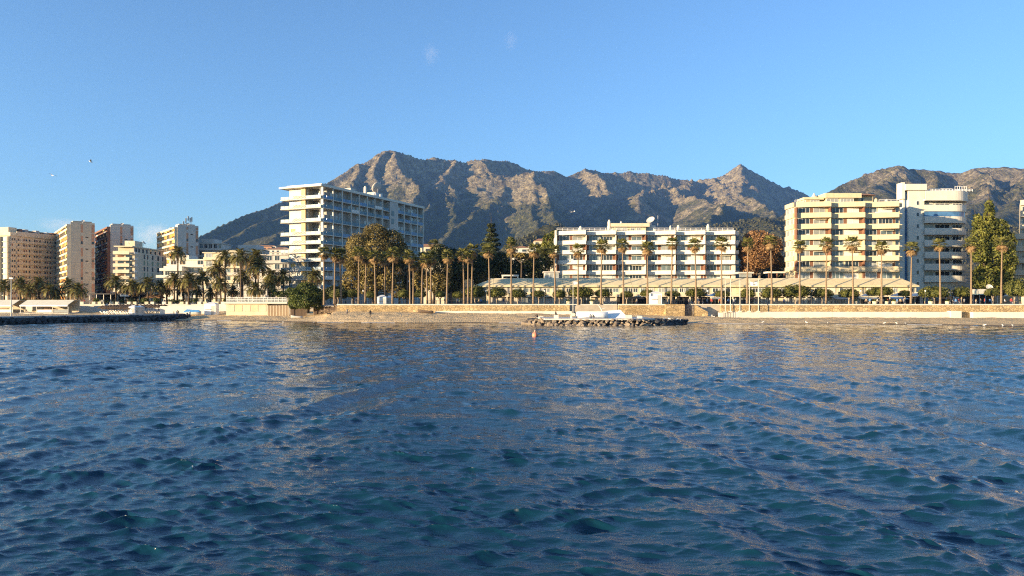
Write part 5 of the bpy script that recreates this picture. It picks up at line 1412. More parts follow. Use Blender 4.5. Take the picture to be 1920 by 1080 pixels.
# ------------------------------------------------------------------ rocks, jetties, beach things
def rock_mesh(seed, m):
    g = random.Random(seed); bm = bmesh.new(); bmesh.ops.create_icosphere(bm, subdivisions=2, radius=1.15)
    sx, sy, sz = g.uniform(0.9, 1.3), g.uniform(0.7, 1.0), g.uniform(0.55, 0.8)
    off = Vector((g.random() * 50, g.random() * 50, g.random() * 50))
    pl = [(Vector((g.uniform(-1, 1), g.uniform(-1, 1), g.uniform(-1, 1))).normalized(), g.uniform(0.42, 0.8)) for _ in range(14)]
    for v in bm.verts:
        p = v.co * (1 + 0.22 * mnoise.noise(v.co * 1.3 + off))
        for n, d in pl:
            e = p.dot(n) - d
            if e > 0: p = p - n * e
        v.co = Vector((p.x * sx, p.y * sy, p.z * sz))
    me = bpy.data.meshes.new('rock'); bm.to_mesh(me); bm.free(); me.materials.append(m); return me
ROCKS = [rock_mesh(s, M_ROCK) for s in range(9)]; DROCKS = [rock_mesh(s + 30, M_DROCK) for s in range(8)]

# round rock-armoured platform in front of the beach
jx0, jx1 = PX(1030, 151), PX(1215, 151)
JT = empty('rock_platform', (PX(1120, 152), 152, 0)); tag(JT, 'low concrete platform edged with tan boulders at the water', 'jetty')
ox, oy = JT.location.x, 152
top = PZ(597.5, 150)
out = [(jx0 - 0.5, 150.2), (jx0 + 8, 149.2), (jx1 - 5, 149.4), (jx1 + 1.0, 151), (jx1 + 6.5, 157), (jx1 + 5, 168), (jx0 - 4, 168), (jx0 - 3, 156)]
MB().prism([(p[0] - ox, p[1] - oy) for p in out], -0.8, top - 0.25).build('core', [M_DROCK], JT)
deck = [(jx0 - 1, 149.6), (jx0 + 8, 148.6), (jx1 - 3, 148.8), (jx1 + 1.5, 151.5), (jx1 + 2, 167), (jx0 - 2, 167)]
MB().prism([(p[0] - ox, p[1] - oy) for p in deck], top - 0.248, top + 0.02).build('deck', [M_CONC], JT)
g = random.Random(5)
edge = [(PX(985, 157), 156.5), (PX(1005, 152), 152.0), (PX(1040, 149), 148.4), (PX(1100, 148), 147.2), (PX(1200, 148), 147.4), (PX(1240, 149), 149), (PX(1290, 158), 158.5)]
def along(pts, t):
    L = [math.dist(a, b) for a, b in zip(pts[:-1], pts[1:])]; s = t * sum(L)
    for (a, b), l in zip(zip(pts[:-1], pts[1:]), L):
        if s <= l: return (a[0] + (b[0] - a[0]) * s / l, a[1] + (b[1] - a[1]) * s / l)
        s -= l
    return pts[-1]
for i in range(126):
    row = i % 3
    t = (i + g.random()) / 126
    x, y = along(edge, min(t, 1))
    sc = g.uniform(0.38, 0.95) * (1.0 if row == 0 else 0.85)
    z = (0.05, 0.55, 0.95)[row] + g.uniform(-0.12, 0.12); y += (0.0, 0.8, 1.5)[row]
    if t > 0.78: z *= 0.85
    if t < 0.1: z *= 0.8
    dk = t > 0.70 and g.random() < 0.8
    link('rock', (DROCKS[i % 8] if dk else ROCKS[i % 9]), JT, (x - ox, y - oy, z), (g.uniform(-.5, .5), g.uniform(-.5, .5), g.random() * 6.28), (sc, sc, sc))
# white bits on the dark rocks are gulls; they are built below

# dark groyne on the left; its shade is put into the rock colour
GA = [(-190, 112), (PX(0, 158), 156), (PX(150, 176), 174), (PX(330, 200), 198), (PX(350, 208), 206)]
GR = empty('rock_groyne', (GA[1][0], GA[1][1], 0)); tag(GR, 'long dark rock groyne low in the water at the left', 'jetty')
mb = MB()
ox, oy = GA[1]
for a, b in zip(GA[:-1], GA[1:]):
    d = Vector((b[0] - a[0], b[1] - a[1])).normalized(); n = Vector((d.y, -d.x))
    mb.prism([(a[0] + n.x * 1.4 - ox, a[1] + n.y * 1.4 - oy), (b[0] + n.x * 1.4 - ox, b[1] + n.y * 1.4 - oy), (b[0] - n.x * 3.5 - ox, b[1] - n.y * 3.5 - oy), (a[0] - n.x * 3.5 - ox, a[1] - n.y * 3.5 - oy)], -0.8, 1.25)
mb.build('core', [M_DROCK], GR)
mbt = MB()
for a, b in zip(GA[:-1], GA[1:]):
    d = Vector((b[0] - a[0], b[1] - a[1])).normalized(); n = Vector((d.y, -d.x))
    mbt.prism([(a[0] + n.x * 0.4 - ox, a[1] + n.y * 0.4 - oy), (b[0] + n.x * 0.4 - ox, b[1] + n.y * 0.4 - oy), (b[0] - n.x * 3.2 - ox, b[1] - n.y * 3.2 - oy), (a[0] - n.x * 3.2 - ox, a[1] - n.y * 3.2 - oy)], 1.252, 1.62)
mbt.build('cap', [M_GREY], GR)
for i in range(170):
    t = 0.42 + 0.58 * (i + g.random()) / 170
    x, y = along(GA, min(t, 0.999)); x2, y2 = along(GA, min(t + 0.01, 1))
    d = Vector((x2 - x, y2 - y)); d = d.normalized() if d.length > 0 else Vector((0, 1)); n = Vector((d.y, -d.x))
    row = i % 3; sc = g.uniform(0.6, 0.95)
    off = (2.5, 1.8, 1.1)[row]
    link('rock', DROCKS[i % 8], GR, (x + n.x * off - ox, y + n.y * off - oy, (0.1, 0.55, 1.0)[row] + g.uniform(-.1, .1)), (g.uniform(-.5, .5), g.uniform(-.5, .5), g.random() * 6.28), (sc, sc, sc * 0.9))

# things on the platform
def bz_(px, Y): return beach_h(PX(px, Y), Y)
def hull_mesh(L, W_, H_, m, upside=False):
    n = 12; V = []; Fs = []
    for i in range(n + 1):
        t = i / n; w = W_ / 2 * (math.sin(math.pi * min(1, 0.12 + 0.88 * (1 - abs(2 * t - 1) ** 2.2))) if False else (1 - abs(2 * t - 1) ** 2.6) ** 0.7 + 0.02)
        sh = H_ * (1 + 0.22 * abs(2 * t - 1) ** 2)
        x = (t - 0.5) * L
        V += [(x, -w, sh), (x, -w * 0.86, H_ * 0.45), (x, -w * 0.35, 0.05), (x, w * 0.35, 0.05), (x, w * 0.86, H_ * 0.45), (x, w, sh)]
    for i in range(n):
        for k in range(5): Fs.append((i * 6 + k, i * 6 + k + 1, (i + 1) * 6 + k + 1, (i + 1) * 6 + k))
        Fs.append((i * 6 + 5, i * 6, (i + 1) * 6, (i + 1) * 6 + 5))
    if upside: V = [(v[0], v[1], H_ * 1.25 - v[2]) for v in V]
    return mesh('hull', V, Fs, [m], True)
jz = PZ(597.5, 152)
bt = empty('upturned_boat', (PX(1110, 153.5), 153.5, jz)); tag(bt, 'white upturned boat lying on the rock platform', 'boat')
link('hull', hull_mesh(6.6, 2.2, 1.15, M_WCANVAS, True), bt)
box('keel', bt, -3.0, 3.0, -0.05, 0.05, 1.36, 1.5, M_WHITE)
cv = empty('canvas_shelter', (PX(1150, 155), 155, jz)); tag(cv, 'white wedge-shaped canvas shelter on the rock platform', 'shelter')
V = [(-3.4, 0.0, 0.0), (3.0, -1.4, 0.0), (3.6, 2.6, 0.0), (-3.0, 3.4, 0.0), (-1.6, 1.4, 1.5), (1.6, 0.9, 1.75)]
MB().add(V, [(3, 2, 1, 0), (0, 1, 5, 4), (1, 2, 5), (2, 3, 4, 5), (3, 0, 4)]).build('canvas', [M_WCANVAS], cv)
MB().tube([V[4], V[5]], 0.07, 5).build('ridge_pole', [M_METAL], cv)
mn = empty('white_sculpture', (PX(1131, 158), 158, jz)); tag(mn, 'thin white leaning sculpture mast behind the upturned boat', 'sculpture')
MB().tube([(0, 0, 0), (-0.1, 0, 1.2), (-0.6, 0, 2.2), (-1.2, 0, 2.9)], [0.16, 0.13, 0.1, 0.04], 6).build('mast', [M_WHITE], mn); MB().tube([(-0.5, 0, 1.9), (0.5, 0, 2.1)], [0.06, 0.04], 5).build('arm', [M_WHITE], mn)
box('plinth', mn, -0.4, 0.4, -0.4, 0.4, -0.05, 0.25, M_CONC)
for i, (px, w, h, lb) in enumerate(((1178, 12, 6, 'larger white concrete block at the right of the platform'), (1199, 9, 4.5, 'smaller white concrete block at the far right of the platform'), (1071, 3, 5, 'small white bollard block left of the upturned boat'), (1172, 9, 9, 'cream block standing on the sand behind the platform'))):
    Y = 153 if i < 3 else 164
    b = empty('concrete_block', (PX(px, Y), Y, jz if i < 3 else bz_(px, 164) )); tag(b, lb, 'block')
    ww = w * Y / F / 2; box('block', b, -ww, ww, -0.5, 0.5, 0, h * Y / F, M_WHITE); box('block_cap', b, -ww - 0.05, ww + 0.05, -0.55, 0.55, h * Y / F + 0.002, h * Y / F + 0.1, M_CONC)
bn = empty('litter_bin', (PX(1203, 170), 170, bz_(1203, 170))); tag(bn, 'small blue grey litter bin on the sand behind the platform', 'bin')
MB().lathe([(0.3, 0), (0.36, 0.95), (0.4, 1.0), (0.36, 1.0)], 10).build('drum', [M_GREY], bn); MB().lathe([(0.4, 0), (0.42, 0.12), (0.1, 0.25)], 10).build('lid', [M_DMETAL], bn, (0, 0, 1.0))
ks = empty('beach_kiosk_sign', (PX(1012, 165), 165, bz_(1012, 165))); tag(ks, 'small pale notice board on the sand left of the platform', 'sign')
for a in (-0.6, 0.55): box('post', ks, a, a + 0.08, 0, 0.08, 0, 1.3, M_METAL)
box('board', ks, -0.8, 0.8, -0.05, -0.002, 1.0, 1.7, M_PALE)

# buoy
by = empty('buoy', (PX(1003, DW(631)), DW(631), -0.1)); tag(by, 'small pinkish orange mooring buoy floating in the sea', 'buoy')
mb_o = mat('faded_orange_plastic', (0.62, 0.24, 0.15), 0.5, 0.12, 3.0)
MB().lathe([(0.12, -0.25), (0.34, 0.0), (0.40, 0.28), (0.32, 0.55), (0.14, 0.68)], 12).build('float', [mb_o], by, smooth=True); MB().lathe([(0.12, 0), (0.12, 0.2), (0.05, 0.25)], 8).build('cap', [mb_o], by, (0, 0, 0.66))
MB().tube([(0.1, 0, 0.85), (0, 0, 1.02), (-0.1, 0, 0.85)], 0.025, 5).build('ring', [M_METAL], by)

# gulls
def gull_mesh(fly=False):
    mb = MB()
    mb.tube([(-0.30, 0, 0.20), (-0.18, 0, 0.22), (0.0, 0, 0.24), (0.13, 0, 0.29), (0.19, 0, 0.37), (0.25, 0, 0.385), (0.32, 0, 0.37)], [0.02, 0.06, 0.095, 0.075, 0.05, 0.045, 0.008], 7)
    if fly:
        for s in (-1, 1): mb.add([(0.1, 0, 0.27), (-0.1, 0, 0.27), (-0.12, s * 0.35, 0.4), (0.08, s * 0.35, 0.42), (-0.2, s * 0.75, 0.3), (0.0, s * 0.5, 0.42)], [(0, 1, 2, 3), (3, 2, 4, 5)], 1)
    else:
        mb.tube([(0.0, 0.04, 0.18), (0.0, 0.04, 0.0)], 0.012, 4, 1); mb.tube([(0.0, -0.04, 0.18), (0.0, -0.04, 0.0)], 0.012, 4, 1)
    return mb.mesh('body', [M_WCANVAS, M_GREY], True)
GS, GF = gull_mesh(), gull_mesh(True)
gl = [(1430, 606.3), (1512, 606.6), (1552, 606.0), (1658, 606.4), (1681, 606.6), (1698, 607.2), (1846, 608.8), (1880, 609.2), (1899, 609.8)]
for i, (px, py) in enumerate(gl):
    Y = float(shore_y(np.array([PX(px, 155.0)]))[0]) + 1.4
    b = empty('gull', (PX(px, Y), Y, max(bz_(px, Y), 0.02) )); tag(b, f'white gull standing at the water edge, {ordinal(i)} from the left on the right beach', 'gull', 'gulls on the right beach')
    link('body', GS, b, (0, 0, 0), (0, 0, i * 2.0), (1.1, 1.1, 1.1))
for i, (px, py) in enumerate(((1245, 599.2), (1256, 599.5), (1264, 600.2), (1272, 600.8), (1280, 601.6))):
    b = empty('gull', (PX(px, 153), 153 + i * 0.5, PZ(py, 153) - 0.1)); tag(b, f'white gull resting on the dark boulders, {ordinal(i)} from the left there', 'gull', 'gulls on the dark boulders')
    link('body', GS, b, (0, 0, 0), (0, 0, 1 + i * 1.7), (1.1, 1.1, 1.1))
for i, (px, py, lb) in enumerate(((1072, 401, 'lower of two white gulls flying before the mountain shadow'), (1077, 399, 'upper of two white gulls flying before the mountain shadow'), (98, 332, 'tiny dark bird gliding in the left sky'), (170, 306, 'tiny dark bird high in the left sky'))):
    b = empty('flying_gull', PT(px, py, 150)); tag(b, lb, 'gull'); link('body', GF, b, (0, 0, 0), (0.2, 0, 0.6 + i), (1.3, 1.3, 1.3))

# beach bar pavilions on the left
def pavilion(px0, px1, Y, label, seed):
    z0 = bz_((px0 + px1) / 2, Y)
    b = empty('beach_restaurant', (PX(px0, Y), Y, z0)); tag(b, label, 'restaurant')
    W_ = PX(px1, Y) - PX(px0, Y); h1 = PZ(572, Y) - z0; h2 = PZ(562.5, Y) - z0
    r = random.Random(seed); nb_ = max(2, int(W_ / 4))
    for i in range(nb_):
        a, c = i * W_ / nb_, (i + 1) * W_ / nb_ - 0.06
        V = [(a, -0.3, h1), (c, -0.3, h1), (c, 3.2, h2), (a, 3.2, h2)]; V = [(p[0], p[1], p[2] - 0.12) for p in V] + V
        MB().add(V, [(3, 2, 1, 0), (4, 5, 6, 7), (0, 1, 5, 4), (1, 2, 6, 5), (2, 3, 7, 6), (3, 0, 4, 7)]).build('awning_panel', [M_CANVAS], b)
    box('valance', b, 0, W_, -0.42, -0.302, h1 - 0.4, h1 - 0.02, M_WCANVAS)
    for i in range(nb_ + 1): box('post', b, min(i * W_ / nb_, W_ - 0.14), min(i * W_ / nb_, W_ - 0.14) + 0.14, 0, 0.14, 0, h1 - 0.13, M_WHITE)
    box('back_wall', b, 0, W_, 5.6, 5.9, 0, h2 - 0.13, M_BEIGE); box('flat_roof', b, 0, W_, 3.26, 5.9, h2 - 0.12, h2 + 0.05, M_CREAM); box('floor', b, -0.2, W_ + 0.2, -0.4, 5.5, -0.5, 0.25, M_CONC)
    box('bar_counter', b, W_ * 0.3, W_ * 0.6, 3.6, 4.3, 0.253, 1.4, M_BRICK)
    for i in range(nb_):
        a, c = i * W_ / nb_ + 0.2, (i + 1) * W_ / nb_ - 0.1
        if r.random() < 0.75:
            box('balustrade_rail', b, a, c, 0.0, 0.08, 1.1, 1.2, M_WHITE); box('balustrade_panel', b, a + 0.1, c - 0.1, 0.02, 0.06, 0.35, 1.05, M_WCANVAS if r.random() < 0.5 else M_GLASSC)
        if r.random() < 0.12: box('roller_screen', b, a, c, 0.05, 0.08, h1 - 1.2, h1 - 0.15, M_GLASSC)
    for i in range(nb_ * 2):
        x = r.random() * (W_ - 1.2) + 0.3; y = 1 + r.random() * 2
        MB().box(-.35, .35, -.35, .35, 0.70, 0.75).box(-.04, .04, -.04, .04, 0, 0.70).build('table', [M_WOOD if i % 2 else M_WHITE], b, (x, y, 0.253))
        MB().box(-.2, .2, -.2, .2, 0.42, 0.46).box(-.2, .2, .16, .2, 0.46, 0.95).box(-.18, -.14, -.18, -.14, 0, .42).box(.14, .18, -.18, -.14, 0, .42).box(-.18, -.14, .15, .19, 0, .42).box(.14, .18, .15, .19, 0, .42).build('chair', [M_DWOOD if i % 3 else M_ORANGE], b, (x + 0.6, y, 0.253), (0, 0, r.random() * 6))
    return b
pavilion(-40, 24, 222, 'cream awning beach restaurant cut by the left edge', 1)
pavilion(38, 128, 222, 'long cream awning beach restaurant under the small date palms', 2)
lp = empty('tall_lamp_mast', (PX(21, 205), 205, bz_(21, 205))); tag(lp, 'tall white beach floodlight mast at the far left', 'lamp mast')
MB().tube([(0, 0, 0), (0, 0, PZ(523, 205) - bz_(21, 205))], [0.16, 0.09], 8).build('pole', [M_WHITE], lp); box('floodlight', lp, -0.5, 0.5, -0.2, 0.2, PZ(523, 205) - bz_(21, 205), PZ(520.5, 205) - bz_(21, 205), M_METAL)
box('base', lp, -1.0, 1.0, -0.6, 0.6, -0.2, 0.25, M_DROCK)

# left promenade wall and bars behind the parasols
lw = empty('promenade_wall', (0, 236, 0)); tag(lw, 'low white promenade wall behind the parasols and date palms', 'wall')
xs = [-330, PX(30, 236), PX(150, 236), PX(230, 236), PX(300, 236), PX(380, 236), PX(440, 236), PX(540, 236)]
for a, c in zip(xs[:-1], xs[1:]): box('wall', lw, a, c - 0.03, 0, 1.19, 0.5, PROM_Z + 0.12, M_CONC)
for i in range(26):
    x = PX(150 + i * 11, 236); 
    if i % 3 != 1: box('planter', lw, x, x + 1.1, -0.01, 0.9, PROM_Z + 0.123, PROM_Z + 0.9, M_CREAM if i % 2 else M_WHITE)
bar = empty('dark_roofed_bar', (PX(165, 240), 240, PROM_Z)); tag(bar, 'beach bar with wide flat dark roof behind the thatched parasols', 'bar')
W_ = PX(262, 240) - PX(165, 240); h_ = PZ(550, 240) - PROM_Z
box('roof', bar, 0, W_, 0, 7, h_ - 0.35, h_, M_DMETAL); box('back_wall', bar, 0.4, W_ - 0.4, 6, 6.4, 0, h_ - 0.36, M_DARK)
for i in range(8): box('post', bar, 0.2 + i * (W_ - 0.6) / 7, 0.4 + i * (W_ - 0.6) / 7, 0.2, 0.4, 0, h_ - 0.353, M_WHITE)
box('counter', bar, W_ * 0.55, W_ * 0.85, 3, 3.8, 0, 1.1, M_WOOD); box('screen', bar, W_ * 0.1, W_ * 0.3, 0.5, 0.6, 0, 1.5, M_GLASSC); box('sign_board', bar, W_ * 0.62, W_ * 0.8, -0.1, -0.003, h_ - 1.0, h_ - 0.4, M_WCANVAS)
th_ = empty('thatched_bar', (PX(266, 239), 239, PROM_Z)); tag(th_, 'low bar with ragged brown thatched roof between date palm trunks', 'bar')
W_ = PX(300, 239) - PX(266, 239)
V = [(0, -0.5, 2.0), (W_, -0.5, 2.0), (W_, 4.5, 2.0), (0, 4.5, 2.0), (0.8, 2.0, 3.3), (W_ - 0.8, 2.0, 3.3)]
MB().add(V, [(3, 2, 1, 0), (0, 1, 5, 4), (1, 2, 5), (2, 3, 4, 5), (3, 0, 4)]).build('thatch_roof', [mat('russet_thatch', (0.36, 0.19, 0.09), 0.95, 0.3, 2.0, bump=0.5)], th_)
for x in (0.3, W_ / 2, W_ - 0.45): box('post', th_, x, x + 0.15, 0, 0.15, 0, 1.998, M_WOOD)
box('counter', th_, 0.5, W_ - 0.5, 1.0, 1.7, 0, 1.1, M_DWOOD)

# thatched parasols and sunbeds in rows
pm = MB(); pm.tube([(0, 0, 0), (0, 0, 2.3)], 0.05, 5); P_POLE = pm.mesh('pole', [M_WOOD])
pc = MB(); pc.lathe([(1.35, 1.75), (1.30, 1.82), (0.8, 2.15), (0.05, 2.5)], 10); P_CAP = pc.mesh('canopy', [M_THATCH])
pf = MB()
for k in range(14):
    a = k * 0.449; pf.add([(1.36 * math.cos(a), 1.36 * math.sin(a), 1.78), (1.36 * math.cos(a + .35), 1.36 * math.sin(a + .35), 1.78), (1.42 * math.cos(a + .17), 1.42 * math.sin(a + .17), 1.5)], [(0, 1, 2)])
P_FR = pf.mesh('fringe', [M_THATCH])
sb = MB(); sb.box(-0.32, 0.32, -0.95, 0.45, 0.28, 0.36).add([(-0.32, 0.45, 0.28), (0.32, 0.45, 0.28), (0.32, 1.0, 0.75), (-0.32, 1.0, 0.75), (-0.32, 0.45, 0.36), (0.32, 0.45, 0.36), (0.32, 0.97, 0.83), (-0.32, 0.97, 0.83)], BOXF)
SB_PAD = sb.mesh('mattress', [M_WCANVAS])
sl = MB()
for x in (-.3, .24):
    for y in (-.9, .4): sl.box(x, x + .06, y, y + .06, 0, .28)
SB_LEG = sl.mesh('legs', [M_METAL])
r = random.Random(77); k = 0; beds = []
rows = [(215, 196, 246, 12), (220, 190, 268, 15), (225, 205, 300, 16), (230, 222, 312, 14)]
for ri, (Y, a, c, n) in enumerate(rows):
    for i in range(n):
        px = a + (c - a) * (i + 0.5) / n + r.uniform(-1, 1)
        x = PX(px, Y); z = bz_(px, Y)
        t = empty('thatched_parasol', (x, Y, z)); tag(t, f'dark thatched beach parasol, {ordinal(i)} from the left in the {ORD[ri]} row from the water', 'parasol', 'thatched parasols on the left beach')
        s = 0.95 + 0.15 * r.random()
        link('pole', P_POLE, t); c_ = link('canopy', P_CAP, t, (0, 0, 0), (r.uniform(-.06, .06), 0, r.random() * 6)); link('fringe', P_FR, c_)
        if ri < 3:
            d = empty('sunbed', (x + 0.9, Y - 1.2, bz_(px, Y - 1.2))); d.rotation_euler = (0, 0, R(160) + r.uniform(-.3, .3)); tag(d, f'white sunbed beside the {ordinal(i)} parasol of the {ORD[ri]} row from the water', 'sunbed', 'sunbeds on the left beach')
            link('mattress', SB_PAD, d); link('legs', SB_LEG, d)
# white cabins and sheds
def cabin(name, label, px0, px1, y0, y1, Y, m, roof=M_WCANVAS, depth=2.5, door=True):
    z0 = bz_((px0 + px1) / 2, Y) if Y < 236 else PROM_Z
    if Y < WALL_Y + 50 and px0 > 630: z0 = PROM_Z
    b = empty(name, (PX(px0, Y), Y, z0)); tag(b, label, 'cabin')
    W_ = PX(px1, Y) - PX(px0, Y); H_ = PZ(y0, Y) - z0
    box('wall', b, 0, W_, 0, depth, 0, H_ - 0.15, m)
    V = [(-0.1, -0.15, H_ - 0.148), (W_ + 0.1, -0.15, H_ - 0.148), (W_ + 0.1, depth + 0.15, H_ - 0.148), (-0.1, depth + 0.15, H_ - 0.148), (W_ * 0.3, depth / 2, H_ + 0.35), (W_ * 0.7, depth / 2, H_ + 0.35)]
    MB().add(V, [(3, 2, 1, 0), (0, 1, 5, 4), (1, 2, 5), (2, 3, 4, 5), (3, 0, 4)]).build('roof', [roof], b)
    if door:
        box('door', b, W_ * 0.62, W_ * 0.9, -0.04, -0.002, 0.05, H_ * 0.8, M_PALE); box('counter_shelf', b, W_ * 0.08, W_ * 0.55, -0.25, -0.003, H_ * 0.45, H_ * 0.5, M_GREY)
    return b
cabin('changing_cabin', 'white beach changing cabin among the thatched parasols', 241, 252, 574.5, 584, 214, M_WCANVAS)
cabin('changing_cabin', 'greyish white cabin just right of the other changing cabin', 254, 263, 575, 584, 215, M_PALE)
cabin('beach_shed', 'white shed at the end of the low white wall', 383, 404, 569, 585, 214, M_WCANVAS)
cabin('promenade_kiosk', 'white kiosk on the promenade before the brown tree', 707, 724, 556, 571, 192, M_WCANVAS)
cabin('promenade_kiosk', 'white kiosk on the promenade before the long cream block', 1220, 1241, 549, 571, 193, M_WCANVAS)
cabin('grey_kiosk', 'small grey cabin attached right of the white kiosk near the brown tree', 724.5, 733, 557, 571, 193, M_PALE)
ww_ = empty('beach_wall', (0, 216, 0)); tag(ww_, 'low white wall along the beach left of the white shed', 'wall')
for a, c in ((300, 345), (345.3, 383)): box('wall', ww_, PX(a, 218), PX(c, 218), 2, 2.3, 0.5, PZ(574, 218), M_WHITE)
bc = empty('covered_boat', (PX(361, 212), 212, bz_(361, 212))); tag(bc, 'boat under a bright blue tarpaulin by the low white wall', 'boat')
link('hull', hull_mesh(5.0, 1.9, 0.9, M_WHITE), bc)
V = [(-2.4, -0.9, 0.85), (2.4, -0.9, 0.85), (2.4, 0.9, 0.85), (-2.4, 0.9, 0.85), (-1.6, 0, 1.7), (1.8, 0, 1.5)]
MB().add(V, [(3, 2, 1, 0), (0, 1, 5, 4), (1, 2, 5), (2, 3, 4, 5), (3, 0, 4)]).build('tarpaulin', [M_BLUE], bc)
# terrace building with white railing
TY = 208.0; tz = bz_(480, TY)
tb = empty('beach_terrace_house', (PX(424, TY), TY, tz)); tag(tb, 'low beach building with railed roof terrace and patched cream wall', 'building')
def tx(p): return PX(p, TY) - PX(424, TY)
def tzz(p): return PZ(p, TY) - tz
box('wall', tb, 0, tx(501), 0, 8, -0.6, tzz(569.5), M_CREAM); box('roof_slab', tb, tx(420), tx(540), -0.9, 8.3, tzz(569.5) + 0.002, tzz(566), M_WHITE)
rail(tb, 'railing', tx(426), tx(538), -0.6, tzz(566), tzz(557.5), M_FRAME, 1.0)
for i in range(9): box('railing_panel', tb, tx(427) + i * 1.85, tx(427) + i * 1.85 + 1.7, -0.58, -0.55, tzz(565.5), tzz(559.5), M_GLASSC)
for i in range(5): box('wall_panel', tb, 0.4 + i * 2.2, 2.3 + i * 2.2, -0.06, -0.002, tzz(584), tzz(572), M_YELL if i % 2 else M_CREAM)
box('lower_wall', tb, tx(501) + 0.003, tx(541), 1.5, 7, -0.6, tzz(569.5), M_GREY)
wf = empty('wooden_fence', (PX(501, 203), 203, 0)); tag(wf, 'brown plank fence right of the beach terrace building', 'fence')
for i in range(30):
    x = i * 0.2; zz = bz_(501 + i * 1.36, 203)
    box('plank', wf, x, x + 0.185, 0, 0.05, zz - 0.2, PZ(572.5, 203) + random.Random(i).uniform(-.12, .1), M_WOOD if i % 4 else M_BEIGE)
box('rail', wf, 0, 6, 0.052, 0.12, 2.6, 2.7, M_DWOOD)
# shacks under the beach tree
def shack(px0, px1, y0, Y, label, seed):
    z0 = bz_((px0 + px1) / 2, Y); b = empty('beach_shack', (PX(px0, Y), Y, z0)); tag(b, label, 'shack')
    W_ = PX(px1, Y) - PX(px0, Y); H_ = PZ(y0, Y) - z0; r = random.Random(seed)
    n = max(3, int(W_ / 0.35))
    for i in range(n): box('plank', b, i * W_ / n, (i + 1) * W_ / n - 0.02, 0.3, 0.36, -0.2, H_ * r.uniform(0.72, 0.85), M_DWOOD)
    V = [(-0.3, -0.5, H_ * 0.86), (W_ + 0.3, -0.5, H_ * 0.86), (W_ + 0.3, 3, H_), (-0.3, 3, H_)]; V = [(p[0], p[1], p[2] - 0.1) for p in V] + V
    MB().add(V, [(3, 2, 1, 0), (4, 5, 6, 7), (0, 1, 5, 4), (1, 2, 6, 5), (2, 3, 7, 6), (3, 0, 4, 7)]).build('roof', [M_GREY], b)
    for x in (0, W_ - 0.12): box('post', b, x, x + 0.12, -0.3, -0.18, -0.2, H_ * 0.85, M_WOOD)
    return b
shack(545, 575, 570, 198, 'dark wooden shack under the beach tree, the left one', 1); shack(588, 607, 569.5, 196, 'open dark shack with white posts right of the beach tree', 2)
shack(608, 631, 571, 192, 'collapsing dark shack against the end of the stone wall', 3)
dw = empty('driftwood_pile', (PX(618, 188), 188, bz_(618, 188))); tag(dw, 'heap of broken branches and boards beside the stone wall', 'driftwood')
r = random.Random(9)
for i in range(22):
    a = r.random() * 6.28; L_ = r.uniform(0.8, 2.2); c = (r.uniform(-1.8, 1.8), r.uniform(-.6, .6), r.uniform(0.1, 0.9))
    MB().tube([(c[0] - L_ / 2 * math.cos(a), c[1], max(0.05, c[2] - L_ / 3 * math.sin(a))), (c[0] + L_ / 2 * math.cos(a), c[1], max(0.05, c[2] + L_ / 3 * math.sin(a)))], [0.07, 0.03], 5).build('branch', [M_WOOD], dw)
for i, (px, py, lb, L_) in enumerate(((798, 585, 'dark rowing boat pulled up against the stone wall', 4.0), (556, 590, 'small grey boat lying on the sand near the fence', 3.2))):
    Y = 183 if i == 0 else 186
    b = empty('rowing_boat', (PX(px, Y), Y, bz_(px, Y))); b.rotation_euler = (0, R(4), R(-12)); tag(b, lb, 'boat'); link('hull', hull_mesh(L_, 1.4, 0.65, M_DWOOD if i == 0 else M_GREY), b)
    for q in (-0.8, 0.5): box('thwart', b, q, q + 0.25, -0.55, 0.55, 0.5, 0.56, M_WOOD)

# thin broken line of foam where the wavelets run out on the sand
xs_ = np.arange(-75, 175, 0.35)
ysf = shore_y(xs_) - 0.25 + 0.5 * fbm(xs_ / 5, xs_ * 0 + 3, 3, 91) + 0.25 * fbm(xs_ / 1.3, xs_ * 0 + 8, 2, 95)
wd = np.clip(0.45 * (vnoise(xs_ / 6, xs_ * 0, 97) - 0.38) + 0.12 * (vnoise(xs_ / 0.9, xs_ * 0, 99) - 0.5), 0, 0.4)
V, Fs = [], []
for x, y, w in zip(xs_, ysf, wd):
    z = max(0.05, beach_h(x, y)) + 0.04
    V += [(x, y - w, z - 0.02), (x, y, z + 0.03), (x, y + w, z + 0.0)]
for i in range(len(xs_) - 1):
    if wd[i] > 0.03 and wd[i + 1] > 0.03:
        b0 = i * 3; Fs += [(b0, b0 + 3, b0 + 4, b0 + 1), (b0 + 1, b0 + 4, b0 + 5, b0 + 2)]
tag(link('surf_foam', mesh('surf_foam', V, Fs, [mat('surf_white', (0.72, 0.72, 0.70), 0.8, 0.2, 2.0)], True)), 'thin broken line of white foam along the beach', 'foam', kind='stuff')
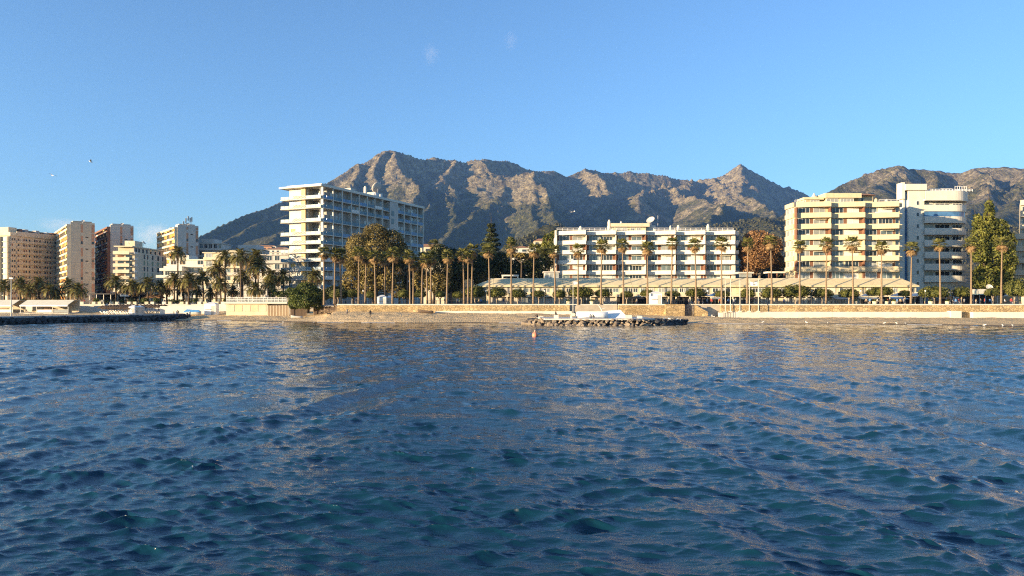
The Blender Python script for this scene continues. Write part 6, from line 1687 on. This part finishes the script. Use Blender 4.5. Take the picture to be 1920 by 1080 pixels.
# ------------------------------------------------------------------ promenade furniture, flags, people, hillside houses
# iron railing in runs between the palms
r = random.Random(3)
run = 0
for (a, c) in ((642, 700), (740, 790), (800, 880), (990, 1050), (1246, 1282), (1440, 1500), (1502, 1556), (1556.5, 1600)):
    Y = 188.6; x0, x1 = PX(a, Y), PX(c, Y)
    b = empty('promenade_railing', (x0, Y, PROM_Z)); tag(b, f'dark iron promenade railing, {ordinal(run)} run from the left', 'railing', 'promenade railings'); run += 1
    n = int((x1 - x0) / 0.5); mb = MB()
    for z in (0.15, 1.05): mb.box(0, x1 - x0, -0.025, 0.025, z, z + 0.05)
    for i in range(n + 1): mb.box(i * (x1 - x0) / n - 0.015, i * (x1 - x0) / n + 0.015, -0.015, 0.015, 0.2, 1.05)
    mb.build('bars', [M_DMETAL], b)
    for q in range(int((x1 - x0) / 2.5) + 1): box('post', b, q * 2.5 - 0.04, q * 2.5 + 0.04, -0.04, 0.04, 0, 1.18, M_DMETAL)
# lamps
lamp_glass = mat('milky_lamp_glass', (0.75, 0.74, 0.68), 0.3)
for i, px in enumerate((681, 806, 911, 1021, 1327, 1522, 1614, 1735)):
    t = empty('street_lamp', (PX(px, 194), 194, PROM_Z)); tag(t, f'dark old-style promenade lamp post, {ordinal(i)} lamp from the left', 'street lamp', 'promenade lamps')
    MB().lathe([(0.16, 0), (0.14, 0.4), (0.06, 0.6), (0.05, 3.4)], 7).build('post', [M_DMETAL], t)
    MB().lathe([(0.12, 0), (0.2, 0.35), (0.05, 0.55)], 6).build('lantern', [lamp_glass], t, (0, 0, 3.4)); MB().lathe([(0.24, 0), (0.03, 0.22)], 6).build('lantern_cap', [M_DMETAL], t, (0, 0, 3.86))
# flagpoles
for i, px in enumerate((1360, 1370, 1388, 1405.5, 1422.5)):
    Y = 185.0; z0 = PZ(584.6, 185) if i > 0 else PZ(586, 185.8)
    t = empty('flagpole', (PX(px, Y + (0.5 if i == 0 else 0)), Y + (0.5 if i == 0 else 0.2), z0)); tag(t, f'bare white flagpole at the sea wall, {ordinal(i)} pole from the left' if i not in (3, 4) else f'white flagpole holding one end of a grey banner, {ordinal(i)} pole from the left', 'flagpole', 'flagpoles by the sea wall')
    h = PZ(524 if i > 0 else 527, Y) - z0
    MB().tube([(0, 0, 0), (0, 0, h)], [0.10, 0.06], 7).build('pole', [M_WHITE], t); MB().lathe([(0.02, 0), (0.1, 0.08), (0.02, 0.2)], 7).build('finial', [M_WHITE], t, (0, 0, h))
    box('base', t, -0.35, 0.35, -0.3, 0.3, -0.02, 0.22, M_WHITE)
t = empty('banner', (PX(1406, 185.2), 185.2, PZ(535, 185))); tag(t, 'white cloth banner with grey print hung between two flagpoles', 'banner')
V, Fs = [], []
wl = PX(1421, 185.2) - PX(1406, 185.2)
for i in range(9):
    for j in range(4): V.append((0.1 + (wl - 0.2) * i / 8, 0.08 * math.sin(i * 1.4 + j * 0.5), -0.25 * math.sin(math.pi * i / 8) + j * 0.32))
for i in range(8):
    for j in range(3): Fs.append((i * 4 + j, (i + 1) * 4 + j, (i + 1) * 4 + j + 1, i * 4 + j + 1))
link('cloth', mesh('cloth', V, Fs, [M_WCANVAS, M_GREY], True, [1 if (k % 3 == 1 and 2 < k // 3 < 7) else 0 for k in range(24)]), t)
fl = empty('lifeguard_mast', (PX(1074.5, 181), 181, bz_(1074, 181))); tag(fl, 'white mast with small flag on a cream plinth at the beach', 'flagpole')
h = PZ(527, 181) - bz_(1074, 181); MB().tube([(0, 0, 0), (0, 0, h)], [0.09, 0.05], 6).build('pole', [M_WHITE], fl); box('base', fl, -0.4, 0.4, -0.4, 0.4, -0.1, 0.55, M_CONC)
MB().add([(0.05, 0, h - 0.9), (1.1, 0.12, h - 0.75), (1.1, 0.12, h - 0.2), (0.05, 0, h - 0.05)], [(0, 1, 2, 3)]).build('flag', [M_WCANVAS], fl)
# parasols of the right hand cafes
cp = MB(); cp.lathe([(1.9, 2.35), (1.85, 2.45), (1.1, 2.85), (0.05, 3.2)], 8); CP_T = cp.mesh('canopy', [M_WCANVAS]); cq = MB(); cq.tube([(0, 0, 0), (0, 0, 3.1)], 0.05, 5); cq.lathe([(0.4, 0), (0.35, 0.1), (0.06, 0.15)], 8); CP_P = cq.mesh('pole', [M_METAL])
for i, px in enumerate((1782, 1898, 1716, 1684, 1628, 1340, 1318)):
    Y = 199.5 + (i % 3); t = empty('cafe_parasol', (PX(px, Y), Y, PROM_Z))
    k = sorted((1782, 1898, 1716, 1684, 1628, 1340, 1318)).index(px)
    tag(t, f'white cafe parasol on the promenade, {ordinal(k)} cafe parasol from the left', 'parasol', 'white cafe parasols'); link('canopy', CP_T, t); link('pole', CP_P, t)
# cafe pavilions in front of the rounded block
cf = empty('cafe_pavilion', (PX(1823, 204), 204, PROM_Z)); tag(cf, 'low cafe with pale green awning right of the rounded block', 'cafe')
W_ = PX(1868, 204) - PX(1823, 204)
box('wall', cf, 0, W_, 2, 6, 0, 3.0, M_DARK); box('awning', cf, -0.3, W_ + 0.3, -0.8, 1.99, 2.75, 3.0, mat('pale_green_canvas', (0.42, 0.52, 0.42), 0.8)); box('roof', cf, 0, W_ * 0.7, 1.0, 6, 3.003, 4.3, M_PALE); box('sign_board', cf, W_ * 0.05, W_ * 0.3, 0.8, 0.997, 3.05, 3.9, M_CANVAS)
for i in range(5): box('post', cf, i * (W_ - 0.12) / 4, i * (W_ - 0.12) / 4 + 0.12, -0.6, -0.48, 0, 2.747, M_METAL)
dish(cf, W_ * 0.88, 1.8, 4.7, 0.9, (R(60), 0, R(-10)))
cf = empty('dark_cafe', (PX(1733, 204), 204, PROM_Z)); tag(cf, 'dark open-fronted cafe at the foot of the rounded block', 'cafe')
W_ = PX(1800, 204) - PX(1733, 204)
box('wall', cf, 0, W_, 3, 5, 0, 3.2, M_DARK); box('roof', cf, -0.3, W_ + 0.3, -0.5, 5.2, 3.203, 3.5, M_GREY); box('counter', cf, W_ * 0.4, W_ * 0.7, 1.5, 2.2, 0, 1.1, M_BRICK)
for i in range(6): box('post', cf, i * (W_ - 0.14) / 5, i * (W_ - 0.14) / 5 + 0.14, -0.3, -0.16, 0, 3.2, M_WHITE)
for i in range(4): box('blue_door', cf, 0.4 + i * 1.5, 1.3 + i * 1.5, 2.9, 2.997, 0.02, 2.3, M_BALUD if i % 2 else M_PALE)
# planters and benches
for i, px in enumerate((1551, 1604, 1640, 1662, 1676, 1745, 1776, 1066, 1110)):
    t = empty('planter', (PX(px, 190.6), 190.6, PROM_Z)); k = sorted((1551, 1604, 1640, 1662, 1676, 1745, 1776, 1066, 1110)).index(px)
    tag(t, f'cream stone planter tub on the promenade, {ordinal(k)} planter from the left', 'planter', 'promenade planters')
    MB().lathe([(0.4, 0), (0.55, 0.5), (0.6, 0.9), (0.5, 0.9), (0.45, 0.8)], 10).build('tub', [M_CREAM], t)
    V, Q = leaf_cloud([(0, 0, 1.1, 0.5, 0.5, 0.35)], 90, 0.12, i, 0.3); link('plant', np_mesh('plant', V, Q, L_FICUS), t)

# ---- people: one continuous skinned body per pose, coloured by region
M_SKIN = mat('skin', (0.45, 0.27, 0.18), 0.6, 0.05); M_HAIR = mat('dark_hair', (0.05, 0.035, 0.025), 0.7)
CLOTH = [mat('cloth_' + n, c, 0.9, 0.1, 3.0) for n, c in (('navy', (0.03, 0.04, 0.08)), ('black', (0.025, 0.025, 0.028)), ('white', (0.70, 0.69, 0.66)), ('red', (0.40, 0.06, 0.05)), ('blue', (0.10, 0.22, 0.45)), ('grey', (0.25, 0.25, 0.26)), ('tan', (0.40, 0.30, 0.20)), ('green', (0.08, 0.14, 0.09)))]
CN = ['navy', 'black', 'white', 'red', 'blue', 'grey', 'tan', 'green']
def person_mesh(pose):
    J = {'pel': (0, 0, 0.95), 'che': (0, 0.0, 1.32), 'nec': (0, 0, 1.50), 'hea': (0, 0.02, 1.62), 'top': (0, 0.01, 1.74),
         'hl': (-0.10, 0, 0.90), 'hr': (0.10, 0, 0.90), 'kl': (-0.11, 0.02, 0.50), 'kr': (0.11, 0.02, 0.50), 'al': (-0.11, -0.02, 0.08), 'ar': (0.11, -0.02, 0.08), 'tl': (-0.12, 0.16, 0.03), 'tr': (0.12, 0.16, 0.03),
         'sl': (-0.19, 0, 1.42), 'sr': (0.19, 0, 1.42), 'el': (-0.25, -0.02, 1.14), 'er': (0.25, -0.02, 1.14), 'wl': (-0.24, 0.08, 0.90), 'wr': (0.24, 0.08, 0.90)}
    if pose == 'walk': J.update(kl=(-0.1, 0.20, 0.52), al=(-0.1, 0.26, 0.10), tl=(-0.1, 0.42, 0.08), kr=(0.1, -0.02, 0.50), ar=(0.1, -0.30, 0.14), tr=(0.1, -0.18, 0.04), el=(-0.24, -0.14, 1.16), wl=(-0.22, -0.10, 0.92), er=(0.24, 0.08, 1.15), wr=(0.22, 0.26, 0.98))
    if pose == 'sit':
        d = 0.50
        J = {k: (v[0], v[1], v[2] - d) for k, v in J.items()}
        J.update(kl=(-0.12, 0.42, 0.46), kr=(0.12, 0.42, 0.46), al=(-0.12, 0.44, 0.06), ar=(0.12, 0.44, 0.06), tl=(-0.12, 0.60, 0.02), tr=(0.12, 0.60, 0.02), wl=(-0.16, 0.30, 0.56), wr=(0.16, 0.30, 0.56), el=(-0.25, 0.02, 0.66), er=(0.25, 0.02, 0.66))
    if pose == 'crouch':
        J.update(pel=(0, -0.2, 0.40), che=(0, 0.05, 0.72), nec=(0, 0.15, 0.88), hea=(0, 0.2, 0.98), top=(0, 0.22, 1.1), hl=(-0.1, -0.2, 0.38), hr=(0.1, -0.2, 0.38), kl=(-0.18, 0.2, 0.52), kr=(0.18, 0.2, 0.52), al=(-0.15, 0, 0.08), ar=(0.15, 0, 0.08), tl=(-0.16, 0.18, 0.03), tr=(0.16, 0.18, 0.03), sl=(-0.19, 0.08, 0.82), sr=(0.19, 0.08, 0.82), el=(-0.25, 0.2, 0.6), er=(0.25, 0.2, 0.6), wl=(-0.1, 0.38, 0.5), wr=(0.1, 0.38, 0.5))
    E = [('pel', 'che'), ('che', 'nec'), ('nec', 'hea'), ('hea', 'top'), ('pel', 'hl'), ('pel', 'hr'), ('hl', 'kl'), ('kl', 'al'), ('al', 'tl'), ('hr', 'kr'), ('kr', 'ar'), ('ar', 'tr'), ('che', 'sl'), ('che', 'sr'), ('sl', 'el'), ('el', 'wl'), ('sr', 'er'), ('er', 'wr')]
    rad = {'pel': .15, 'che': .165, 'nec': .06, 'hea': .10, 'top': .085, 'hl': .10, 'hr': .10, 'kl': .065, 'kr': .065, 'al': .045, 'ar': .045, 'tl': .04, 'tr': .04, 'sl': .075, 'sr': .075, 'el': .05, 'er': .05, 'wl': .04, 'wr': .04}
    # hands: four fingers and a thumb
    for s, w, e in (('l', 'wl', 'el'), ('r', 'wr', 'er')):
        W_ = Vector(J[w]); d = (W_ - Vector(J[e])).normalized()
        palm = W_ + d * 0.08; J['p' + s] = tuple(palm); E.append((w, 'p' + s)); rad['p' + s] = .035
        for q in range(5):
            n = f'f{s}{q}'; sx = -1 if s == 'l' else 1
            J[n] = tuple(palm + d * (0.085 if q else 0.03) + Vector((0.0 if q else -sx * 0.05, (q - 2.5) * 0.02 if q else 0.04, 0))); E.append(('p' + s, n)); rad[n] = .009
    ks = list(J); me = bpy.data.meshes.new('p'); me.from_pydata([J[k] for k in ks], [(ks.index(a), ks.index(b)) for a, b in E], [])
    ob = bpy.data.objects.new('p', me); COL.objects.link(ob)
    md = ob.modifiers.new('s', 'SKIN'); md.use_smooth_shade = True
    for i, k in enumerate(ks):
        me.skin_vertices[0].data[i].radius = (rad[k], rad[k] * (0.75 if k in ('pel', 'che') else 1)); me.skin_vertices[0].data[i].use_root = (k == 'pel')
    ob.modifiers.new('u', 'SUBSURF').levels = 1
    dg = bpy.context.evaluated_depsgraph_get(); ev = ob.evaluated_get(dg); out = bpy.data.meshes.new_from_object(ev)
    bpy.data.objects.remove(ob)
    J2 = {k: Vector(v) for k, v in J.items()}
    seg = [(a, b, (0 if {a, b} & {'kl', 'kr', 'al', 'ar', 'hl', 'hr'} and not {a, b} & {'tl', 'tr'} else 4 if {a, b} & {'tl', 'tr'} else 2 if ('nec', 'hea') == (a, b) else 3 if ('hea', 'top') == (a, b) else 2 if a[0] in 'pw' and a != 'pel' else 1)) for a, b in E]
    idx = []
    for p in out.polygons:
        c = p.center; best, bm_ = 9e9, 1
        for a, b, m_ in seg:
            A, B_ = J2[a], J2[b]; ab = B_ - A; t = max(0, min(1, (c - A).dot(ab) / max(1e-9, ab.length_squared))); d = (A + ab * t - c).length - 0.5 * (rad[a] + rad[b])
            if d < best: best, bm_ = d, m_
        if bm_ == 3 and c.y > J['hea'][1] + 0.03 and c.z < J['top'][2] - 0.02: bm_ = 2
        idx.append(bm_)
    out.materials.clear()
    for m_ in (CLOTH[0], CLOTH[1], M_SKIN, M_HAIR, CLOTH[1]): out.materials.append(m_)
    out.polygons.foreach_set('material_index', idx)
    return out
POSE = {k: person_mesh(k) for k in ('stand', 'walk', 'sit', 'crouch')}
_pv = {}
def person(loc, rz, pose, top_, leg_, label, group=None, s=1.0):
    k = (pose, top_, leg_)
    if k not in _pv:
        me = POSE[pose].copy(); me.materials[0] = CLOTH[leg_]; me.materials[1] = CLOTH[top_]; _pv[k] = me
    o = link('person', _pv[k], None, loc, (0, 0, rz), (s, s, s)); tag(o, label, 'person', group); return o
def bp(px, Y): return (PX(px, Y), Y, bz_(px, Y) - 0.02)
person(bp(331, 204), 1.0, 'stand', 2, 5, 'person in white top standing on the sand behind the groyne end')
person(bp(326, 204.5), 2.0, 'stand', 1, 0, 'person in dark clothes standing left of the one in white behind the groyne')
q = along(GA, 0.985); person((PX(334, 197), 197, 1.6), 2.6, 'crouch', 1, 1, 'person in black crouching on the end of the groyne')
person((PX(351, 199), 199, bz_(351, 199)), 0.4, 'stand', 0, 1, 'person in navy standing at the water beside the groyne end')
person(bp(356, 206), 0.4, 'walk', 2, 4, 'person in white top walking in front of the blue tarpaulin')
person(bp(651, 178), 1.2, 'walk', 5, 0, 'person in grey top walking along the sand below the stone wall')
person(bp(694.5, 176), 0.3, 'stand', 1, 1, 'person in black standing alone on the sand below the kiosk')
person((PX(1007, 152.5), 152.5, 1.25), 2.4, 'crouch', 1, 0, 'person in black crouching on the boulders at the left of the platform')
person((PX(1042, 152), 152, jz + 0.33), -1.0, 'sit', 1, 1, 'person in black sitting on a white block on the platform')
b = empty('seat_block', (PX(1043, 152), 152 + 0.15, jz)); tag(b, 'low white block with the seated person on the platform', 'block'); box('block', b, -0.45, 0.45, -0.3, 0.5, 0.02, 0.78, M_WHITE); box('block_base', b, -0.5, 0.5, -0.35, 0.55, -0.05, 0.018, M_CONC)
for i, px in enumerate((1108, 1113)): person((PX(px, 150.6), 150.6, jz + 0.02), 0.5 + i, 'crouch', 1 if i else 5, 1, ('left' if i == 0 else 'right') + ' one of two people crouching before the upturned boat', s=0.9)
dg_ = empty('dog', (PX(617, 179), 179, bz_(617, 179))); tag(dg_, 'dark dog walking on the sand left of the walking person', 'dog')
mb = MB(); mb.tube([(-0.42, 0, 0.50), (-0.3, 0, 0.47), (0, 0, 0.46), (0.25, 0, 0.45), (0.36, 0, 0.52), (0.48, 0, 0.66), (0.6, 0, 0.66), (0.72, 0, 0.62)], [0.07, 0.12, 0.12, 0.15, 0.11, 0.08, 0.085, 0.035], 7)
for x, b2 in ((-0.32, 0.10), (0.28, -0.03)):
    for y in (-0.08, 0.08): mb.tube([(x, y, 0.42), (x + (0.08 if x < 0 else 0.0), y, 0.26), (x - b2 * 0.6, y, 0.15), (x, y, 0.0)], [0.08, 0.045, 0.03, 0.035], 5)
mb.tube([(-0.42, 0, 0.52), (-0.6, 0, 0.62), (-0.7, 0, 0.75)], [0.035, 0.025, 0.01], 5); mb.tube([(0.5, -0.05, 0.72), (0.48, -0.07, 0.8)], [0.03, 0.01], 4); mb.tube([(0.5, 0.05, 0.72), (0.48, 0.07, 0.8)], [0.03, 0.01], 4)
mb.build('body', [CLOTH[1]], dg_, (0, 0, 0), (0, 0, 0.4), smooth=True)
r = random.Random(55)
crowd = [158, 171, 186, 214, 229, 243, 268, 284, 296, 309, 322, 347, 366, 391, 412, 433, 620, 627, 640, 648, 668, 826, 834, 858, 862, 898, 902, 944, 950, 1114, 1186, 1194, 1246, 1252, 1268, 1292, 1297, 1303, 1310, 1318, 1326, 1334, 1341, 1349, 1366, 1376, 1470, 1624, 1631, 1637, 1645, 1656, 1664, 1682, 1688, 1694, 1734, 1742, 1786, 1792, 1798, 1808, 1822, 1830, 1839, 1846, 1856, 1884, 1896, 1904, 1912]
for i, px in enumerate(crowd):
    Y = (191.5 if px > 600 else 239) + r.random() * 7; tp_, lg_ = r.randrange(8), r.choice([0, 1, 5, 6, 1])
    ps = r.choice(['stand', 'walk', 'walk', 'stand'])
    person((PX(px, Y), Y, PROM_Z), r.random() * 6.28, ps, tp_, lg_, f'person in {CN[tp_]} top on the promenade, {ordinal(i)} promenade walker from the left', 'people on the promenade', r.uniform(0.94, 1.04))
# potted shrubs along the left promenade wall
r = random.Random(66)
sh_me = []
for q in range(3):
    V, Q = leaf_cloud([(0, 0, 0.9, 0.75, 0.7, 0.6), (0.5, 0.1, 0.75, 0.5, 0.5, 0.45)], 260, 0.13, 70 + q, 0.4); sh_me.append(np_mesh('foliage', V, Q, L_BUSH))
pot_me = MB().lathe([(0.3, 0), (0.42, 0.5), (0.36, 0.5), (0.3, 0.42)], 8).mesh('pot', [M_CREAM])
xs_ = sorted(r.uniform(150, 536) for _ in range(34))
for i, px in enumerate(xs_):
    t = empty('potted_shrub', (PX(px, 237.6), 237.6 + r.random(), PROM_Z + 0.1)); tag(t, f'potted green shrub on the left promenade wall, {ordinal(i)} potted shrub from the left', 'shrub', 'potted shrubs on the left promenade')
    link('pot', pot_me, t); link('foliage', sh_me[i % 3], t, (0, 0, 0), (0, 0, i), (r.uniform(0.8, 1.5),) * 3)
# ---- hillside houses beyond the town
def villa(px, py, Y, w, h, label, m, seed):
    z = float(mountain_height(np.array([[PX(px, Y)]]), np.array([[Y]]))[0, 0]) * min(1, max(0, (Y - 420) / 350)) if Y > 500 else PROM_Z
    zt = PZ(py, Y); b = empty('hillside_house', (PX(px, Y), Y, min(z, zt - h) - 0.5)); tag(b, label, 'house', 'hillside houses')
    H_ = zt - b.location.z; r = random.Random(seed)
    box('wall', b, -w / 2, w / 2, 0, w * 0.6, 0, H_, m)
    V = [(-w / 2 - .5, -.5, H_ + .002), (w / 2 + .5, -.5, H_ + .002), (w / 2 + .5, w * .6 + .5, H_ + .002), (-w / 2 - .5, w * .6 + .5, H_ + .002), (-w / 4, w * .3, H_ + h * .3), (w / 4, w * .3, H_ + h * .3)]
    MB().add(V, [(3, 2, 1, 0), (0, 1, 5, 4), (1, 2, 5), (2, 3, 4, 5), (3, 0, 4)]).build('roof', [M_TILE], b)
    n = max(2, int(w / 5))
    for k in range(max(1, int(h / 3.2))):
        for q in range(n): window(b, -w / 2 + (q + .25) * w / n, -w / 2 + (q + .75) * w / n, 0, H_ - 2.6 - k * 3.2, H_ - 1.0 - k * 3.2, M_GLASSD, 1, False)
        box('balcony', b, -w / 2, w / 2, -1.2, -0.002, H_ - 3.2 - k * 3.2, H_ - 2.9 - k * 3.2, M_WHITE)
vl = [(1019, 452, 620, 16, 8, 'cream villa half hidden in the trees left of the long cream block', M_CREAM), (1008, 462, 480, 12, 5, 'small white villa lower on the wooded slope', M_WHITE), (975, 465, 520, 12, 5, 'white round-arched house among the trees behind the fan palms', M_WHITE),
      (492, 463, 900, 22, 9, 'salmon house on the slope left of the hotel', M_PINKSTRIP), (512, 468, 820, 26, 7, 'white hillside house nearest the left side of the hotel', M_WHITE), (526, 466, 1000, 22, 7, 'pale house higher up beside the hotel gable', M_PALE), (803, 463, 420, 18, 7, 'cream house end visible right of the hotel', M_CREAM),
      (505, 462, 1100, 20, 7, 'white house above the salmon house', M_WHITE)]
for i, (px, py, Y, w, h, lb, m) in enumerate(vl): villa(px, py, Y, w, h, lb, m, i)
# ------------------------------------------------------------------ air
hm = bpy.data.materials.new('haze_air'); hm.use_nodes = True
hn = hm.node_tree; hn.nodes.clear()
pv = hn.nodes.new('ShaderNodeVolumePrincipled')
pv.inputs['Color'].default_value = (0.24, 0.48, 1.0, 1)
pv.inputs['Density'].default_value = 0.000038
pv.inputs['Anisotropy'].default_value = 0.2
ho = hn.nodes.new('ShaderNodeOutputMaterial')
hn.links.new(pv.outputs[0], ho.inputs['Volume'])
hb = mesh('haze', boxv(-9000, 10000, -1500, 9500, -12, 1700), BOXF, hm)
tag(link('haze', hb), 'pale blue air over the whole bay', 'haze', kind='stuff')

# ------------------------------------------------------------------ a few thin clouds, beyond the hazy air
def cloud_material(name, dens, sc):
    m = bpy.data.materials.new(name); m.use_nodes = True
    nt = m.node_tree; nt.nodes.clear(); N = nt.nodes; L = nt.links
    pv = N.new('ShaderNodeVolumePrincipled'); pv.inputs['Color'].default_value = (1, 1, 1, 1); pv.inputs['Anisotropy'].default_value = 0.0
    tc = N.new('ShaderNodeTexCoord'); ln = N.new('ShaderNodeVectorMath'); ln.operation = 'LENGTH'; L.new(tc.outputs['Object'], ln.inputs[0])
    nz = N.new('ShaderNodeTexNoise'); nz.inputs['Scale'].default_value = sc; nz.inputs['Detail'].default_value = 5; nz.inputs['Roughness'].default_value = 0.6; L.new(tc.outputs['Object'], nz.inputs['Vector'])
    a = N.new('ShaderNodeMath'); a.operation = 'SUBTRACT'; L.new(nz.outputs['Fac'], a.inputs[0])
    b = N.new('ShaderNodeMath'); b.operation = 'MULTIPLY'; b.inputs[1].default_value = 0.42; L.new(ln.outputs['Value'], b.inputs[0]); L.new(b.outputs[0], a.inputs[1])
    mr = N.new('ShaderNodeMapRange'); mr.inputs[1].default_value = 0.12; mr.inputs[2].default_value = 0.42; mr.inputs[3].default_value = 0.0; mr.inputs[4].default_value = dens; L.new(a.outputs[0], mr.inputs[0])
    L.new(mr.outputs[0], pv.inputs['Density'])
    o = N.new('ShaderNodeOutputMaterial'); L.new(pv.outputs[0], o.inputs['Volume'])
    return m
bm = bmesh.new(); bmesh.ops.create_icosphere(bm, subdivisions=3, radius=1.0); cme = bpy.data.meshes.new('cloud'); bm.to_mesh(cme); bm.free()
for (px, py, w, h, d, sc, lb) in ((808, 102, 18, 24, 0.0006, 2.6, 'faint cloud wisp left of the top centre'), (958, 76, 14, 22, 0.0006, 2.8, 'faint cloud wisp near the top centre'), (115, 421, 55, 16, 0.0006, 2.0, 'thin low cloud above the tallest left tower'), (288, 440, 44, 30, 0.0012, 2.0, 'small low cloud behind the cream balcony block')):
    Y = 13000.0
    me = cme.copy(); me.materials.append(cloud_material('cloud_vapour', d, sc))
    o = link('cloud', me, None, PT(px, py, Y), (0, 0, 0), (w * Y / F, w * Y / F * 0.8, h * Y / F)); tag(o, lb, 'cloud', kind='stuff')
